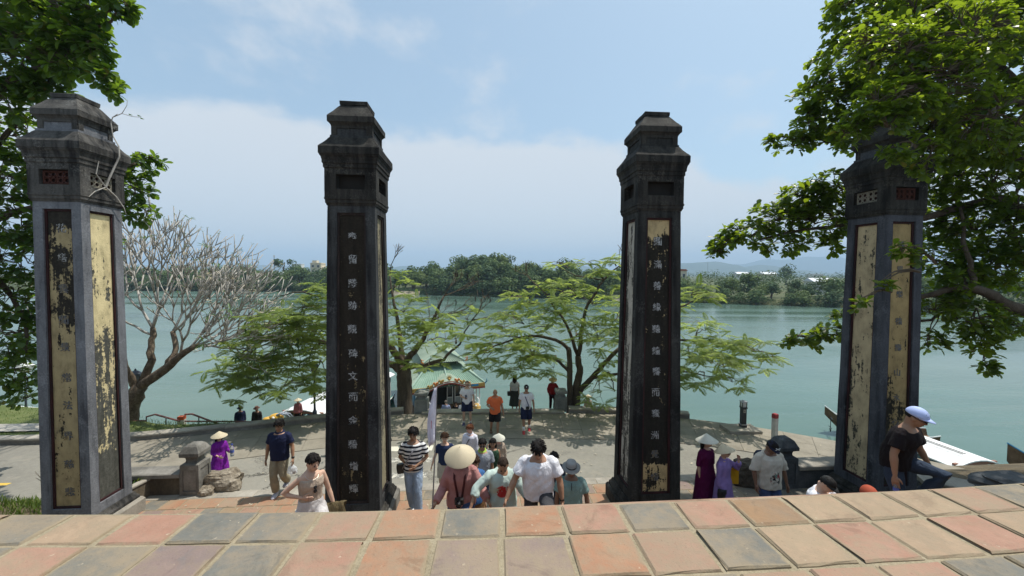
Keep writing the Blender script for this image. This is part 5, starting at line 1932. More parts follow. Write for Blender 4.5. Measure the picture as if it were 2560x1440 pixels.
    def pants(s, mat, end=.93, loose=.016, name='trousers', top=1.0, wr=.005, wide=0.0):
        mb = MB()
        dz = s.pz - .9
        ft = 1 + (s.fat - 1) * .6
        mb.loft([ell((0, 0, z + dz), rx + loose * .4, ry + loose * .4, s.M) for z, rx, ry in ((.80, .12, .10), (.86, .158, .112), (.92, .165 * ft, .118 * ft), (top, .150 * ft, .108 * ft))])
        for sd, h, kn, an in s.legs:
            if end <= .5:
                q = h.lerp(kn, end / .5)
                mb.tube([h, h.lerp(q, .5), q], [.088 + loose, .085 + loose, .078 + loose + wide], 12)
            else:
                q = kn.lerp(an, min(1.03, (end - .5) / .45))
                mb.tube([h, h.lerp(kn, .5), kn, kn.lerp(q, .5), q], [.086 + loose, .076 + loose, .058 + loose, .056 + loose + wide * .6, .046 + loose + wide], 12)
        s.scaled(mb)
        return fuse(mb, name, mat, s.root, s.vox, wr)
    def skirt(s, mat, z1=.30, r1=.24, top=1.02, name='skirt', wr=.008, split=None):
        mb = MB()
        dz = s.pz - .9
        rings = []
        for t in (0, .1, .2, .4, .6, .8, 1):
            z = top + (z1 - top) * t
            r = .140 + (r1 - .140) * min(1, t * 1.15) ** .8
            if t < .05:
                r = .142
            elif t < .25:
                r = max(r, .168)
            rings.append(ell((0, 0, z + dz * (1 - t)), r * 1.05, r * .80, s.M if t < .2 else None))
        mb.loft(rings)
        s.scaled(mb)
        return fuse(mb, name, mat, s.root, s.vox, wr)
    def shoes(s, mat, high=.0, sole=None, name='shoe'):
        for sd, h, kn, an in s.legs:
            mb = MB()
            rings = []
            for y, rx, hz in ((.068, .026, .06), (.045, .040, .085 + high * .5), (.0, .044, .10 + high), (-.05, .046, .085), (-.11, .050, .062), (-.16, .046, .048), (-.188, .026, .032)):
                rings.append([Vector((an.x + math.cos(a) * rx, an.y + y, an.z - .088 + max(0, hz / 2 + math.sin(a) * hz / 2))) for a in [2 * math.pi * j / 12 for j in range(12)]])
            mb.loft(rings)
            o = s.put(mb, name, mat)
            if sole:
                m = MB()
                m.prism([(an.x + math.cos(a) * .05 * (1 if math.sin(a) < 0 else .85), an.y - .06 + math.sin(a) * .132) for a in [2 * math.pi * j / 14 for j in range(14)]], an.z - .094, an.z - .066)
                s.put(m, 'sole', sole, parent=o)
    def socks(s, mat, top=.2):
        for sd, h, kn, an in s.legs:
            mb = MB()
            mb.tube([an + Vector((0, 0, -.02)), an.lerp(kn, top * .5), an.lerp(kn, top)], [.040, .043, .046], 10)
            s.put(mb, 'sock', mat)
    def hair(s, mat, style='short', n=18, tuft=True):
        hc = s.head_c
        rnd = random.Random(int(s.root.location.x * 1000) + 5)
        rs = rnd.random() * 50
        vol = {'short': .012, 'curly': .026, 'long': .012, 'bun': .010, 'bald': .004, 'thin': .006, 'full': .020}[style]
        mb = MB()
        rings = []
        for i in range(n + 1):
            th = math.pi * i / n
            ring = []
            for j in range(24):
                a = 2 * math.pi * j / 24
                x, y, z = math.sin(th) * math.cos(a), math.sin(th) * math.sin(a), -math.cos(th)
                r = Vector((.077 + vol, .096 + vol, .092 + vol * 1.2))
                # face and nape are kept free: pull those points inside the head
                front = -y
                line = .42 if style not in ('bald', 'thin') else .70
                low = -.42 if style in ('short', 'curly', 'full', 'bun', 'thin', 'bald') else -.55
                if style == 'bald' and z > .1:
                    r = Vector((.07, .085, .08))
                hide = (front > .25 and z < line + (abs(x) * -.25) + .16 * mnoise.noise(Vector((x * 5 + rs, 3.3, rs)))) or (front > -.35 and z < -.12) or z < low
                jit = 1 + (rnd.uniform(-.03, .05) if style != 'curly' else rnd.uniform(-.06, .12))
                if hide:
                    jit = .72
                p = Vector((x * r.x, y * r.y + .012, z * r.z + .025)) * jit
                if style in ('full', 'short') and front > .2 and z > .35:
                    p += Vector((0, -.012, .004))
                ring.append(s.HM(hc + p))
            rings.append(ring)
        mb.loft(rings)
        if tuft and style in ('full', 'short', 'curly', 'long', 'bun'):
            nt = {'curly': 230, 'full': 190, 'bun': 110}.get(style, 130)
            for _ in range(nt):
                th = math.acos(1 - rnd.random() * 1.25)
                a = rnd.random() * 2 * math.pi
                x, y, z = math.sin(th) * math.cos(a), math.sin(th) * math.sin(a), math.cos(th)
                if -y > .22 and z < .42 - abs(x) * .25:
                    continue
                if -y > -.3 and z < -.12:
                    continue
                r = Vector((.077 + vol * .8, .096 + vol * .8, .092 + vol))
                c = Vector((x * r.x, y * r.y + .012, z * r.z + .025))
                nrm = Vector((x, y, z)).normalized()
                flow = Vector((x * .8, (y if -y < .2 else -.9), -.55 - z * .2))
                flow = (flow - nrm * flow.dot(nrm)).normalized()
                if style == 'curly':
                    flow = (flow + Vector((rnd.uniform(-1, 1), rnd.uniform(-1, 1), rnd.uniform(-1, 1)))).normalized()
                L = {'curly': .030, 'full': .048}.get(style, .036) * rnd.uniform(.7, 1.3)
                lift_ = {'curly': .030, 'full': .016, 'bun': .003}.get(style, .009) * rnd.uniform(.3, 1.2)
                q = [c - nrm * .008, c + flow * L * .5 + nrm * lift_, c + flow * L + nrm * lift_ * .3]
                mb.tube([s.HM(hc + k_) for k_ in q], [.011, .009, .003], 4)
        if style == 'bun':
            t = MB().ball((0, 0, 0), 1, 9)
            mb.add([s.HM(hc + Vector((0, .125, -.045)) + Vector((v[0] * .042, v[1] * .04, v[2] * .038)) * (1 + rnd.uniform(-.08, .08))) for v in t.v], t.f)
        if style == 'long':
            for k in range(9):
                a = R(20 + 140 * k / 8)
                p0 = hc + Vector((math.cos(a) * .075, math.sin(a) * .085 + .005, .02))
                p1 = hc + Vector((math.cos(a) * .088, math.sin(a) * .10 + .01, -.09))
                p2 = hc + Vector((math.cos(a) * .085, math.sin(a) * .10 + .02, -.20 - rnd.random() * .07))
                mb.tube([s.HM(p) for p in (p0, p1, p2)], [.028, .03, .012], 6)
        return s.put(mb, 'hair', mat)
    def cone_hat(s, mat, r=.225, h=.155, tilt=0.0, up=.035, dec=None):
        hc = s.head_c
        m = MB()
        n = 28
        prof = [(r, 0), (r * .985, .008), (r * .5, h * .52), (.012, h), (.006, h), (r * .48, h * .49), (r * .96, .002)]
        rings = []
        for rr, z in prof:
            ring = []
            for k in range(n):
                a = 2 * math.pi * k / n
                p = Matrix.Rotation(tilt, 3, 'X') @ Vector((rr * math.cos(a), rr * math.sin(a), z - .02))
                ring.append(s.HM(hc + Vector((0, .01, up)) + p))
            rings.append(ring)
        m.loft(rings, cap=False)
        return s.put(m, 'conical_hat', mat)
    def cap(s, mat, bill=None, back=False, logo=None, bill_mat=None, big=1.0):
        hc = s.head_c
        m = MB()
        rings = []
        for i in range(9):
            th = math.pi / 2 * i / 8
            q = .103 * big
            rings.append([s.HM(hc + Vector((math.cos(a) * math.cos(th) * q * .86, math.sin(a) * math.cos(th) * q * 1.06 + .01, .035 + math.sin(th) * .098 * big))) for a in [2 * math.pi * j / 20 for j in range(20)]])
        m.loft(rings)
        o = s.put(m, 'cap', mat)
        sg = 1 if back else -1
        m = MB()
        rows = []
        for t in (0, .5, 1):
            rows.append([s.HM(hc + Vector((math.sin(a) * (.088 + .006 * t), .01 + sg * math.cos(a) * (.098 + t * .085 * math.cos(a)), .040 - t * .018 + .014 * math.cos(a)))) for a in [R(-72 + 144 * j / 10) for j in range(11)]])
        rows += [[p + Vector((0, 0, .007)) for p in r] for r in reversed(rows)]
        m.grid(rows + [rows[0]])
        s.put(m, 'cap_bill', bill_mat or mat, parent=o)
        return o
    def brim_hat(s, mat, band, r=.165):
        hc = s.head_c
        m = MB()
        rings = []
        for rr, z in ((.085, .04), (r, .035 - .012), (r * 1.01, .03), (.10, .052), (.098, .10), (.088, .135), (.06, .15), (.03, .138)):
            rings.append([s.HM(hc + Vector((rr * math.cos(a) * .95, rr * math.sin(a) * 1.1 + .01, z + (.02 * abs(math.cos(a)) ** 3 if rr > .12 else 0)))) for a in [2 * math.pi * j / 24 for j in range(24)]])
        m.loft(rings)
        o = s.put(m, 'brimmed_hat', mat)
        m = MB()
        m.loft([[s.HM(hc + Vector((rr * math.cos(a) * .95, rr * math.sin(a) * 1.1 + .01, z))) for a in [2 * math.pi * j / 24 for j in range(24)]] for rr, z in ((.102, .053), (.103, .075))], cap=False)
        s.put(m, 'hat_band', band, parent=o)
    def glasses(s, mat=BLK):
        hc = s.head_c
        m = MB()
        for sd in (-1, 1):
            t = MB().ball((0, 0, 0), 1, 7)
            m.add([s.HM(hc + Vector((sd * .032, -.103, .004)) + Vector((v[0] * .028, v[1] * .006, v[2] * .02))) for v in t.v], t.f)
            m.tube([s.HM(hc + Vector((sd * .058, -.10, .01))), s.HM(hc + Vector((sd * .08, -.05, .012))), s.HM(hc + Vector((sd * .082, .02, .012)))], .004, 4)
        m.tube([s.HM(hc + Vector((-.01, -.108, .01))), s.HM(hc + Vector((.01, -.108, .01)))], .004, 4)
        s.put(m, 'sunglasses', mat)
    def collar(s, mat, r=.082, z=1.43, h=.035):
        dz = s.pz - .9
        m = MB()
        rings = []
        for rr, zz in ((r * .80, z - .01), (r * .78, z + h), (r * .98, z + h * .75), (r * 1.18, z - .008)):
            rings.append(ell((0, .006, zz + dz), rr, rr * .88, s.M, tilt=.35))
        m.loft(rings, cap=False)
        s.put(m, 'collar', mat)
    def strap(s, mat, sd=1, to=(.17, 0, .92), w=.016, name='strap', cross=True):
        """a band over one shoulder to the hip, front and back"""
        dz = s.pz - .9
        m = MB()
        top = s.M(Vector((sd * .085, 0, 1.435 + dz)))
        for fb in (-1, 1):
            pts = [top]
            for t in (.25, .5, .75, 1):
                x = sd * .085 + (to[0] - sd * .085) * t
                z = 1.42 + (to[2] - 1.42) * t
                ry = .155 * math.sqrt(max(.12, 1 - (x / .235) ** 2)) * (1 + (s.fat - 1) * .8)
                pts.append(s.M(Vector((x, fb * ry, z + dz))))
            m.tube(pts, w, 5, flat=.3)
        s.put(m, name, mat)
    def pt(s, p, lean=True):
        """a point of the figure in world space"""
        q = s.M(Vector(p)) * s.k if lean else Vector(p) * s.k
        rz = s.root.rotation_euler[2]
        return Matrix.Rotation(rz, 3, 'Z') @ q + s.root.location
    def handw(s, sd):
        rz = s.root.rotation_euler[2]
        return Matrix.Rotation(rz, 3, 'Z') @ s.hands[sd] + s.root.location


# ---- cloth
NAVY, WHITE, ORANGE, TEAL, GREYM = cloth('navy_cloth', (.018, .022, .055)), cloth('white_cotton', (.74, .74, .78)), cloth('orange_cotton', (.66, .15, .055)), cloth('sage_cotton', (.20, .30, .28)), cloth('grey_cotton', (.30, .32, .35))
KHAKI, JEAN, PALEJEAN, BLACKC, DENIM = cloth('khaki_cloth', (.30, .255, .175)), cloth('blue_denim', (.06, .095, .20)), cloth('faded_denim', (.30, .38, .50)), cloth('black_cloth', (.014, .013, .015)), cloth('dark_denim', (.025, .035, .06))
PINKS, MINT, PURP, MAROON, LILAC, REDS = cloth('dusty_pink_cotton', (.42, .205, .19)), cloth('mint_blouse', (.46, .56, .51)), cloth('purple_silk', (.20, .02, .30)), cloth('maroon_velvet', (.10, .008, .055)), cloth('lilac_silk', (.27, .19, .44)), cloth('red_cotton', (.26, .02, .022))
TAUPE, STRIPEC, OLIVE, CREAMC, DKGREEN, BLUEC, BROWNC, CHAR = cloth('taupe_knit', (.46, .37, .29)), cloth('pale_stripe', (.60, .57, .56)), cloth('olive_brown', (.11, .085, .045)), cloth('cream_cotton', (.58, .53, .45)), cloth('bottle_green', (.035, .075, .045)), cloth('sky_shirt', (.24, .28, .42)), cloth('brown_cloth', (.16, .085, .04)), cloth('charcoal_cloth', (.06, .06, .065))
SHOE_W, SHOE_K, SHOE_N, SHOE_R, SHOE_G, SANDAL = plain('white_shoe', (.68, .67, .66), .6), plain('black_shoe', (.02, .02, .02), .5), plain('navy_shoe', (.05, .045, .12), .6), plain('red_shoe', (.42, .03, .035), .6), plain('grey_shoe', (.42, .40, .44), .7), plain('brown_sandal', (.10, .055, .03), .7)
SOLE_W = plain('white_sole', (.7, .7, .68), .6)

def palm_leaf_mat(name, c):
    t = NT(name)
    sep = t.n('ShaderNodeSeparateXYZ')
    t.t.links.new(t.co(src='Generated'), sep.inputs[0])
    w = t.n('ShaderNodeTexWave', wave_type='BANDS', bands_direction='Z')
    w.inputs['Scale'].default_value = 9
    w.inputs['Distortion'].default_value = .4
    t.t.links.new(t.co(src='Generated'), w.inputs['Vector'])
    col = t.ramp(t.noise(14, t.co((1, 1, .3)), 4), [(.3, sc3(c, .8)), (.7, sc3(c, 1.1))])
    col = t.mix(t.ma('MULTIPLY', w.outputs['Fac'], .3), sc3(c, .78), col)
    t.bump(w.outputs['Fac'], .3, .006)
    return t.fin(col, .65, .3)
HATM, HATW, HATY = palm_leaf_mat('palm_leaf_cream', (.68, .58, .40)), palm_leaf_mat('palm_leaf_white', (.74, .73, .62)), palm_leaf_mat('palm_leaf_yellow', (.58, .44, .22))

def stripe_mat():
    t = NT('navy_white_stripes')
    sep = t.n('ShaderNodeSeparateXYZ')
    t.t.links.new(t.co(), sep.inputs[0])
    z = t.ma('ADD', sep.outputs[2], t.ma('MULTIPLY', t.noise(5, None, 2), .03))
    s = t.step(t.ma('FRACT', t.ma('DIVIDE', z, .082)), .44, .50)
    col = t.mix(s, (.016, .017, .026), (.72, .71, .70))
    t.bump(t.noise(9, t.co((1, 1, .6)), 2, .5, .6), .35, .05)
    return t.fin(col, .85, .15)
STRIPES = stripe_mat()

def print_mat(name, base, spots, box):
    """a flat print in the middle of the chest: blotches of several inks inside a box in x and z"""
    t = NT(name)
    sep = t.n('ShaderNodeSeparateXYZ')
    v = t.co()
    t.t.links.new(v, sep.inputs[0])
    x0, x1, z0, z1 = box
    cx, cz, rx, rz = (x0 + x1) / 2, (z0 + z1) / 2, (x1 - x0) / 2, (z1 - z0) / 2
    dx = t.ma('DIVIDE', t.ma('SUBTRACT', sep.outputs[0], cx), rx)
    dz = t.ma('DIVIDE', t.ma('SUBTRACT', sep.outputs[2], cz), rz)
    rr = t.ma('SQRT', t.ma('ADD', t.ma('MULTIPLY', dx, dx), t.ma('MULTIPLY', dz, dz)))
    inside = t.ma('MULTIPLY', t.step(rr, 1.0, .8), t.step(sep.outputs[1], -.02, -.05))
    col = base if not isinstance(base, tuple) else t.ramp(t.noise(7, None, 3), [(.3, sc3(base, .86)), (.7, sc3(base, 1.08))])
    for i, (c, sc, lo, off) in enumerate(spots):
        f = t.noise(sc, t.vm('ADD', v, off), 4, .6, .8)
        zlim = t.ma('MULTIPLY', inside, t.step(f, lo, lo + .03))
        col = t.mix(zlim, col, c)
    t.bump(t.noise(9, t.co((1, 1, .6)), 2, .5, .6), .35, .05)
    return t.fin(col, .85, .15)
TEE_PRINT = print_mat('cream_tee_print', (.58, .53, .45), [((.02, .02, .025), 11, .50, (0, 0, 0)), ((.30, .035, .04), 9, .60, (3, 1, 2)), ((.16, .24, .20), 10, .62, (7, 3, 1)), ((.55, .52, .46), 14, .60, (2, 8, 4))], (-.11, .12, .93, 1.27))
BLOUSE_PRINT = print_mat('mint_blouse_print', (.46, .56, .51), [((.42, .035, .035), 7.5, .42, (1, 2, 0))], (-.12, .13, .96, 1.20))

def bottle(p, label, m_body, rot=None, cap_m=None, s=1.0):
    r = thing('water_bottle', label, 'bottle', p)
    m = MB()
    m.lathe([(.002, 0), (.031, .003), (.033, .02), (.031, .05), (.033, .09), (.033, .13), (.028, .16), (.013, .185), (.013, .20), (.002, .2)], n=14)
    m.build('bottle_body', m_body, r, smooth=True)
    m = MB()
    m.lathe([(.002, .198), (.016, .2), (.016, .222), (.002, .224)], n=12)
    m.build('bottle_cap', cap_m or plain('bottle_cap_blue', (.05, .08, .35), .5), r)
    m = MB()
    m.lathe([(.0335, .07), (.0335, .115)], n=14)
    m.build('bottle_label', plain('bottle_label', (.10, .14, .45), .5), r)
    r.scale = (s,) * 3
    return r
def clear_plastic():
    t = NT('clear_plastic')
    t.b.inputs['Transmission Weight'].default_value = .8
    t.b.inputs['IOR'].default_value = 1.2
    t.b.inputs['Roughness'].default_value = .1
    t.b.inputs['Base Color'].default_value = (.86, .90, .94, 1)
    return t.m
CLEAR = clear_plastic()

def shoulder_bag(p, label, mat, sz=(.24, .09, .2), rz=0.0, name='shoulder_bag', cat='bag', flap=True):
    r = thing(name, label, cat, p, rz)
    m = MB()
    a, b, c = sz
    rings = []
    for z, k in ((-c / 2, .82), (-c / 2 + .015, .95), (0, 1.06), (c / 2 - .02, 1.0), (c / 2, .86)):
        rings.append(ell((0, 0, z), a / 2 * k, b / 2 * k, None, 16, 4))
    m.loft(rings)
    m.build('bag_body', mat, r, smooth=False)
    if flap:
        m = MB()
        m.loft([ell((0, -.006, z), a / 2 * k, b / 2 * k, None, 16, 4) for z, k in ((c * .12, 1.09), (c / 2 + .004, 1.04), (c / 2 + .012, .86))])
        m.build('bag_flap', mat, r)
    return r

def camera_thing(p, label, rz=0.0, tilt=0.3):
    r = thing('camera', label, 'camera', p, rz)
    r.rotation_euler = (tilt, 0, rz)
    m = MB()
    m.box((0, 0, 0), (.13, .055, .085))
    m.box((0, 0, .05), (.05, .045, .03), taper=.7)
    m.build('camera_body', BLK, r)
    m = MB()
    m.lathe([(.038, 0), (.040, .03), (.036, .07), (.030, .072), (.026, .06)], m=Matrix.Rotation(R(90), 3, 'X'), n=16, c=(0, -.025, 0))
    m.build('lens', plain('lens_black', (.01, .01, .012), .25, .6), r)
    return r

# ================================================================ who stands where
PEOPLE = {}
# the walkers near the foot of the stairs
x, y, z, H = stand(698, 1050, 9.0, TER)
p = Person('man in navy polo shirt and torn khaki trousers carrying a clear plastic bag', x, y, z, H, .12, 'tan', fat=1.12, nod=.05,
           arms={-1: ((-.30, .12, -1), (-.12, -.12, -1)), 1: ((.34, .0, -1), (.16, -.30, -1))}, feet={-1: (-.07, -.05, 0), 1: (.06, .22, .12)})
p.body(); p.shirt(NAVY, .58, .82, .022); p.collar(NAVY, .088); p.pants(KHAKI, .93, .024, wide=.012); p.shoes(SHOE_G, sole=SOLE_W); p.hair(HAIR_B, 'full')
w_ = p.arms[1]
m = MB(); m.tube([w_[3] - w_[4] * .02, w_[3] + w_[4] * .02], .036, 10, flat=.8); p.put(m, 'wristwatch', BLK)
PEOPLE['navy'] = p
x, y, z, H = stand(1033, 1067, 8.35, TER)
p = Person('young man in black and white striped shirt with faded jeans by the black pillar', x, y, z, H, .05, 'tan', nod=.1, look=.05,
           arms={-1: ((-.36, .1, -1), (.9, -.62, -.42)), 1: ((.36, .1, -1), (-.75, -.7, -.42))}, feet={-1: (-.02, .08, 0), 1: (.13, -.16, 0)})
p.body(); p.shirt(STRIPES, .58, .86, .024); p.pants(PALEJEAN, .95, .022, wide=.015); p.shoes(SHOE_W, sole=SOLE_W); p.hair(HAIR_B, 'full'); p.strap(plain('grey_strap', (.32, .31, .33), .8), 1, (-.2, 0, .92))
shoulder_bag(p.pt((-.20, -.02, .90)), 'black shoulder bag hanging at the hip of the striped shirt man', BLK, (.26, .09, .2), .4)
# on the stairs
x, y, z, H = stand(785, 1133, 5.85, stair_z(5.85))
p = Person('woman in a strapless taupe top with her hair tied in a bun', x, y, z, H, .75, 'light', fem=True, lean=.06, nod=.30, look=.25,
           arms={-1: ((-.75, .45, -.75), (.85, -.72, -.22)), 1: ((.32, .02, -1), (.22, -.25, -1))}, feet={-1: (-.1, .1, 0), 1: (.1, -.15, .15)}, lift=.45)
p.body(); p.shirt(TAUPE, 0, 1.02, .012, 1.355, name='strapless_top', wr=.002); p.pants(STRIPEC, .93, .03, wide=.03, top=1.05); p.shoes(SANDAL); p.hair(HAIR_B, 'bun')
m = MB()
for i in range(2):
    t = MB().ball((0, 0, 0), 1, 7)
    m.add([p.M(Vector((.02, -.135, 1.25 - .055 * i))) + Vector((v[0] * .024, v[1] * .008, v[2] * .028)) for v in t.v], t.f)
p.put(m, 'hung_sunglasses', BLK)
m = MB(); m.tube([p.M(Vector((math.cos(a) * .085, -.045 + math.sin(a) * .075, 1.405 - .045 * max(0, -math.sin(a))))) for a in [2 * math.pi * j / 16 for j in range(17)]], .003, 4); p.put(m, 'necklace', plain('silver', (.6, .58, .52), .3, .5, metal=.8))
PEOPLE['taupe'] = p
x, y, z, H = stand(1152, 1118, 5.75, stair_z(5.75))
p = Person('guide in a wide cream conical hat and dusty pink shirt holding the flag pole', x, y, z, H, 0, 'tan', fem=True, fat=1.1, lean=.12, nod=.42,
           arms={-1: ((-.32, -.02, -1), (-.22, -.62, -.30)), 1: ((.48, -.05, -1), (.40, -.75, -.25))}, feet={-1: (-.1, .05, 0), 1: (.1, -.2, .2)}, lift=.45)
p.body(); p.shirt(PINKS, .96, .84, .03, wr=.009); p.collar(PINKS, .075); p.pants(JEAN, .93, .02); p.shoes(SHOE_W); p.hair(HAIR_D, 'long', tuft=False); p.cone_hat(HATM, .212, .165, -.15)
STR = plain('dark_red_strap', (.07, .012, .014), .7)
p.strap(STR, -1, (-.03, 0, 1.03), .016); p.strap(STR, 1, (.03, 0, 1.03), .016)
camera_thing(p.pt((.0, -.215, 1.0)), 'black camera hanging at the waist of the guide in pink', 0, .2)
PEOPLE['guide'] = p
x, y, z, H = stand(1258, 1137, 5.6, stair_z(5.6))
p = Person('old woman with thin hair in a mint blouse with a red flower, bowing her head', x, y, z, H * 1.07, .08, 'tan', fem=True, fat=1.28, lean=.28, nod=.42,
           arms={-1: ((-.80, -.25, -.62), (-.35, -.55, -.75)), 1: ((.55, -.12, -.85), (.42, -.55, -.62))}, feet={-1: (-.1, .0, 0), 1: (.1, -.1, .1)}, lift=.45)
p.body(); p.shirt(BLOUSE_PRINT, .80, .76, .034, flare=.06, wr=.011); p.pants(BLACKC, .93, .02); p.shoes(SANDAL); p.hair(HAIR_D, 'thin')
PEOPLE['old'] = p
x, y, z, H = stand(1345, 1100, 5.15, stair_z(5.15))
p = Person('heavy man in a plain white T-shirt looking down while he climbs, dark trousers', x, y, z, H * 1.04, -.05, 'tan', fat=1.36, lean=.16, nod=.36, look=-.08,
           arms={-1: ((-.52, -.2, -.9), (-.38, -.50, -.75)), 1: ((.42, -.1, -1), (.12, -.32, -1))}, feet={-1: (-.12, .12, 0), 1: (.13, -.24, .36)}, lift=.45)
p.body(); p.shirt(WHITE, .60, .82, .028, wr=.008); p.pants(CHAR, .93, .026); p.shoes(SHOE_K); p.hair(HAIR_B, 'full')
w_ = p.arms[1]
m = MB(); m.tube([w_[3] - w_[4] * .03, w_[3] + w_[4] * .01], .036, 10, flat=.8); p.put(m, 'wristwatch', BLK)
x, y, z, H = stand(1428, 1157, 7.0, TER, -.02)
p = Person('man in a grey brimmed hat and sage green T-shirt behind the heavy man', x, y, z, H * .96, -.1, 'dark', fat=1.12, nod=.16,
           arms={-1: HANG(-1, .2), 1: HANG(1, .34)})
p.body(); p.shirt(TEAL, .58, .80, .026); p.pants(CHAR, .93, .02); p.shoes(SHOE_K); p.hair(HAIR_B, 'short', tuft=False); p.brim_hat(plain('grey_felt', (.24, .24, .235), .9), BLK)
m = MB(); m.tube([p.M(Vector((0, -.148, 1.40))), p.M(Vector((.005, -.165, 1.28)))], .006, 4); p.put(m, 'placket', BLK)
x, y, z, H = stand(1386, 1130, 7.7, TER)
p = Person('black haired person almost hidden behind the shoulder of the heavy man in white', x, y, z, H, .3, 'tan', nod=.1)
p.body(); p.shirt(DENIM, .58, .84, .02); p.pants(DENIM, .93, .02); p.shoes(SHOE_K); p.hair(HAIR_B, 'short')
x, y, z, H = stand(1206, 1097, 8.3, TER)
p = Person('man in dark glasses and a grey polo with lime green collar beside the guide', x, y, z, H, .1, 'tan', fat=1.05, nod=.08, arms={-1: HANG(-1, .12), 1: HANG(1, .15)})
p.body(); p.shirt(GREYM, .58, .84, .024); p.collar(plain('lime_collar', (.35, .52, .06), .8), .085); p.pants(DENIM, .93, .02); p.shoes(SHOE_K); p.hair(HAIR_B, 'short'); p.glasses()
x, y, z, H = stand(1232, 1098, 8.75, TER)
p = Person('woman in a bottle green top holding a hand to her forehead', x, y, z, H, .1, 'tan', fem=True, nod=.12, look=-.1,
           arms={-1: ((-.35, -.75, -.35), (.32, .12, 1)), 1: HANG(1, .15)})
p.body(); p.shirt(DKGREEN, 0, .84, .018, 1.40); p.pants(DENIM, .93, .02); p.shoes(SHOE_K); p.hair(HAIR_B, 'long')
x, y, z, H = stand(1187, 1138, 7.2, TER)
p = Person('brown haired person in brown trousers behind the guide in pink', x, y, z, H, .5, 'mid', fem=True, nod=.2)
p.body(); p.shirt(cloth('blue_cotton', (.05, .13, .30)), .58, .86, .02); p.pants(BROWNC, .93, .024); p.shoes(SHOE_W); p.hair(HAIR_BR, 'long')
# on the road
x, y, z, H = stand(1112, 1084, 10.25, ROAD)
p = Person('curly haired man in a navy T-shirt and pale shorts left of the guide', x, y, z, H, .1, 'light', nod=.02, arms={-1: ((-.34, .05, -1), (-.34, -.2, -1)), 1: HANG(1)})
p.body(); p.shirt(cloth('navy_tee', (.022, .035, .085)), .58, .86, .02); p.pants(cloth('pale_shorts', (.46, .42, .36)), .48, .03, name='shorts'); p.shoes(SHOE_W); p.hair(HAIR_BR, 'curly')
x, y, z, H = stand(1174, 1062, 11.0, ROAD)
p = Person('red haired man in a white shirt with a dark bag strap, looking sideways', x, y, z, H, -.3, 'pink', nod=.05, look=-.5)
p.body(); p.shirt(cloth('white_shirt', (.68, .68, .76)), .85, .84, .024); p.collar(cloth('white_shirt', (.68, .68, .76)), .085); p.pants(KHAKI, .93, .02); p.shoes(SHOE_K); p.hair(HAIR_R, 'full'); p.strap(BLK, 1, (-.17, 0, .95))
x, y, z, H = stand(1247, 1096, 10.6, ROAD)
p = Person('person under a bright white conical hat with a taupe wrap behind the crowd', x, y, z, H, .2, 'pink', fem=True, nod=.2)
p.body(); p.shirt(cloth('taupe_wrap', (.38, .31, .25)), .85, .84, .03); p.pants(DENIM, .93, .02); p.shoes(SHOE_K); p.hair(HAIR_BR, 'short', tuft=False); p.cone_hat(HATW, .205, .17)
x, y, z, H = stand(549, 1112, 10.6, ROAD)
p = Person('woman in bright purple long dress and conical hat behind the pale boulder', x, y, z, H, .95, 'light', fem=True, nod=.05,
           arms={-1: ((-.1, .1, -1), (.35, -.9, -.25)), 1: ((.2, -.25, -1), (.05, -1, .05))})
p.body(); p.shirt(PURP, .88, .40, .022, flare=.10, name='long_dress', neck=1.45); p.pants(cloth('white_silk', (.66, .66, .66)), .93, .02); p.shoes(SHOE_W); p.hair(HAIR_B, 'long', tuft=False); p.cone_hat(HATM, .225, .16)
bottle(p.handw(1) - Vector((0, .0, .10)), 'clear water bottle with a blue cap held by the woman in purple', CLEAR, s=1.5)
m = MB()
PEOPLE['purple'] = p
x, y, z, H = stand(1168, 952, 15.0, ROAD + .02)
p = Person('tall man in a white T-shirt and navy shorts looking at a phone', x, y, z, H, .05, 'light', nod=.12, arms={-1: ((-.30, .05, -1), (.65, -.9, .05)), 1: HANG(1, .28)}, feet={-1: (-.13, .0, 0), 1: (.14, -.02, 0)})
p.body(); p.shirt(WHITE, .56, .82, .026); p.pants(NAVY, .44, .034, name='shorts'); p.shoes(SHOE_N, sole=SOLE_W); p.socks(SOLE_W, .14); p.hair(HAIR_G, 'thin'); p.glasses()
q = p.handw(-1)
ph = thing('mobile_phone', 'dark mobile phone in the hand of the tall man in white', 'phone', q + Vector((0, -.01, .05)), .3)
m = MB(); m.box((0, 0, 0), (.075, .012, .15), Matrix.Rotation(-.5, 3, 'X')); m.build('phone_body', BLK, ph)
m = MB(); m.box((0, -.009, .0), (.066, .004, .135), Matrix.Rotation(-.5, 3, 'X')); m.build('phone_screen', plain('screen_glass', (.03, .035, .045), .1, .6), ph)
x, y, z, H = stand(1238, 973, 14.1, ROAD)
p = Person('balding man in a bright orange polo shirt and black shorts', x, y, z, H, .1, 'tan', fat=1.15, nod=.06, arms={-1: ((-.42, .05, -1), (.55, -.85, -.15)), 1: ((.26, .02, -1), (.2, -.25, -1))}, feet={-1: (-.14, .18, .04), 1: (.09, -.12, 0)})
p.body(); p.shirt(ORANGE, .58, .80, .026); p.collar(ORANGE, .088); p.pants(BLACKC, .46, .034, name='shorts'); p.shoes(SANDAL); p.hair(HAIR_G, 'bald')
x, y, z, H = stand(1316, 962, 14.4, ROAD)
p = Person('man in a white T-shirt, dark cap and red shoes with a camera on a strap', x, y, z, H, .0, 'tan', nod=.05, arms={-1: HANG(-1, .22), 1: HANG(1, .30)}, feet={-1: (-.09, -.16, 0), 1: (.12, .12, 0)})
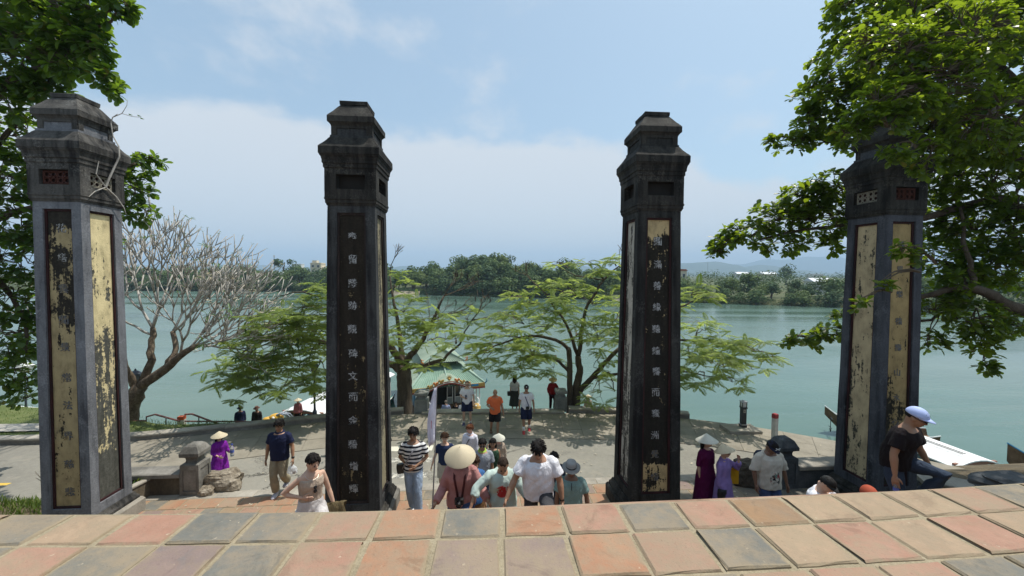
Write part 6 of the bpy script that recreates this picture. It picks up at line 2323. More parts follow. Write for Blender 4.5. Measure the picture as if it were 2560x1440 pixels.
p.body(); p.shirt(WHITE, .56, .84, .024); p.pants(NAVY, .50, .03, name='shorts'); p.shoes(SHOE_R, .05, SOLE_W); p.socks(SOLE_W, .38); p.hair(HAIR_B, 'short', tuft=False); p.cap(plain('dark_cap', (.03, .02, .025), .8)); p.strap(plain('navy_strap', (.02, .03, .12), .7), -1, (.10, 0, .95))
m = MB().ball(p.HM(p.head_c + Vector((0, -.105, .085))), (.022, .006, .020), 7); p.put(m, 'cap_badge', SOLE_W)
camera_thing(p.pt((.04, -.20, .93)), 'black camera hanging at the hip of the man with red shoes', 0, .2)
x, y, z, H = stand(1287, 938, 17.5, ROAD - .34)
p = Person('woman seen from behind in a pale top and long dark skirt', x, y, z, H, math.pi - .1, 'light', fem=True, nod=.1)
p.body(); p.shirt(cloth('pale_grey_top', (.52, .52, .54)), .55, 1.0, .026); p.skirt(cloth('dark_green_skirt', (.05, .055, .05)), .28, .25); p.shoes(SHOE_K); p.hair(HAIR_D, 'long')
shoulder_bag(p.pt((.24, .02, .84)), 'dark round bag hanging behind the long skirt of the woman going down', BLK, (.2, .1, .2), .2)
x, y, z, H = stand(1382, 955, 17.2, ROAD - .17)
p = Person('woman in a red shirt and yellow conical hat leaning on the grey stone post', x, y, z, H, .1, 'tan', fem=True, nod=.25, lean=.05, arms={-1: ((-.32, .1, -1), (.1, -.4, -1)), 1: ((.5, .1, -.9), (-.3, -.7, -.3))})
p.body(); p.shirt(REDS, .92, .84, .026); p.pants(cloth('dark_maroon_trousers', (.035, .01, .015)), .93, .02); p.shoes(SHOE_K); p.hair(HAIR_B, 'short', tuft=False); p.cone_hat(HATY, .215, .16)
# going down to the boats
x, y, z, H = stand(1115, 1001, 21.5, ROAD - .17 * 16)
p = Person('grey haired man in a blue shirt seen from behind by the dragon boat', x, y, z, H, math.pi, 'pink', fat=1.2)
p.body(); p.shirt(BLUEC, .58, .84, .024); p.pants(DENIM, .93, .02); p.shoes(SHOE_K); p.hair(HAIR_G, 'short')
x, y, z, H = stand(1140, 1013, 21.5, ROAD - .17 * 16)
p = Person('person in a black hooded top in front of the dragon boat door', x, y, z, H, 0, 'tan', nod=.1)
p.body(); p.shirt(BLACKC, .96, .84, .026); p.pants(BLACKC, .93, .02); p.shoes(SHOE_K); p.hair(HAIR_B, 'long')
x, y, z, H = stand(1157, 1012, 21.2, ROAD - .17 * 15)
p = Person('person in white beside the black hooded one by the boat', x, y, z, H, .4, 'tan', nod=.1)
p.body(); p.shirt(WHITE, .58, .84, .024); p.pants(DENIM, .93, .02); p.shoes(SHOE_K); p.hair(HAIR_B, 'short')
x, y, z, H = stand(745, 1022, 20.0, -6.4, .04)
p = Person('woman in a pinkish jacket and conical hat in front of the white roofed boat', x, y, z, H, .1, 'tan', fem=True)
p.body(); p.shirt(cloth('rose_jacket', (.26, .10, .11)), .96, .84, .03); p.pants(BLACKC, .93, .02); p.shoes(SHOE_K); p.hair(HAIR_B, 'short', tuft=False); p.cone_hat(HATM, .22, .14)
x, y, z, H = stand(601, 1044, 18.6, -6.35)
p = Person('person in a dark sun hat and navy jacket just beyond the low wall', x, y, z, H, .8, 'tan', nod=.1)
p.body(); p.shirt(NAVY, .96, .84, .026); p.pants(BLACKC, .93, .02); p.shoes(SHOE_K); p.hair(HAIR_B, 'short', tuft=False); p.brim_hat(plain('dark_felt', (.03, .03, .035), .9), BLK)
x, y, z, H = stand(642, 1038, 18.6, -6.35)
p = Person('man in a brown brimmed hat and black waistcoat beyond the low wall', x, y, z, H, .1, 'tan', nod=.1)
p.body(); p.shirt(cloth('black_waistcoat', (.03, .025, .025)), .96, .84, .026); p.pants(BLACKC, .93, .02); p.shoes(SHOE_K); p.hair(HAIR_B, 'short', tuft=False); p.brim_hat(plain('brown_felt', (.10, .05, .035), .9), BLK)
x, y, z, H = stand(1470, 1012, 19.6, ROAD - 1.7, .02)
p = Person('person below the quay, only their cream conical hat above the low wall', x, y, z, H, .1, 'tan', fem=True)
p.body(); p.shirt(TAUPE, .96, .84, .026); p.pants(BLACKC, .93, .02); p.shoes(SHOE_K); p.cone_hat(HATM, .22, .14)
# right of the third pillar
x, y, z, H = stand(1768, 1089, 8.35, TER)
p = Person('woman in a long maroon dress and white conical hat beside the lilac one', x, y, z, H, .35, 'light', fem=True, look=.15, nod=.02, arms={-1: ((-.16, .05, -1), (.02, -.18, -1)), 1: HANG(1, .08)})
p.body(); p.shirt(MAROON, .62, .10, .020, flare=.085, name='long_dress', neck=1.44, wr=.004); p.pants(MAROON, .93, .02); p.shoes(SHOE_K); p.hair(HAIR_B, 'long', tuft=False); p.cone_hat(HATW, .225, .155, -.1)
x, y, z, H = stand(1812, 1115, 8.0, TER)
p = Person('woman in a lilac long dress, decorated hat and sunglasses touching her glasses', x, y, z, H, .65, 'light', fem=True, look=.1, arms={-1: ((-.14, .05, -1), (.02, -.1, -1)), 1: ((.45, -.55, -.5), (-.35, -.12, .9))})
p.body(); p.shirt(LILAC, .90, .16, .020, flare=.075, name='long_dress', neck=1.455, wr=.005); p.pants(cloth('lilac_trousers', (.30, .22, .42)), .95, .026, wide=.02); p.shoes(SHOE_W); p.hair(HAIR_B, 'short', tuft=False); p.cone_hat(HATM, .215, .15, -.32); p.glasses()
shoulder_bag(p.pt((-.19, -.06, .74)), 'small black quilted handbag held by the woman in lilac', BLK, (.17, .11, .2), .4, 'handbag')
bottle(p.pt((-.10, -.12, .35)), 'clear water bottle below the black handbag of the woman in lilac', CLEAR, s=1.2)
q = p.pt((.30, -.10, 1.02))
fan = thing('paper_folder', 'bright yellow folder held in front of the brown boulder', 'folder', q, .2)
m = MB()
m.grid([[Vector((-.09 + .18 * i / 6, .02 * math.sin(i * .9), z0)) for i in range(7)] for z0 in (-.17 - .02, -.06, .06, .15)])
m.grid([[Vector((-.09 + .18 * i / 6, .02 * math.sin(i * .9) + .008, z0)) for i in range(7)] for z0 in (.15, .06, -.06, -.19)])
m.build('folder_sheet', plain('yellow_card', (.62, .34, .01), .6), fan)
x, y, z, H = stand(1928, 1097, 7.9, TER)
p = Person('man in a cream printed T-shirt with a dark rucksack and navy cap looking down', x, y, z, H * 1.02, .06, 'dark', fat=1.1, nod=.5, arms={-1: ((-.42, .02, -1), (-.02, -.28, -1)), 1: ((.42, .02, -1), (.12, -.25, -1))})
p.body(); p.shirt(TEE_PRINT, .62, .78, .040, wr=.008, flare=.04); p.pants(JEAN, .93, .028); p.shoes(SHOE_K); p.hair(HAIR_B, 'short', tuft=False)
p.cap(plain('navy_cap', (.012, .014, .035), .8))
m = MB()
for a, b in (((-.04, -.112, .112), (.045, -.112, .062)), ((.04, -.112, .112), (-.035, -.112, .062))):
    m.tube([p.HM(p.head_c + Vector(a)), p.HM(p.head_c + Vector(b))], .0065, 5)
p.put(m, 'cap_emblem', SOLE_W)
bp = thing('rucksack', 'dark rucksack on the back of the man in the printed T-shirt', 'rucksack', p.pt((0, .21, 1.16)), .06)
m = MB()
m.loft([ell((0, 0, zz), .15 * k, .075 * k, None, 16, 3.5) for zz, k in ((-.23, .8), (-.2, .97), (0, 1.06), (.15, 1), (.22, .72))])
m.build('rucksack_body', DENIM, bp)
for sd in (-1, 1):
    m = MB()
    m.tube([Vector((sd * .10, -.05, .17)), Vector((sd * .105, -.16, .262)), Vector((sd * .115, -.31, .20)), Vector((sd * .125, -.365, .02)), Vector((sd * .16, -.32, -.12)), Vector((sd * .175, -.12, -.2))], .022, 6, flat=.35)
    m.build('rucksack_strap', plain('strap_black', (.015, .015, .02), .8), bp)
# on the right of the stairs
x, y, z, H = stand(2058, 1187, 5.3, stair_z(5.3))
p = Person('boy in a black cap and white T-shirt bending forward with a bottle', x, y, z, 1.42, .35, 'light', lean=.22, nod=.40, crouch=.06,
           arms={-1: ((-.5, -.5, -.75), (.75, -.6, -.2)), 1: ((.6, -.3, -.7), (.75, -.5, -.5))}, feet={-1: (-.12, .1, 0), 1: (.1, -.2, .18)}, lift=.45)
p.body(); p.shirt(WHITE, .5, .84, .02); p.pants(DENIM, .93, .02); p.shoes(SHOE_K); p.hair(HAIR_B, 'short', tuft=False); p.cap(plain('black_cap', (.012, .013, .013), .8))
bottle(p.handw(-1) - Vector((0, 0, .1)), 'clear water bottle in the hands of the boy in white', CLEAR)
x, y, z, H = stand(2170, 1219, 5.0, stair_z(5.0))
p = Person('child under an orange red cap of whom little more than the cap shows', x, y, z, max(H, .95), -.4, 'light', nod=.3, lift=.45)
p.body(); p.shirt(ORANGE, .58, .84, .02); p.pants(DENIM, .93, .02); p.shoes(SHOE_K); p.hair(HAIR_B, 'short', tuft=False); p.cap(plain('orange_red_cap', (.34, .06, .025), .8), big=1.25)
x, y, z, H = stand(2276, 1016, 5.5, -2.12)
p = Person('man in a pale blue cap and black T-shirt climbing bent forward with a bottle', x, y, z, 1.74, .45, 'tan', fat=1.12, lean=.26, nod=.15, look=.15, crouch=.10,
           arms={-1: ((-.34, .12, -1), (-.10, -.12, -1)), 1: ((.40, -.10, -1), (.38, -.28, -.9))}, feet={-1: (-.11, .18, 0), 1: (.12, -.22, .34)}, lift=.45)
p.body(); p.shirt(cloth('black_tee', (.016, .012, .013)), .60, .84, .024, 1.40); p.pants(cloth('worn_jeans', (.04, .055, .085)), .93, .02); p.shoes(SHOE_K); p.hair(HAIR_B, 'short', tuft=False); p.cap(plain('pale_blue_cap', (.42, .50, .78), .75), big=1.1); p.glasses()
w_ = p.arms[1]
m = MB(); m.tube([w_[3] - w_[4] * .03, w_[3] + w_[4] * .01], .034, 10, flat=.8); p.put(m, 'wristwatch', BLK)
PEOPLE['bluecap'] = p
bottle(p.handw(-1) - Vector((0, 0, .17)), 'clear water bottle gripped by the man in the pale blue cap', CLEAR)
settle()
# ================================================================ things of the quay and the terrace
GRANITE = stone('post_granite', [(.3, (.10, .105, .10)), (.5, (.19, .195, .185)), (.72, (.30, .30, .28))], 2.5, fine=30, bump=.4, rnd=10)
DARKST = stone('dark_stone', [(.3, (.03, .032, .035)), (.5, (.075, .08, .085)), (.72, (.14, .145, .145))], 2.2, fine=26, bump=.5, rnd=10)
WALLM = stone('low_wall_render', [(.3, (.09, .08, .065)), (.5, (.20, .185, .16)), (.72, (.34, .32, .28))], 1.2, (1, 1, 1), fine=16, bump=.5)
WALL_DARK = stone('dark_wall', [(.3, (.035, .028, .02)), (.5, (.10, .08, .055)), (.72, (.19, .16, .115))], 1.4, (1, 1, .5), fine=20, bump=.5)  # dark brown wall tone with paler blotches
CAPW = plain('iron_dark', (.03, .032, .036), .55, .4)

def post(p, rz, label, mat, hgt, w, group=None, panel=True):
    r = thing('stone_post', label, 'post', p, rz, group)
    h = w / 2
    z1 = hgt * .60
    framed(r, 'post_shaft', mat, h, h * .96, 0, z1, .68, z1 * .14, z1 * .86, .025, 3, 5)
    for s in range(4):
        M = side_m(s)
        m = MB()
        m.grid([[M @ Vector((x * .68 * h, -h * .96 + .02, z)) for x in (-1, 1)] for z in (z1 * .13, z1 * .87)])
        m.build('post_panel', mat, r)
    sq_loft([(h * .96, z1), (h * .94, z1 + .02), (h * .62, z1 + .05), (h * .56, z1 + .10), (h * .60, z1 + .16), (h * .80, z1 + .19)], 'post_neck', mat, r, 5, 4, .004)
    sq_loft([(h * .82, z1 + .19), (h * .99, z1 + .21), (h * 1.0, z1 + .29), (h * .90, z1 + .33), (h * .66, hgt - .04), (h * .42, hgt)], 'post_cap', mat, r, 7, 4, .004)
    return r
q = on(471, 1240, TER)
POST_L = post((q.x, q.y + .22, TER), TH, 'grey stone post with capped top left of the boulder and the purple dress', OLD_STONE, 1.16, .43)
q = on(1972, 1222, TER)
POST_R = post((q.x, q.y + .22, TER), TH, 'dark stone post with capped top behind the man in the printed T-shirt', DARKST, 1.2, .45)

def wall_run(name, label, pts, h, w, mat, zb, cope=None, cw=.0, ch=.1):
    """a low wall along points, with a coping"""
    r = thing(name, label, 'wall', (pts[0][0], pts[0][1], zb))
    o = Vector((pts[0][0], pts[0][1], 0))
    P2 = [Vector((p[0], p[1], 0)) - o for p in pts]
    def strip(wd, z0, z1, seed):
        rings = []
        for i, p in enumerate(P2):
            t = (P2[min(i + 1, len(P2) - 1)] - P2[max(i - 1, 0)]).normalized()
            n = Vector((-t.y, t.x, 0))
            j = mnoise.noise(p * 1.3 + Vector((seed, 0, 0))) * .012
            rings.append([p - n * wd / 2 + Vector((0, 0, z0)), p + n * wd / 2 + Vector((0, 0, z0)), p + n * (wd / 2 - .01) + Vector((0, 0, z1 + j)), p - n * (wd / 2 - .01) + Vector((0, 0, z1 + j * .6))])
        m = MB()
        m.loft(rings)
        return m
    strip(w, -.1, h - ch, 0).build('wall_face', mat, r)
    cm = strip(w + cw, h - ch, h, 3)
    # coping in lengths with joints between them
    n = len(P2)
    per = 3
    for i in range(0, n - 1, per):
        seg = P2[i:min(i + per, n - 1) + 1]
        if len(seg) < 2:
            continue
        seg = [seg[0] + (seg[1] - seg[0]).normalized() * .008] + seg[1:-1] + [seg[-1] - (seg[-1] - seg[-2]).normalized() * .008]
        rings = []
        for k, p in enumerate(seg):
            t = (seg[min(k + 1, len(seg) - 1)] - seg[max(k - 1, 0)]).normalized()
            nn = Vector((-t.y, t.x, 0))
            hw = (w + cw) / 2
            rings.append([p - nn * hw + Vector((0, 0, h - ch)), p + nn * hw + Vector((0, 0, h - ch)), p + nn * hw + Vector((0, 0, h - .02)), p + nn * (hw - .02) + Vector((0, 0, h)), p - nn * (hw - .02) + Vector((0, 0, h)), p - nn * hw + Vector((0, 0, h - .02))])
        m = MB()
        m.loft(rings)
        m.build('coping_stone', cope or mat, r)
    return r
def ep(x0, x1, step=.45):
    return [(p.x, p.y + .20) for p in edge_pts(x0, x1, step)]
wall_run('low_wall', 'long curved low wall along the road from the grass verge to the flame tree', ep(-34, -4.55, .6), .21, .32, WALLM, ROAD, PALE_STONE, .06, .07)
wall_run('low_wall', 'short low wall at the foot of the many stemmed flame tree', ep(2.45, 7.35), .21, .32, WALLM, ROAD, PALE_STONE, .06, .07)
kb = [(x / 10 * 6.0 - 3.75, edge_y(x / 10 * 6.0 - 3.75) + .08) for x in range(11)]
wall_run('kerb', 'pale worn kerb at the top of the river steps between the two grey posts', kb, .10, .42, PALE_STONE, ROAD, PALE_STONE, .02, .06)
POST_G = 'grey granite posts at the top of the river steps'
q = on(1050, 1036, ROAD)
post((q.x, q.y + .35, ROAD), .06, 'blue grey granite post in front of the dragon boat, left of the river steps', GRANITE, .92, .56, POST_G)
q = on(1404, 1032, ROAD)
post((q.x, q.y + .35, ROAD), .02, 'blue grey granite post that the woman in red leans on', GRANITE, .95, .50, POST_G)

# walls of the terrace either side
wl = [P(-4.95 - i * .55, 9.28, 0) for i in range(0, 9)]
a0 = POST_L.location
wl = [Vector((a0.x - .22, a0.y - .0, 0)) - Vector((RX, RY, 0)) * .5 * i for i in range(5)]
wall_run('terrace_wall', 'low dark wall between the grey capped post and the grey pillar', [(p.x, p.y) for p in wl], .52, .34, WALL_DARK, TER, OLD_STONE, .10, .10)
pw = [on(376, 1196, TER + .5), on(372, 1232, TER + .35), on(340, 1285, TER + .3)]
st = Vector((wl[2].x + .28, wl[2].y, 0))
en = Vector((wl[2].x + .12, wl[2].y - 1.4, 0))
wall_run('planter_wall', 'short pale planter wall running from the low dark wall to the grey pillar', [(st.lerp(en, i / 4).x, st.lerp(en, i / 4).y) for i in range(5)], .42, .12, WALL_DARK, TER, PALE_STONE, .02, .05)
a0 = POST_R.location
wr_ = [Vector((a0.x + .22, a0.y, 0)) + Vector((RX, RY, 0)) * .5 * i for i in range(6)]
wall_run('terrace_wall', 'low wall with a pale coping from the dark capped post to the ochre panelled pillar', [(p.x, p.y) for p in wr_], .56, .36, DARKST, TER, PALE_STONE, .12, .10)
rw = [on(x, y, TER + .35) for x, y in ((2290, 1188), (2340, 1196), (2390, 1206), (2440, 1217), (2490, 1228), (2540, 1239), (2620, 1254))]
wall_run('terrace_wall', 'low wall running right from the ochre panelled pillar behind the man in the blue cap', [(p.x, p.y) for p in rw], .36, .36, DARKST, TER, PALE_STONE, .3, .10)
# fallen leaves in the bed by the right pillar
rnd = random.Random(4)
m = MB()
for i in range(900):
    c = Vector((rnd.uniform(8.6, 13.5), rnd.uniform(5.5, 9.2), 0))
    b = (-c.x * RY + c.y * RX)
    z = np.interp(b, [2.3, 3.6, 5.2, 6.8, 8.2, 9.2], [-.5, -1.2, -2.3, -3.15, -3.5, -3.6]) + .16
    c.z = z
    a = rnd.random() * 6.3
    d, s = Vector((math.cos(a), math.sin(a), rnd.uniform(-.2, .5))) * .10, Vector((-math.sin(a), math.cos(a), rnd.uniform(-.3, .3))) * .05
    m.add([c - d, c + s, c + d, c - s], [(0, 1, 2, 3)])
kind(m.build('fallen_leaves', leaf_mat('fallen_leaf', (.14, .075, .03), (.09, .085, .03), (.1, .06, .02), .1, .7, .2), fix=False), 'stuff')
m = MB()
for i in range(700):
    x_, y_ = rnd.uniform(-9, 11), rnd.uniform(9.9, 16)
    if i % 3 == 0:
        a_, b_ = rnd.uniform(-7, 8), rnd.uniform(7.5, 9.4)
        c = P(a_, b_, TER + .008)
    elif y_ < edge_y(x_) - .1:
        c = Vector((x_, y_, ROAD + .03))
    else:
        continue
    a = rnd.random() * 6.3
    k = rnd.uniform(.012, .045)
    d, s_ = Vector((math.cos(a), math.sin(a), rnd.uniform(0, .4))) * k, Vector((-math.sin(a), math.cos(a), rnd.uniform(0, .3))) * k * .6
    m.add([c - d, c + s_, c + d, c - s_], [(0, 1, 2, 3)])
kind(m.build('fallen_petals', plain('dry_petal', (.42, .36, .26), .8, var=.5, scale=3), fix=False), 'stuff')
# grass and weeds on the left bank and the verge
m = MB()
def blade(c, h, rnd):
    a = rnd.random() * 6.3
    d = Vector((math.cos(a), math.sin(a), 0))
    s = Vector((-d.y, d.x, 0)) * h * rnd.uniform(.05, .10)
    t = c + d * h * rnd.uniform(.2, .7) + Vector((0, 0, h))
    mid = c.lerp(t, .55) + Vector((0, 0, h * .15))
    m.add([c - s, c + s, mid + s * .7, mid - s * .7, t], [(0, 1, 2, 3), (3, 2, 4)])
for i in range(9000):
    a, b = -8.2 - rnd.random() ** 1.3 * 8, rnd.uniform(7.0, 10.4)
    if mnoise.noise(Vector((a * .8, b * .8, 5))) < -.22 + .25 * rnd.random():
        continue
    z = np.interp(b, [6.8, 8.2, 9.2, 10.0, 10.6], [-3.2, -3.5, -3.6, -3.95, -4.28])
    c = P(a, b, z - .02)
    w = mnoise.noise(Vector((a * .9, b * .9, 3))) * .14
    c.z += w
    blade(c, rnd.uniform(.06, .20), rnd)
vv = [p for p in edge_pts(-30, -10.5, .3)]
for i in range(9000):
    k = rnd.randrange(len(vv) - 1)
    w = verge_w(vv[k].x)
    c = vv[k].lerp(vv[k + 1], rnd.random()) + edge_nrm(vv, k) * rnd.uniform(.5, .5 + w)
    c.z = ROAD + .03
    blade(c, rnd.uniform(.03, .09), rnd)
kind(m.build('grass', leaf_mat('grass_blade', (.075, .12, .022), (.12, .155, .035), (.2, .3, .04), .3, .6, .2, old=(.22, .19, .08)), fix=False), 'stuff')
# a few leafy weeds by the corner
for (px, py, hh, lab) in ((150, 1212, .35, 'thin weed with small leaves on the grass left of the grey pillar'),):
    c = on(118, 1222, TER - .25)
    r = thing('weed_plant', lab, 'plant', c)
    m = MB()
    lf = MB()
    for k in range(7):
        a = rnd.random() * 6.3
        t = Vector((math.cos(a) * .3, math.sin(a) * .2, rnd.uniform(.25, .5)))
        m.tube([Vector((0, 0, -.05)), t * .5 + Vector((0, 0, .06)), t], [.006, .005, .003], 4)
        for j in range(7):
            p_ = t * (.35 + .65 * j / 6) + Vector((rnd.uniform(-.05, .05), rnd.uniform(-.05, .05), rnd.uniform(0, .05)))
            lf.add([p_, p_ + Vector((.03, .01, .01)), p_ + Vector((.05, 0, .02)), p_ + Vector((.03, -.015, .012))], [(0, 1, 2, 3)])
    m.build('stem', TWIG, r)
    lf.build('foliage', LEAF_L, r, fix=False)
r = thing('planter_shrub', 'small green plant growing in the planter beside the grey pillar', 'plant', (st.x - .25, st.y - .45, TER + .25))
m = MB()
for k in range(60):
    a = rnd.random() * 6.3
    d = Vector((math.cos(a), math.sin(a), rnd.uniform(.3, 1.2))).normalized()
    p_ = Vector((rnd.uniform(-.22, .22), rnd.uniform(-.3, .3), rnd.uniform(-.05, .15)))
    s = d.cross(Vector((0, 0, 1))).normalized() * .018
    e = p_ + d * .16
    m.add([p_, p_ + d * .08 + s, e, p_ + d * .08 - s], [(0, 1, 2, 3)])
m.build('foliage', LEAF_R, r, fix=False)

# bare vine on the first pillar's head
pl = p1.location
vm_ = Matrix.Rotation(TH, 3, 'Z')
def vp(x, y, zr):
    q = vm_ @ Vector((x, y, 0))
    return Vector((q.x, q.y, zr + (EYE - TER) / .857))
vine = thing('dry_vine', 'bare grey vine climbing over the head of the grey pillar', 'plant', (pl.x, pl.y, TER))
vine.scale = (.857,) * 3
m = MB()
m.tube([vp(.56, .02, 1.95), vp(.60, .06, 2.15), vp(.66, .14, 2.45), vp(.72, .2, 2.7), vp(.70, .22, 2.95), vp(.56, .24, 3.2), vp(.54, .22, 3.5), vp(.60, .2, 3.62), vp(.75, .15, 3.68)], [.022, .02, .02, .018, .016, .014, .012, .01, .008], 6)
m.tube([vp(.60, .2, 3.62), vp(.85, .15, 3.70), vp(1.0, .1, 3.86), vp(1.02, .1, 4.0)], [.009, .008, .006, .004], 5)
m.tube([vp(.85, .15, 3.70), vp(1.1, .1, 3.62), vp(1.3, .08, 3.6)], [.007, .006, .004], 5)
m.tube([vp(.56, .02, 1.95), vp(.56, -.2, 2.2), vp(.58, -.15, 2.5)], [.016, .013, .008], 5)
m.tube([vp(.56, .02, 1.95), vp(.58, .25, 1.78), vp(.60, .42, 1.55), vp(.58, .5, 1.4)], [.016, .014, .01, .006], 5)
m.tube([vp(.56, .02, 1.95), vp(.57, -.25, 1.8), vp(.58, -.4, 1.65)], [.012, .01, .006], 5)
m.build('stem', BARK_PALE, vine)
m = MB()
for x_, z_ in ((1.3, 3.6), (1.24, 3.66), (1.05, 3.68)):
    c = vp(x_, .08, z_)
    m.add([c, c + Vector((.05, .02, -.02)), c + Vector((.10, 0, -.05)), c + Vector((.04, -.03, -.05))], [(0, 1, 2, 3)])
m.build('foliage', LEAF_L, vine, fix=False)

# boulders
def boulder(p, s, label, mat, seed, name='boulder'):
    m = MB().ball((0, 0, 0), 1, 14)
    vs = []
    for v in m.v:
        q = Vector(v)
        n = mnoise.fractal(q * 1.3 + Vector((seed, 0, 0)), 1, 2, 4) * .35
        c = 1 + n
        q = Vector((math.copysign(abs(q.x) ** .75, q.x), math.copysign(abs(q.y) ** .75, q.y), math.copysign(abs(q.z) ** .7, q.z))) * c
        vs.append((q.x * s[0], q.y * s[1], q.z * s[2]))
    m.v = vs
    o = m.build(name, mat)
    o.location = p
    return tag(o, label, 'boulder')
ROCK = stone('rock_cream', [(.32, (.055, .045, .035)), (.46, (.20, .165, .12)), (.62, (.38, .33, .26)), (.75, (.50, .45, .37))], 2.2, fine=12, fmix=.4, bump=1.0, bdist=.06)
ROCKD = stone('rock_brown', [(.32, (.03, .024, .018)), (.5, (.085, .068, .05)), (.72, (.16, .13, .10))], 2.6, fine=14, fmix=.4, bump=1.0, bdist=.05)
q = on(556, 1216, TER)
boulder((q.x, q.y, TER + .13), (.46, .26, .25), 'pale cream boulder beside the capped post in front of the purple dress', ROCK, 3)
q = on(510, 1236, TER)
boulder((q.x + .02, q.y + .05, TER + .05), (.17, .14, .11), 'small cream rock at the foot of the capped post', ROCK, 8)
q = on(1872, 1212, TER)
boulder((q.x, q.y + .1, TER + .22), (.36, .28, .34), 'dull brown boulder behind the yellow folder', ROCKD, 5)
q = at(2520, 1200, 6.2)
boulder((q.x, q.y, q.z - .05), (.42, .3, .13), 'black rock at the far right end behind the tiles', DARKST, 12)

# bollard, marker posts, railing, lamps
q = on(1857, 1074, ROAD)
b = thing('bollard_light', 'black bollard light with silver head standing on the quay edge', 'bollard', (q.x, q.y, ROAD))
m = MB(); m.box((0, 0, .10), (.2, .2, .2)); m.build('bollard_foot', CAPW, b)
m = MB(); m.box((0, 0, .22), (.23, .23, .035)); m.build('foot_ring', plain('zinc', (.4, .41, .42), .4, .5, metal=.6), b)
m = MB(); m.box((0, 0, .54), (.165, .165, .60)); m.build('bollard_body', CAPW, b)
m = MB(); m.box((0, -.085, .74), (.09, .012, .12)); m.build('name_plate', plain('plate', (.35, .34, .3), .5), b)
m = MB(); m.box((0, -.093, .74), (.03, .006, .035)); m.build('plate_mark', BLK, b)
m = MB(); m.box((0, 0, .86), (.20, .20, .06)); m.build('collar_ring', CAPW, b)
m = MB(); m.box((0, 0, .98), (.16, .16, .18)); m.build('lamp_glass', plain('frosted_glass', (.5, .52, .52), .25, .5), b)
for sx in (-1, 1):
    for sy in (-1, 1):
        m = MB(); m.box((sx * .08, sy * .08, .98), (.022, .022, .18)); m.build('lamp_bar', CAPW, b)
m = MB(); m.box((0, 0, 1.09), (.21, .21, .035), taper=.9); m.box((0, 0, 1.125), (.10, .10, .035), taper=.6); m.build('lamp_cap', plain('zinc', (.4, .41, .42), .4, .5, metal=.6), b)
m = MB(); m.box((q.x - .15, q.y - .1, ROAD + .06), (1.2, .75, .12)); fs = m.build('foundation_block', PALE_STONE); tag(fs, 'pale stone block under the black bollard light', 'block')
q = on(1936, 1100, ROAD)
b = thing('marker_post', 'white marker post with a dark red top right of the black bollard', 'post', (q.x, q.y, ROAD), .3)
m = MB(); m.box((0, 0, .40), (.145, .145, .80)); m.build('post_body', plain('whitewash', (.46, .46, .43), .8), b)
m = MB(); m.box((0, 0, .865), (.15, .15, .13)); m.build('post_top', plain('red_paint', (.28, .03, .035), .6), b)
m = MB(); m.box((0, 0, .945), (.15, .15, .03), taper=.75); m.build('post_cap', plain('red_paint', (.28, .03, .035), .6), b)
q = at(455, 1081, 15.6)
b = thing('marker_post', 'short white marker post with an orange red top beside the brown railing', 'post', q, .2)
m = MB(); m.box((0, 0, .27), (.21, .21, .54)); m.build('post_body', plain('whitewash_warm', (.55, .52, .45), .8), b)
m = MB(); m.box((0, 0, .605), (.215, .215, .13)); m.build('post_top', plain('orange_red_paint', (.50, .09, .025), .6), b)

RUST = plain('rail_brown', (.16, .065, .055), .55, .4)
GREYP = plain('rail_grey', (.13, .135, .14), .5, .4)
rail = thing('stair_railing', 'brown handrail on thin posts running down to the left landing', 'railing', at(366, 1060, 15.2))
o = rail.location
def rp(px, py, Y):
    return at(px, py, Y) - o
m = MB()
m.tube([rp(300, 1052, 15.2), rp(366, 1052, 15.2)], .035, 6)
m.tube([rp(366, 1042, 15.2), rp(388, 1036, 15.2), rp(450, 1053, 15.3)], .035, 6)
m.tube([rp(462, 1036, 15.6), rp(480, 1035, 15.6), rp(520, 1050, 15.8), rp(580, 1072, 16.2)], .035, 6)
m.tube([rp(462, 1053, 15.4), rp(560, 1054, 15.6), rp(700, 1054, 16)], .03, 6)
m.build('handrail', RUST, rail)
for px, y0, y1, Y in ((366, 1040, 1074, 15.2), (415, 1044, 1072, 15.2), (497, 1042, 1073, 15.7), (517, 1050, 1074, 15.8), (525, 1052, 1075, 15.8), (550, 1062, 1075, 16), (574, 1054, 1075, 16), (340, 1053, 1074, 15.2), (660, 1054, 1078, 16)):
    m = MB(); m.tube([rp(px, y0, Y), rp(px, y1 + 6, Y)], .022, 6); m.build('rail_post', GREYP, rail)

LAMPM = plain('lamp_blue_grey', (.055, .065, .085), .5, .4)
GLASSY = plain('lamp_pane', (.22, .24, .25), .15, .5)
def lantern(px, py_top, py_base, Y, label, hide_head=False):
    b0 = at(px, py_base, Y)
    tp = at(px, py_top, Y)
    r = thing('street_lamp', label, 'street lamp', b0)
    H = tp.z - b0.z
    m = MB(); m.lathe([(.10, 0), (.10, .3), (.06, .38), (.05, .5), (.045, H - .62), (.06, H - .6), (.06, H - .56)], n=10); m.build('lamp_post', LAMPM, r, smooth=True)
    m = MB(); m.lathe([(.09, H - .56), (.09, H - .54), (.18, H - .2), (.18, H - .18)], n=6); m.build('lamp_glass', GLASSY, r)
    for k in range(6):
        a = k * math.pi / 3
        m = MB(); m.tube([Vector((math.cos(a) * .095, math.sin(a) * .095, H - .55)), Vector((math.cos(a) * .185, math.sin(a) * .185, H - .18))], .012, 4); m.build('lamp_bar', LAMPM, r)
    m = MB(); m.lathe([(.22, H - .18), (.21, H - .15), (.10, H - .04), (.04, H - .02), (.03, H + .04), (.01, H + .06)], n=6); m.build('lamp_roof', LAMPM, r)
lantern(343, 925, 1082, 15.6, 'dark lantern street lamp under the trunk of the frangipani')
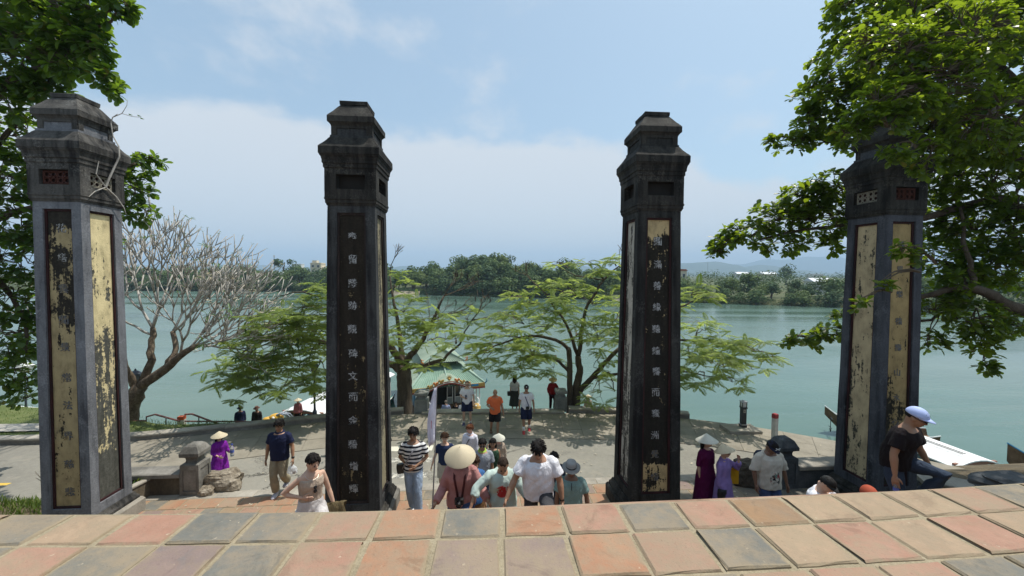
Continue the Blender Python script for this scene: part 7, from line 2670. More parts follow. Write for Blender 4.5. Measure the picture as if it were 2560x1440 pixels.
lantern(787, 905, 1044, 18.4, 'thin dark lamp post in front of the white boat roof')
r = thing('street_lamp', 'white globe lamp among the leaves at the edge of the grey pillar', 'street lamp', at(66, 1040, 17.8))
H = at(66, 918, 17.8).z - r.location.z
m = MB(); m.tube([(0, 0, -.6), (0, 0, H - .2)], .04, 8); m.build('lamp_post', LAMPM, r)
m = MB().ball((0, 0, H), (.33, .33, .22), 12); m.build('lamp_globe', plain('white_globe', (.72, .74, .72), .4), r, smooth=True)

# the scooter behind the second pillar
def scooter():
    a, b = on(806, 1122, ROAD), on(978, 1146, ROAD)
    Ym = 11.4
    c = on(893, 1136, ROAD)
    r = thing('motor_scooter', 'parked motor scooter half hidden behind the black pillar with white characters', 'scooter', (c.x, c.y, ROAD), .05)
    TY, RIM, BODY, GRY = plain('tyre_black', (.016, .016, .016), .8), plain('rim_alloy', (.5, .5, .5), .35, .5, metal=.7), plain('scooter_blue', (.05, .13, .32), .3, .5), plain('scooter_silver', (.5, .52, .54), .3, .5)
    def wheel(x):
        m = MB()
        rings = []
        for k in range(25):
            an = 2 * math.pi * k / 24
            rings.append([Vector((x + math.cos(an) * (.27 + .045 * math.cos(t)), .045 * math.sin(t), .315 + math.sin(an) * (.27 + .045 * math.cos(t)))) for t in [2 * math.pi * j / 8 for j in range(8)]])
        m.loft(rings, cap=False)
        w = m.build('wheel', TY, r, smooth=True)
        m = MB()
        rings = []
        for k in range(25):
            an = 2 * math.pi * k / 24
            rings.append([Vector((x + math.cos(an) * rr, yy, .315 + math.sin(an) * rr)) for rr, yy in ((.232, -.03), (.205, -.03), (.205, .03), (.232, .03))])
        m.loft(rings, cap=False)
        for k in range(5):
            an = 2 * math.pi * k / 5 + .3
            m.tube([(x, 0, .315), (x + math.cos(an) * .21, 0, .315 + math.sin(an) * .21)], .016, 5)
        m.lathe([(.045, -.05), (.045, .05)], c=(x, 0, .315), m=Matrix.Rotation(R(90), 3, 'X'), n=10)
        m.build('rim', RIM, w)
    wheel(.66); wheel(-.62)
    m = MB()
    m.loft([ell((x_, 0, z_), .02, .02) if False else [Vector((x_, math.cos(t) * wy, z_ + math.sin(t) * hz)) for t in [2 * math.pi * j / 12 for j in range(12)]] for x_, z_, wy, hz in ((-.34, .42, .10, .08), (-.1, .40, .15, .10), (.15, .48, .15, .14), (.45, .62, .13, .13), (.75, .74, .09, .09), (.98, .84, .04, .03))])
    m.build('body_panel', GRY, r, smooth=True)
    m = MB()
    m.loft([[Vector((x_, math.cos(t) * wy, z_ + math.sin(t) * hz)) for t in [2 * math.pi * j / 12 for j in range(12)]] for x_, z_, wy, hz in ((-.05, .72, .06, .03), (.1, .76, .12, .05), (.4, .80, .13, .055), (.8, .87, .10, .04), (.88, .90, .05, .02))])
    m.build('saddle', BLK, r, smooth=True)
    m = MB()
    m.loft([[Vector((x_, math.cos(t) * wy, z_ + math.sin(t) * hz)) for t in [2 * math.pi * j / 12 for j in range(12)]] for x_, z_, wy, hz in ((-.30, .30, .10, .05), (-.36, .50, .19, .07), (-.40, .72, .17, .08), (-.42, .95, .12, .08), (-.40, 1.04, .06, .03))])
    m.build('front_shield', BODY, r, smooth=True)
    m = MB(); m.tube([(-.36, -.36, 1.06), (-.40, -.15, 1.02), (-.42, 0, 1.0), (-.40, .15, 1.02), (-.36, .36, 1.06)], .017, 8); m.build('handlebar', BLK, r)
    for sy in (-1, 1):
        m = MB(); m.tube([(-.40, sy * .24, 1.04), (-.40, sy * .30, 1.22)], .007, 5); m.ball((-.40, sy * .31, 1.25), (.02, .06, .045), 7); m.build('mirror', BLK, r)
        m = MB(); m.tube([(-.62, sy * .065, .315), (-.50, sy * .065, .62), (-.42, sy * .03, .9)], .02, 6); m.build('fork_leg', RIM, r)
    m = MB()
    m.loft([[Vector((-.62 + math.cos(an) * .36, yy, .315 + math.sin(an) * .36)) for yy in (-.06, 0, .06)] + [Vector((-.62 + math.cos(an) * .35, yy, .315 + math.sin(an) * .35)) for yy in (.06, 0, -.06)] for an in [R(20 + 14 * k) for k in range(11)]])
    m.build('front_mudguard', GRY, r)
    m = MB(); m.ball((-.49, 0, .94), (.05, .09, .06), 8); m.build('headlight', plain('lamp_clear', (.6, .62, .62), .15, .6), r)
    m = MB(); m.box((1.0, 0, .62), (.02, .16, .24), Matrix.Rotation(-.45, 3, 'Y')); m.build('number_plate', plain('plate_white', (.62, .62, .6), .5), r)
    m = MB(); m.grid([[(.90, -.09, .80), (.90, .09, .80)], [(1.04, -.09, .6), (1.04, .09, .6)], [(1.10, -.08, .42), (1.10, .08, .42)]]); m.build('rear_mudguard', BLK, r)
    m = MB(); m.ball((.96, 0, .80), (.05, .07, .045), 8); m.build('tail_light', plain('tail_red', (.35, .02, .02), .3, .5), r)
    m = MB(); m.tube([(.05, .14, .25), (.4, .17, .27), (.85, .18, .38)], [.03, .05, .055], 8); m.build('exhaust', RIM, r)
    m = MB(); m.tube([(.78, -.15, .95), (1.0, -.12, .96), (1.0, .12, .96), (.78, .15, .95)], .015, 6); m.build('grab_rail', SOLE_W, r)
    m = MB(); m.tube([(.1, -.15, .26), (.18, -.26, .02)], .012, 5); m.build('side_stand', BLK, r)
scooter()

# the guide's flag
g = PEOPLE['guide'].handw(-1)
base = g + Vector((.0, -.03, -.16))
topp = at(1092, 968, g.y + .12)
fl = thing('guide_flag', 'white tour flag with a red patch drooping from a tall thin pole', 'flag', base)
m = MB(); m.tube([Vector((0, 0, 0)), (topp - base) * .5 + Vector((.01, 0, 0)), topp - base], [.011, .009, .006], 6); m.build('flag_pole', plain('pole_grey', (.22, .22, .23), .4, .5, metal=.4), fl)
m = MB(); m.tube([Vector((0, 0, -.10)), Vector((0, 0, .06))], .016, 8); m.build('pole_grip', BLK, fl)
m = MB()
rows = []
L = (topp - base)
for i in range(15):
    t = i / 14
    row = []
    for j in range(7):
        u = j / 6
        fold = math.sin(u * 9 + t * 2) * .018
        row.append(L * (1 - .40 * t) + Vector((-u * (.04 + .075 * math.sin(t * 2.6)) * 1.0, fold - .02 + u * .02, -u * (.02 + .05 * t))))
    rows.append(row)
m.grid(rows)
o = m.build('flag_cloth', cloth('flag_white', (.66, .65, .74)), fl, smooth=True)
sd = o.modifiers.new('t', 'SOLIDIFY'); sd.thickness = .004
m = MB()
m.grid([[r_[1] + Vector((0, -.006, 0)) for r_ in rows[8:11]], [r_[3] + Vector((0, -.010, 0)) for r_ in rows[8:11]]])
m.build('flag_patch', plain('flag_red', (.42, .03, .05), .7), fl)

# plastic bag of the man in navy
q = PEOPLE['navy'].handw(1)
bg = thing('plastic_bag', 'clear plastic bag hanging from the hand of the man in navy', 'bag', q)
t = NT('thin_plastic')
t.b.inputs['Base Color'].default_value = (.72, .74, .76, 1)
t.b.inputs['Roughness'].default_value = .3
tr = t.n('ShaderNodeBsdfTransparent')
mx = t.n('ShaderNodeMixShader')
mx.inputs[0].default_value = .45
t.t.links.new(t.b.outputs[0], mx.inputs[1]); t.t.links.new(tr.outputs[0], mx.inputs[2]); t.t.links.new(mx.outputs[0], t.out.inputs['Surface'])
m = MB()
rings = []
rr = random.Random(3)
for z_, a_, b_ in ((0, .015, .012), (-.05, .03, .02), (-.10, .09, .05), (-.17, .12, .07), (-.23, .11, .065), (-.255, .06, .04)):
    rings.append([Vector((math.cos(k * .524) * a_ * rr.uniform(.85, 1.15), math.sin(k * .524) * b_ * rr.uniform(.85, 1.15), z_)) for k in range(12)])
m.loft(rings)
m.build('bag_film', t.m, bg)
m = MB(); m.lathe([(.002, -.245), (.03, -.243), (.034, -.13), (.002, -.13)], c=(.04, 0, 0), n=12); m.build('drink_cup', plain('cup_brown', (.30, .24, .2), .5), bg)
# jacket over the arm of the woman on the stairs
tp = PEOPLE['taupe']
q = tp.handw(1)
jk = thing('jacket', 'olive brown jacket draped over the forearm of the woman in taupe', 'jacket', q + Vector((0, 0, .12)), .3)
m = MB()
rows = []
for i in range(15):
    a = math.pi * i / 14
    row = []
    for j in range(9):
        u = j / 8 - .5
        drop = -max(0, abs(i - 7) - 1.5) * .068
        row.append(Vector((u * .30 + .02 * math.sin(i * 1.3), math.cos(a) * (.06 + .035 * abs(i - 7) / 7) + math.sin(u * 17 + i * .4) * .014, drop + .05 * math.sin(a) - .05 * u * abs(i - 7) / 7)))
    rows.append(row)
m.grid(rows)
o = m.build('jacket_cloth', OLIVE, jk, smooth=True)
sd = o.modifiers.new('t', 'SOLIDIFY'); sd.thickness = .012

# ================================================================ boats
BW = plain('boat_white', (.74, .74, .72), .5)
BB = plain('boat_blue', (.04, .17, .30), .45)
BG = plain('boat_green', (.03, .22, .13), .45)
WOOD = stone('boat_wood', [(.3, (.06, .035, .02)), (.5, (.15, .09, .05)), (.72, (.25, .17, .1))], 2, (4, .4, 1), bump=.3)
DARKIN = plain('boat_inner_shade', (.03, .03, .03), .9)
PANE = plain('boat_window', (.05, .07, .08), .1, .6)

def hull_mb(L, W, Hh, prow=.7, n=12, dep=.35):
    """an open boat along +Y (bow at +L/2), water line at z = 0"""
    m = MB()
    rings = []
    for i in range(n + 1):
        t = i / n
        y = -L / 2 + L * t
        w = W / 2 * (1 - max(0, (t - .55) / .45) ** 2.2) * (1 - .25 * max(0, (.2 - t) / .2) ** 2) + .01
        rise = prow * max(0, (t - .5) / .5) ** 2.2 + .12 * max(0, (.25 - t) / .25) ** 2
        kz = -dep + rise * .55 * max(0, (t - .6) / .4)
        rk = 1.1 * max(0, (t - .6) / .4) ** 1.5
        rings.append([Vector((-w, y, Hh + rise)), Vector((-w * .82, y - rk * .5, kz + .25)), Vector((0, y - rk, kz)), Vector((w * .82, y - rk * .5, kz + .25)), Vector((w, y, Hh + rise)), Vector((w * .9, y, Hh + rise - .02)), Vector((w * .72, y, Hh * .4 + rise * .8)), Vector((-w * .72, y, Hh * .4 + rise * .8)), Vector((-w * .9, y, Hh + rise - .02))])
    m.loft(rings)
    return m, rings

def gunwale(rings, mat, parent, name='gunwale'):
    for k in (0, 4):
        m = MB(); m.tube([r_[k] + Vector((0, 0, .02)) for r_ in rings], .035, 5); m.build(name, mat, parent)

def dragon_boat():
    c = at(1112, 965, 27.6)
    rz = R(20)
    r = thing('dragon_boat', 'dragon boat with a green corrugated double roof moored below the steps', 'boat', (c.x, c.y, WATER), rz)
    r.scale = (.92, .92, .97)
    GR = stone('roof_green', [(.3, (.13, .21, .16)), (.5, (.20, .30, .23)), (.7, (.27, .37, .30))], .8, fine=9, bump=.1)
    GRP = stone('roof_green_pale', [(.3, (.17, .22, .17)), (.5, (.24, .30, .23)), (.7, (.31, .36, .29))], .8, fine=9, bump=.1)
    RIDGE = plain('roof_ridge', (.26, .36, .29), .6)
    YE, RD = plain('carved_ochre', (.42, .26, .07), .6), plain('carved_dull_red', (.27, .05, .035), .6)
    BLU = plain('carved_blue', (.04, .22, .42), .5)
    for sx in (-1, 1):
        m, rings = hull_mb(14, 1.7, .55, .5)
        m.v = [(v[0] + sx * 1.7, -v[1] + 3.6, v[2]) for v in m.v]
        m.build('hull', BB, r)
    m = MB(); m.box((0, 3.2, .62), (5.2, 11.5, .12)); m.build('deck', WOOD, r)
    # cabin: posts, side walls and a black box for the shade inside
    ze = 2.75
    W2, y0, y1 = 2.45, -1.2, 8.2
    for sx in (-1, 1):
        for y_ in (y0 + .15, 1.5, 4, 6.2, y1 - .2):
            m = MB(); m.box((sx * 2.25, y_, 1.7), (.09, .09, 2.1)); m.build('cabin_post', BW, r)
        m = MB(); m.box((sx * 2.2, 4.2, 1.12), (.06, 7.4, .9)); m.build('side_wall', BB, r)
        for k in range(4):
            m = MB(); m.box((sx * 2.2, 1.6 + k * 1.75, 2.05), (.05, 1.35, .8)); wn_ = m.build('window', BW, r)
            m = MB(); m.box((sx * 2.215, 1.6 + k * 1.75, 2.05), (.06, 1.2, .66)); m.build('pane', PANE, wn_)
    m = MB(); m.box((0, 4.4, 1.7), (4.2, 7.0, 1.95)); m.build('cabin_shade_box', DARKIN, r)
    for x_, w_ in ((-1.75, .7), (.55, .5), (1.2, .55), (1.85, .55)):
        m = MB()
        for sx in (-1, 1):
            m.box((x_ + sx * (w_ / 2 - .03), .78, 1.65), (.06, .06, 1.9))
        m.box((x_, .78, 2.57), (w_, .06, .06)); m.box((x_, .78, 1.2), (w_ - .12, .05, .06))
        d = m.build('door_frame', BW, r)
        m = MB(); m.box((x_, .80, 1.95), (w_ - .12, .03, 1.2)); m.build('pane', PANE, d)
        m = MB(); m.box((x_, .80, .93), (w_ - .12, .03, .48)); m.build('door_panel', plain('door_grey', (.35, .38, .38), .6), d)
    # roof: hipped skirt, upper body and the small top roof, corrugated
    def slope(a, b, c_, d_, n, name, mat):
        """corrugated sheet between lower edge a-b and upper edge c-d"""
        a, b, c_, d_ = map(Vector, (a, b, c_, d_))
        nrm = (b - a).cross(d_ - a).normalized()
        if nrm.z < 0:
            nrm = -nrm
        rows = []
        for e in (0, .5, 1):
            row = []
            for i in range(n * 4 + 1):
                t = i / (n * 4)
                p_ = a.lerp(b, t).lerp(c_.lerp(d_, t), e)
                row.append(p_ + nrm * .02 * math.cos(t * n * 2 * math.pi))
            rows.append(row)
        m = MB(); m.grid(rows)
        m.grid([[q_ - nrm * .04 for q_ in row] for row in reversed(rows)])
        return m.build(name, mat, r)
    EW, ey0, ey1, eh = 2.75, -1.7, 8.6, ze
    TW, ty0, ty1, th_ = 1.25, .75, 6.2, 3.75
    A = lambda x_, y_, z_: (x_, y_, z_)
    slope(A(-EW, ey0, eh), A(EW, ey0, eh), A(-TW, ty0, th_), A(TW, ty0, th_), 30, 'front_roof', GR)
    slope(A(EW, ey0, eh), A(EW, ey1, eh), A(TW, ty0, th_), A(TW, ty1, th_), 36, 'side_roof', GRP)
    slope(A(-EW, ey1, eh), A(-EW, ey0, eh), A(-TW, ty1, th_), A(-TW, ty0, th_), 36, 'side_roof', GRP)
    slope(A(EW, ey1, eh), A(-EW, ey1, eh), A(TW, ty1, th_), A(-TW, ty1, th_), 30, 'back_roof', GR)
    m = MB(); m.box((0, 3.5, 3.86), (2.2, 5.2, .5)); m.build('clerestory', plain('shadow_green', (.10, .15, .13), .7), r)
    U, uy0, uy1, uh, rh = 1.62, .1, 6.9, 4.08, 4.75
    slope(A(-U, uy0, uh), A(U, uy0, uh), A(-.25, 1.0, rh), A(.25, 1.0, rh), 18, 'top_front_roof', GRP)
    slope(A(U, uy0, uh), A(U, uy1, uh), A(.25, 1.0, rh), A(.1, 5.9, rh), 26, 'top_side_roof', GRP)
    slope(A(-U, uy1, uh), A(-U, uy0, uh), A(-.1, 5.9, rh), A(-.25, 1.0, rh), 26, 'top_side_roof', GRP)
    slope(A(U, uy1, uh), A(-U, uy1, uh), A(.1, 5.9, rh), A(-.1, 5.9, rh), 18, 'top_back_roof', GRP)
    m = MB()
    for sx in (-1, 1):
        m.tube([A(sx * EW, ey0, eh + .03), A(sx * TW, ty0, th_ + .03)], .07, 6)
        m.tube([A(sx * U, uy0, uh + .03), A(sx * .25, 1.0, rh + .03)], .06, 6)
    m.tube([A(0, ey0, eh + .05), A(0, ty0, th_ + .05)], .07, 6)
    m.tube([A(0, 1.0, rh + .04), A(0, 5.9, rh + .04)], .09, 6)
    m.build('roof_ridge', RIDGE, r)
    # front gable arch and the carved fascia
    m = MB()
    n = 16
    rows = []
    for e in (0, 1):
        rows.append([Vector((-1.6 + 3.2 * i / n, ey0 - .08 + e * 1.5, eh - .16 + .46 * math.sin(math.pi * i / n) ** 1.2 + e * .30)) for i in range(n + 1)])
    m.grid(rows); m.grid([[p_ - Vector((0, 0, .05)) for p_ in q_] for q_ in reversed(rows)])
    m.build('porch_roof', GRP, r)
    m = MB()
    m.loft([[rows[0][i] + Vector((0, -.03, .06)), rows[0][i] + Vector((0, .03, .06)), rows[0][i] + Vector((0, .03, -.14)), rows[0][i] + Vector((0, -.03, -.14))] for i in range(n + 1)])
    m.build('porch_fascia', RD, r)
    m = MB()
    m.tube([rows[0][i] + Vector((0, -.04, -.02)) for i in range(n + 1)], .03, 5)
    m.build('fascia_band', plain('carved_white', (.6, .58, .5), .5), r)
    for i in (1, 3, 5, 11, 13, 15):
        m = MB()
        c_ = rows[0][i] + Vector((0, -.02, .13))
        sg = 1 if i > 8 else -1
        m.tube([c_ + Vector((sg * (-.20 + .05 * k), 0, .12 * math.sin(k * 1.25) + .05)) for k in range(9)], [.05, .07, .08, .08, .075, .07, .06, .05, .03], 6)
        m.build('dragon_carving', YE if i % 4 == 1 else plain('carved_orange', (.55, .20, .06), .5), r)
    m = MB(); c_ = rows[0][8] + Vector((0, -.02, .22))
    for k in range(7):
        a_ = R(20 + 23 * k)
        m.tube([c_, c_ + Vector((math.cos(a_) * .26, 0, math.sin(a_) * .30))], [.05, .015], 5)
    m.ball(c_, .11, 8); m.build('sun_carving', YE, r)
    for sx in (-1, 1):
        m = MB(); m.box((sx * 2.18, ey0 - .02, eh - .10), (1.12, .06, .26)); m.build('fascia_board', YE, r)
        m = MB(); m.box((sx * 1.95, ey0 - .06, eh - .08), (.55, .03, .15)); m.build('fascia_panel', BLU, r)
        m = MB(); m.box((sx * 2.18, ey0 - .02, eh - .29), (1.14, .08, .10)); m.build('fascia_trim', RD, r)
        m = MB(); m.tube([(sx * EW, ey0, eh), (sx * (EW + .12), ey0 - .1, eh + .16), (sx * (EW + .10), ey0 - .12, eh + .34)], [.06, .05, .02], 6); m.build('corner_horn', BB, r)
        m = MB(); m.tube([(sx * U, uy0, uh), (sx * (U + .14), uy0 - .1, uh + .10), (sx * (U + .16), uy0 - .1, uh + .30), (sx * (U - .05), uy0 - .08, uh + .2)], [.06, .08, .05, .02], 6); m.build('corner_dragon', plain('carved_orange', (.55, .20, .06), .5), r)
        # prow heads
        h_ = MB()
        x_ = sx * 1.75
        h_.tube([(x_, -2.3, .5), (x_, -2.9, .8), (x_, -3.15, 1.15), (x_, -3.0, 1.45)], [.30, .28, .24, .2], 9)
        h_.ball((x_, -3.15, 1.55), (.27, .36, .24), 9)
        h_.ball((x_, -3.45, 1.45), (.20, .24, .13), 8)
        hd = h_.build('prow_dragon', YE, r, smooth=True)
        m = MB()
        for k in (-1, 1):
            m.ball((x_ + k * .13, -3.35, 1.70), .06, 6)
            m.tube([(x_ + k * .15, -3.05, 1.70), (x_ + k * .22, -2.85, 1.95), (x_ + k * .2, -2.7, 2.1)], [.05, .035, .01], 5)
        m.build('dragon_horns', BW, hd)
        m = MB(); m.box((x_, -3.5, 1.36), (.26, .24, .05)); m.build('dragon_mouth', RD, hd)
        m = MB(); m.tube([(sx * 2.35, -1.6, .7), (sx * 2.35, -1.6, 2.6)], .05, 6); m.build('porch_post', BW, r)
    m = MB(); m.tube([(2.35, -1.6, 1.5), (2.35, -.2, 1.5)], .03, 5); m.tube([(2.35, -1.6, 1.1), (2.35, -.2, 1.1)], .03, 5); m.tube([(2.35, -1.6, .7), (2.1, -3.0, .3)], .05, 5); m.build('deck_rail', BW, r)
    return r
dragon_boat()

def tour_boat(p, rz, L, W, label, roof_m, side_m_, rope=False, tyre=False, zr=2.3, front=True):
    r = thing('tour_boat', label, 'boat', (p.x, p.y, WATER), rz)
    m, rings = hull_mb(L, W, .55, .7)
    m.build('hull', side_m_, r)
    gunwale(rings, BW, r)
    hl = L * .36
    m = MB(); m.box((0, -L * .06, 1.0), (W * .78, hl * 2 - .3, .9)); m.build('cabin_wall', side_m_, r)
    k_n = max(3, int(L / 2.0))
    for sx in (-1, 1):
        for k in range(k_n + 1):
            y_ = -L * .06 - hl + .15 + k * (2 * hl - .3) / k_n
            m = MB(); m.box((sx * W * .40, y_, (zr + .5) / 2), (.07, .07, zr - .55)); m.build('cabin_post', BW, r)
        for k in range(k_n):
            y_ = -L * .06 - hl + .15 + (k + .5) * (2 * hl - .3) / k_n
            m = MB(); m.box((sx * W * .395, y_, zr - .48), (.04, (2 * hl - .3) / k_n - .14, .66)); m.build('window', PANE, r)
    m = MB()
    rows = []
    for e in range(9):
        a_ = -1 + 2 * e / 8
        rows.append([Vector((a_ * W * .47, -L * .06 + y_, zr + .30 * (1 - a_ * a_) - .05 * abs(y_) / hl)) for y_ in (-hl - .3, -hl * .5, 0, hl * .5, hl + .3)])
    m.grid(rows); m.grid([[q_ - Vector((0, 0, .05)) for q_ in row] for row in reversed(rows)])
    for row in (rows[0], rows[-1]):
        m.add([q_ - Vector((0, 0, k)) for k in (0, .05) for q_ in row], [(i, i + 1, i + 6, i + 5) for i in range(4)])
    for ci in (0, 4):
        m.add([rows[e][ci] - Vector((0, 0, k)) for k in (0, .05) for e in range(9)], [(i, i + 1, i + 10, i + 9) for i in range(8)])
    m.build('roof', roof_m, r)
    for k in range(1, 5):
        m = MB(); m.tube([row[0].lerp(row[-1], k / 5) + Vector((0, 0, .012)) for row in rows], .012, 4); m.build('roof_seam', plain('seam_grey', (.5, .5, .5), .6), r)
    if front:
        m = MB()
        y_ = -L * .06 + hl + .1
        m.box((0, y_, zr + .02), (W * .86, .1, .12)); m.build('front_beam', plain('beam_rust', (.26, .13, .09), .7), r)
        for x_, mt in ((-.36, GREYP), (-.12, BB), (.14, BB), (.36, BW)):
            m = MB(); m.box((x_ * W, y_, (zr + .5) / 2), (.10, .08, zr - .6)); m.build('front_post', mt, r)
        m = MB(); m.box((.24 * W, y_ + .02, zr / 2 + .3), (.26, .06, zr - .9)); m.build('front_door', plain('door_pale', (.45, .45, .42), .6), r)
    if rope:
        m = MB()
        for x_ in (.06, .12):
            m.tube([Vector((x_ * W, -L * .06 - hl, zr + .34)), Vector((x_ * W + .05, 0, zr + .36)), Vector((x_ * W, hl - .5, zr + .34))], .018, 5)
        m.build('roof_rope', plain('rope_dark', (.06, .055, .05), .9), r)
    return r
# white roof at the left, seen end on
wp = at(790, 1000, 23.5)
tour_boat(Vector((wp.x + .6, 25.5, 0)), math.pi - R(8), 12, 2.9, 'white roofed tour boat with green side behind the conical hat woman at the landing', BW, BG, zr=2.35)
# white roof at the right
d = Vector((.13, -1, 0)).normalized()
tb = tour_boat(Vector((20.2, 18.95, 0)), math.atan2(-d.x, d.y), 6.5, 2.6, 'long white roofed tour boat moored below the quay at the right', BW, plain('boat_pale_blue', (.40, .46, .50), .5), rope=True, zr=2.05)
ty = thing('tyre', 'black tyre lying on the white boat roof behind the blue cap', 'tyre', tb.matrix_basis @ Vector((.4, -1.6, 2.36)))
m = MB()
rings = []
for k in range(21):
    an = 2 * math.pi * k / 20
    rings.append([Vector((math.cos(an) * (.22 + .07 * math.cos(t_)), .07 * math.sin(t_), .26 + math.sin(an) * (.22 + .07 * math.cos(t_)))) for t_ in [2 * math.pi * j / 8 for j in range(8)]])
m.loft(rings, cap=False); m.build('tyre_ring', plain('tyre_black', (.016, .016, .016), .8), ty, smooth=True)
# wooden boat with raised blue bow at the right edge
p0 = at(2482, 1128, 18.6)
wb = thing('wooden_boat', 'wooden boat with a blue rim and raised bow at the right edge', 'boat', (p0.x + 4.3, p0.y - 2.6, WATER), math.atan2(4.3, 2.6))
wb.rotation_euler = (0, 0, R(64))
m, rings = hull_mb(9.5, 2.0, .85, 1.6); m.build('hull', WOOD, wb); gunwale(rings, BB, wb)
m = MB(); m.tube([(0, 1.0, .8), (.1, 1.1, 3.0)], .05, 6); m.tube([(.1, 2.4, 2.1), (-.1, -2, 2.5)], .03, 6); m.build('mast_pole', GREYP, wb)
m = MB(); m.grid([[(-.9, -3.6, 1.9), (0, -3.6, 2.3), (.9, -3.6, 1.9)], [(-.9, .9, 1.9), (0, .9, 2.3), (.9, .9, 1.9)]]); o = m.build('awning', plain('awning_cream', (.62, .55, .42), .7), wb)
sd = o.modifiers.new('t', 'SOLIDIFY'); sd.thickness = .03
m = MB()
for k in range(14):
    m.ball((random.uniform(-.35, .35), 2.2 + random.uniform(-.7, .7), .9 + random.uniform(0, .2)), random.uniform(.12, .25), 6)
m.build('net_pile', plain('net_green', (.03, .05, .05), .9), wb)
# boat bow with an anchor beside the last pillar
p0 = at(2064, 998, 25.5)
nb = thing('wooden_boat', 'wooden boat whose bow with a hanging anchor shows beside the ochre panelled pillar', 'boat', (p0.x + 2.6, p0.y - .9, WATER), R(72))
m, rings = hull_mb(5.6, 1.7, .55, 1.15); m.build('hull', WOOD, nb); gunwale(rings, BW, nb)
m = MB(); m.grid([[(-.7, -1.6, 2.0), (0, -1.6, 2.3), (.7, -1.6, 2.0)], [(-.7, 1.3, 2.0), (0, 1.3, 2.3), (.7, 1.3, 2.0)]]); o = m.build('awning', plain('awning_pale_blue', (.55, .62, .70), .6), nb)
sd = o.modifiers.new('t', 'SOLIDIFY'); sd.thickness = .03
for sx in (-1, 1):
    for y_ in (-1.4, 1.1):
        m = MB(); m.tube([(sx * .62, y_, .6), (sx * .62, y_, 2.05)], .03, 5); m.build('awning_pole', GREYP, nb)
m = MB(); m.tube([(.5, 2.4, 1.05), (-.9, 2.7, 1.1)], .03, 5); m.tube([(-.5, 2.65, 1.1), (-.5, 2.65, .25)], .02, 5); m.tube([(-.8, 2.7, .5), (-.15, 2.6, .45)], .02, 5)
for k in (-1, 1):
    m.tube([(-.5, 2.65, .2), (-.5 + k * .13, 2.65, .38)], [.03, .012], 5)
m.build('anchor', CAPW, nb)
m = MB(); m.box((0, 1.4, .65), (.9, .9, .2)); m.box((.1, .8, .7), (.5, .4, .3)); m.build('cargo', plain('cargo_tan', (.42, .30, .15), .8), nb)
# boat by the left bank
p0 = at(30, 1000, 21)
lb_ = thing('wooden_boat', 'painted boat moored beyond the grass behind the leafy tree', 'boat', (p0.x, p0.y, WATER), R(80))
m, rings = hull_mb(10, 2.2, .9, .9); m.v = [(x_, y_, z_ + .9) for x_, y_, z_ in m.v]; m.build('hull', plain('hull_orange', (.42, .22, .08), .6), lb_)
m = MB(); m.box((0, -.5, 2.0), (1.7, 5, .8)); m.build('cabin', BB, lb_)
m = MB(); m.box((0, -.5, 2.46), (2.0, 5.4, .1)); m.build('roof', BW, lb_)
# dragon figurehead beyond the low wall
p0 = at(690, 1046, 19.2)
fh = thing('dragon_figurehead', 'yellow painted dragon head of a boat showing over the low wall', 'figurehead', p0, R(25))
YE, RD = plain('carved_yellow', (.62, .36, .06), .5), plain('carved_red', (.40, .05, .03), .5)
m = MB(); m.tube([(.55, 0, -1.4), (.3, 0, -.5), (.1, 0, -.05)], [.3, .28, .25], 9); m.build('neck', YE, fh, smooth=True)
m = MB(); m.ball((0, 0, .05), (.34, .22, .20), 10); m.ball((-.36, 0, .02), (.22, .18, .11), 9); hd = m.build('head', YE, fh, smooth=True)
m = MB(); m.ball((-.34, 0, -.11), (.26, .17, .05), 8); m.build('jaw', BW, hd)
m = MB()
for k in (-1, 1):
    m.ball((-.1, k * .2, .10), .07, 7)
m.build('eyes', BW, hd)
m = MB()
for k in range(5):
    m.tube([(.05 + .08 * k, (k % 3 - 1) * .12, .2), (.2 + .1 * k, (k % 3 - 1) * .16, .26 - .03 * k), (.35 + .1 * k, (k % 3 - 1) * .18, .15 - .05 * k)], [.06, .05, .01], 5)
m.build('mane', plain('mane_grey_blue', (.25, .28, .34), .6), hd)
m = MB(); m.tube([(.25, .1, .2), (.5, .12, .32), (.62, .12, .42)], [.05, .03, .008], 5); m.build('horn', BW, hd)

# buildings and masts on the far bank
def house(px, py_base, Y, w, h, d, label, wallm, roofm, floors=1, flat=True, rz=.0):
    c = at(px, py_base, Y)
    r = thing('far_house', label, 'house', c, rz)
    m = MB(); m.box((0, d / 2, h / 2 - 1.5), (w, d, h + 3)); m.build('wall', wallm, r)
    if flat:
        m = MB(); m.box((0, d / 2, h + .15), (w + .5, d + .5, .3)); m.box((0, d / 2, h + .55), (w * .96, d * .96, .5)); m.build('roof', roofm, r)
    else:
        m = MB()
        m.add([(-w / 2 - .5, -.6, h), (w / 2 + .5, -.6, h), (w / 2 + .5, d + .6, h), (-w / 2 - .5, d + .6, h), (-w / 2 - .5, d / 2, h + w * .16), (w / 2 + .5, d / 2, h + w * .16)], [(0, 1, 5, 4), (2, 3, 4, 5), (0, 4, 3), (1, 2, 5), (3, 2, 1, 0)])
        m.build('roof', roofm, r)
    nx = max(2, int(w / 3))
    for f in range(floors):
        for k in range(nx):
            x_ = -w / 2 + (k + .5) * w / nx
            z_ = (f + .55) * h / floors
            m = MB(); m.box((x_, -.03, z_), (w / nx * .5, .12, h / floors * .42)); wn_ = m.build('window', plain('far_frame', (.5, .48, .44), .7), r)
            m = MB(); m.box((x_, -.08, z_), (w / nx * .40, .06, h / floors * .34)); m.build('pane', PANE, wn_)
    return r
HW, HC = plain('house_white', (.66, .66, .63), .7), plain('house_cream', (.58, .52, .40), .7)
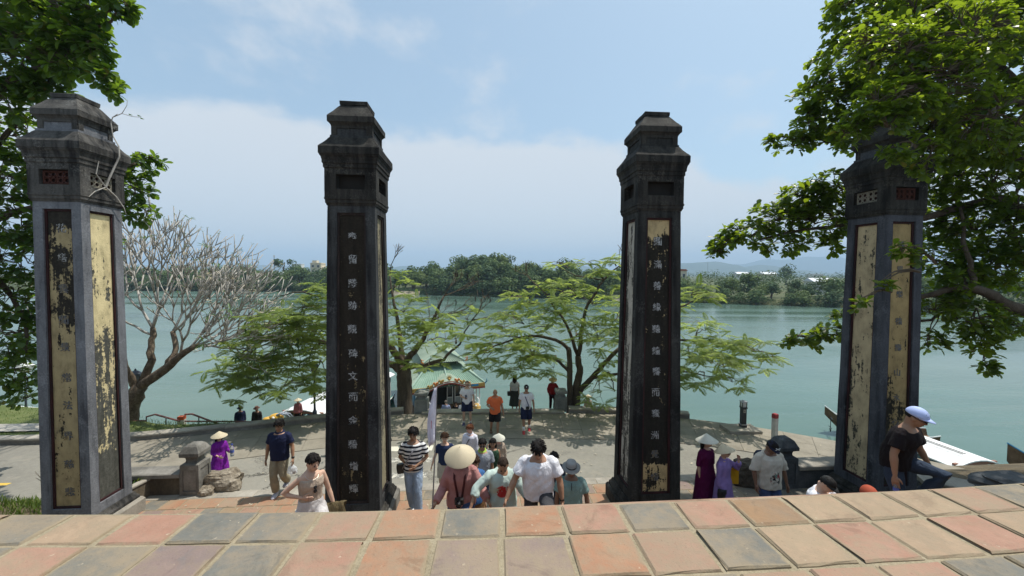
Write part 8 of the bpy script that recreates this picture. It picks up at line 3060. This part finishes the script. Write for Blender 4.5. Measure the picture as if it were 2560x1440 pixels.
TINR, TILER = plain('tin_roof', (.62, .64, .66), .4), plain('clay_roof', (.30, .13, .08), .8)
hs = house(789, 686, 300, 8, 8.2, 8, 'cream flat roofed house on the far bank left of the black pillar', HC, HC, 2)
m = MB(); m.box((-1.8, 4, 9.6), (3.4, 4, 2.4)); m.build('stair_tower', HC, hs)
m = MB(); m.box((6.5, 5, 5), (6, 6, 1.0)); m.build('side_terrace', HC, hs)
house(712, 697, 235, 9, 2.6, 6, 'low house with a pale tin roof among the trees on the far left bank', HW, TINR, 1, False)
house(742, 672, 520, 12, 6, 8, 'small white house behind the far left trees', HW, TINR, 1)
house(1858, 694, 420, 13, 4, 8, 'white house with a tin roof beyond the trees at the right', HW, TINR, 1, False)
house(1925, 698, 320, 11, 4.2, 8, 'pale house half hidden among the far right trees', HC, TINR, 1, False)
house(2045, 698, 380, 10, 4.5, 8, 'white cottage far behind the right bank', HW, TINR, 1)
house(2062, 717, 150, 8.5, 2.0, 5, 'long bright tin roofed shed above the right bank near the ochre panelled pillar', HW, TINR, 1, False)
house(1702, 704, 165, 5, 4.5, 5, 'ochre house beside the black pillar on the right bank', HC, TILER, 1)
def mast(px, py0, py1, Y, label, head=True):
    a_, b_ = at(px, py0, Y), at(px, py1, Y)
    r = thing('radio_mast', label, 'mast', b_)
    Hm = a_.z - b_.z
    m = MB()
    for k in range(3):
        an = k * 2.094
        m.tube([(math.cos(an) * .6, math.sin(an) * .6, -4), (math.cos(an) * .22, math.sin(an) * .22, Hm)], .09, 4)
    for k in range(int(Hm / 2)):
        z_ = k * 2
        w_ = .6 - .38 * z_ / Hm
        for j in range(3):
            a1, a2 = j * 2.094, (j + 1) * 2.094
            m.tube([(math.cos(a1) * w_, math.sin(a1) * w_, z_), (math.cos(a2) * w_, math.sin(a2) * w_, z_ + 2)], .05, 3)
    m.build('lattice', GREYP, r)
    if head:
        m = MB()
        for j in range(3):
            an = j * 2.094
            m.box((math.cos(an) * .5, math.sin(an) * .5, Hm - 1), (.3, .3, 2.2))
        m.build('antenna', BW, r)
mast(686, 638, 690, 420, 'thin radio mast standing on the far skyline left of the black pillar')
mast(1769, 655, 690, 900, 'very thin mast before the blue hills', False)
mast(1548, 622, 690, 300, 'thin mast beside the upper branches of the many stemmed flame tree')
# reefs of sand at the far water's edge
SAND = stone('sand_bank', [(.3, (.30, .24, .16)), (.6, (.42, .35, .25)), (.8, (.5, .43, .32))], .3, fine=2, bump=.2)
for (x0, x1, hgt) in ((-58, -44, 1.6), (40, 52, 2.2)):
    m = MB()
    rows = []
    for d_, z_ in ((-1.2, -.3), (.2, .7), (1.2, hgt)):
        rows.append([(x0 + (x1 - x0) * i / 12, shore_y(x0 + (x1 - x0) * i / 12) + d_ - .8, WATER + z_ + .2 * mnoise.noise(Vector((i * .7, d_, 0)))) for i in range(13)])
    m.grid(rows)
    kind(m.build('sand_bank', SAND, smooth=True), 'structure')
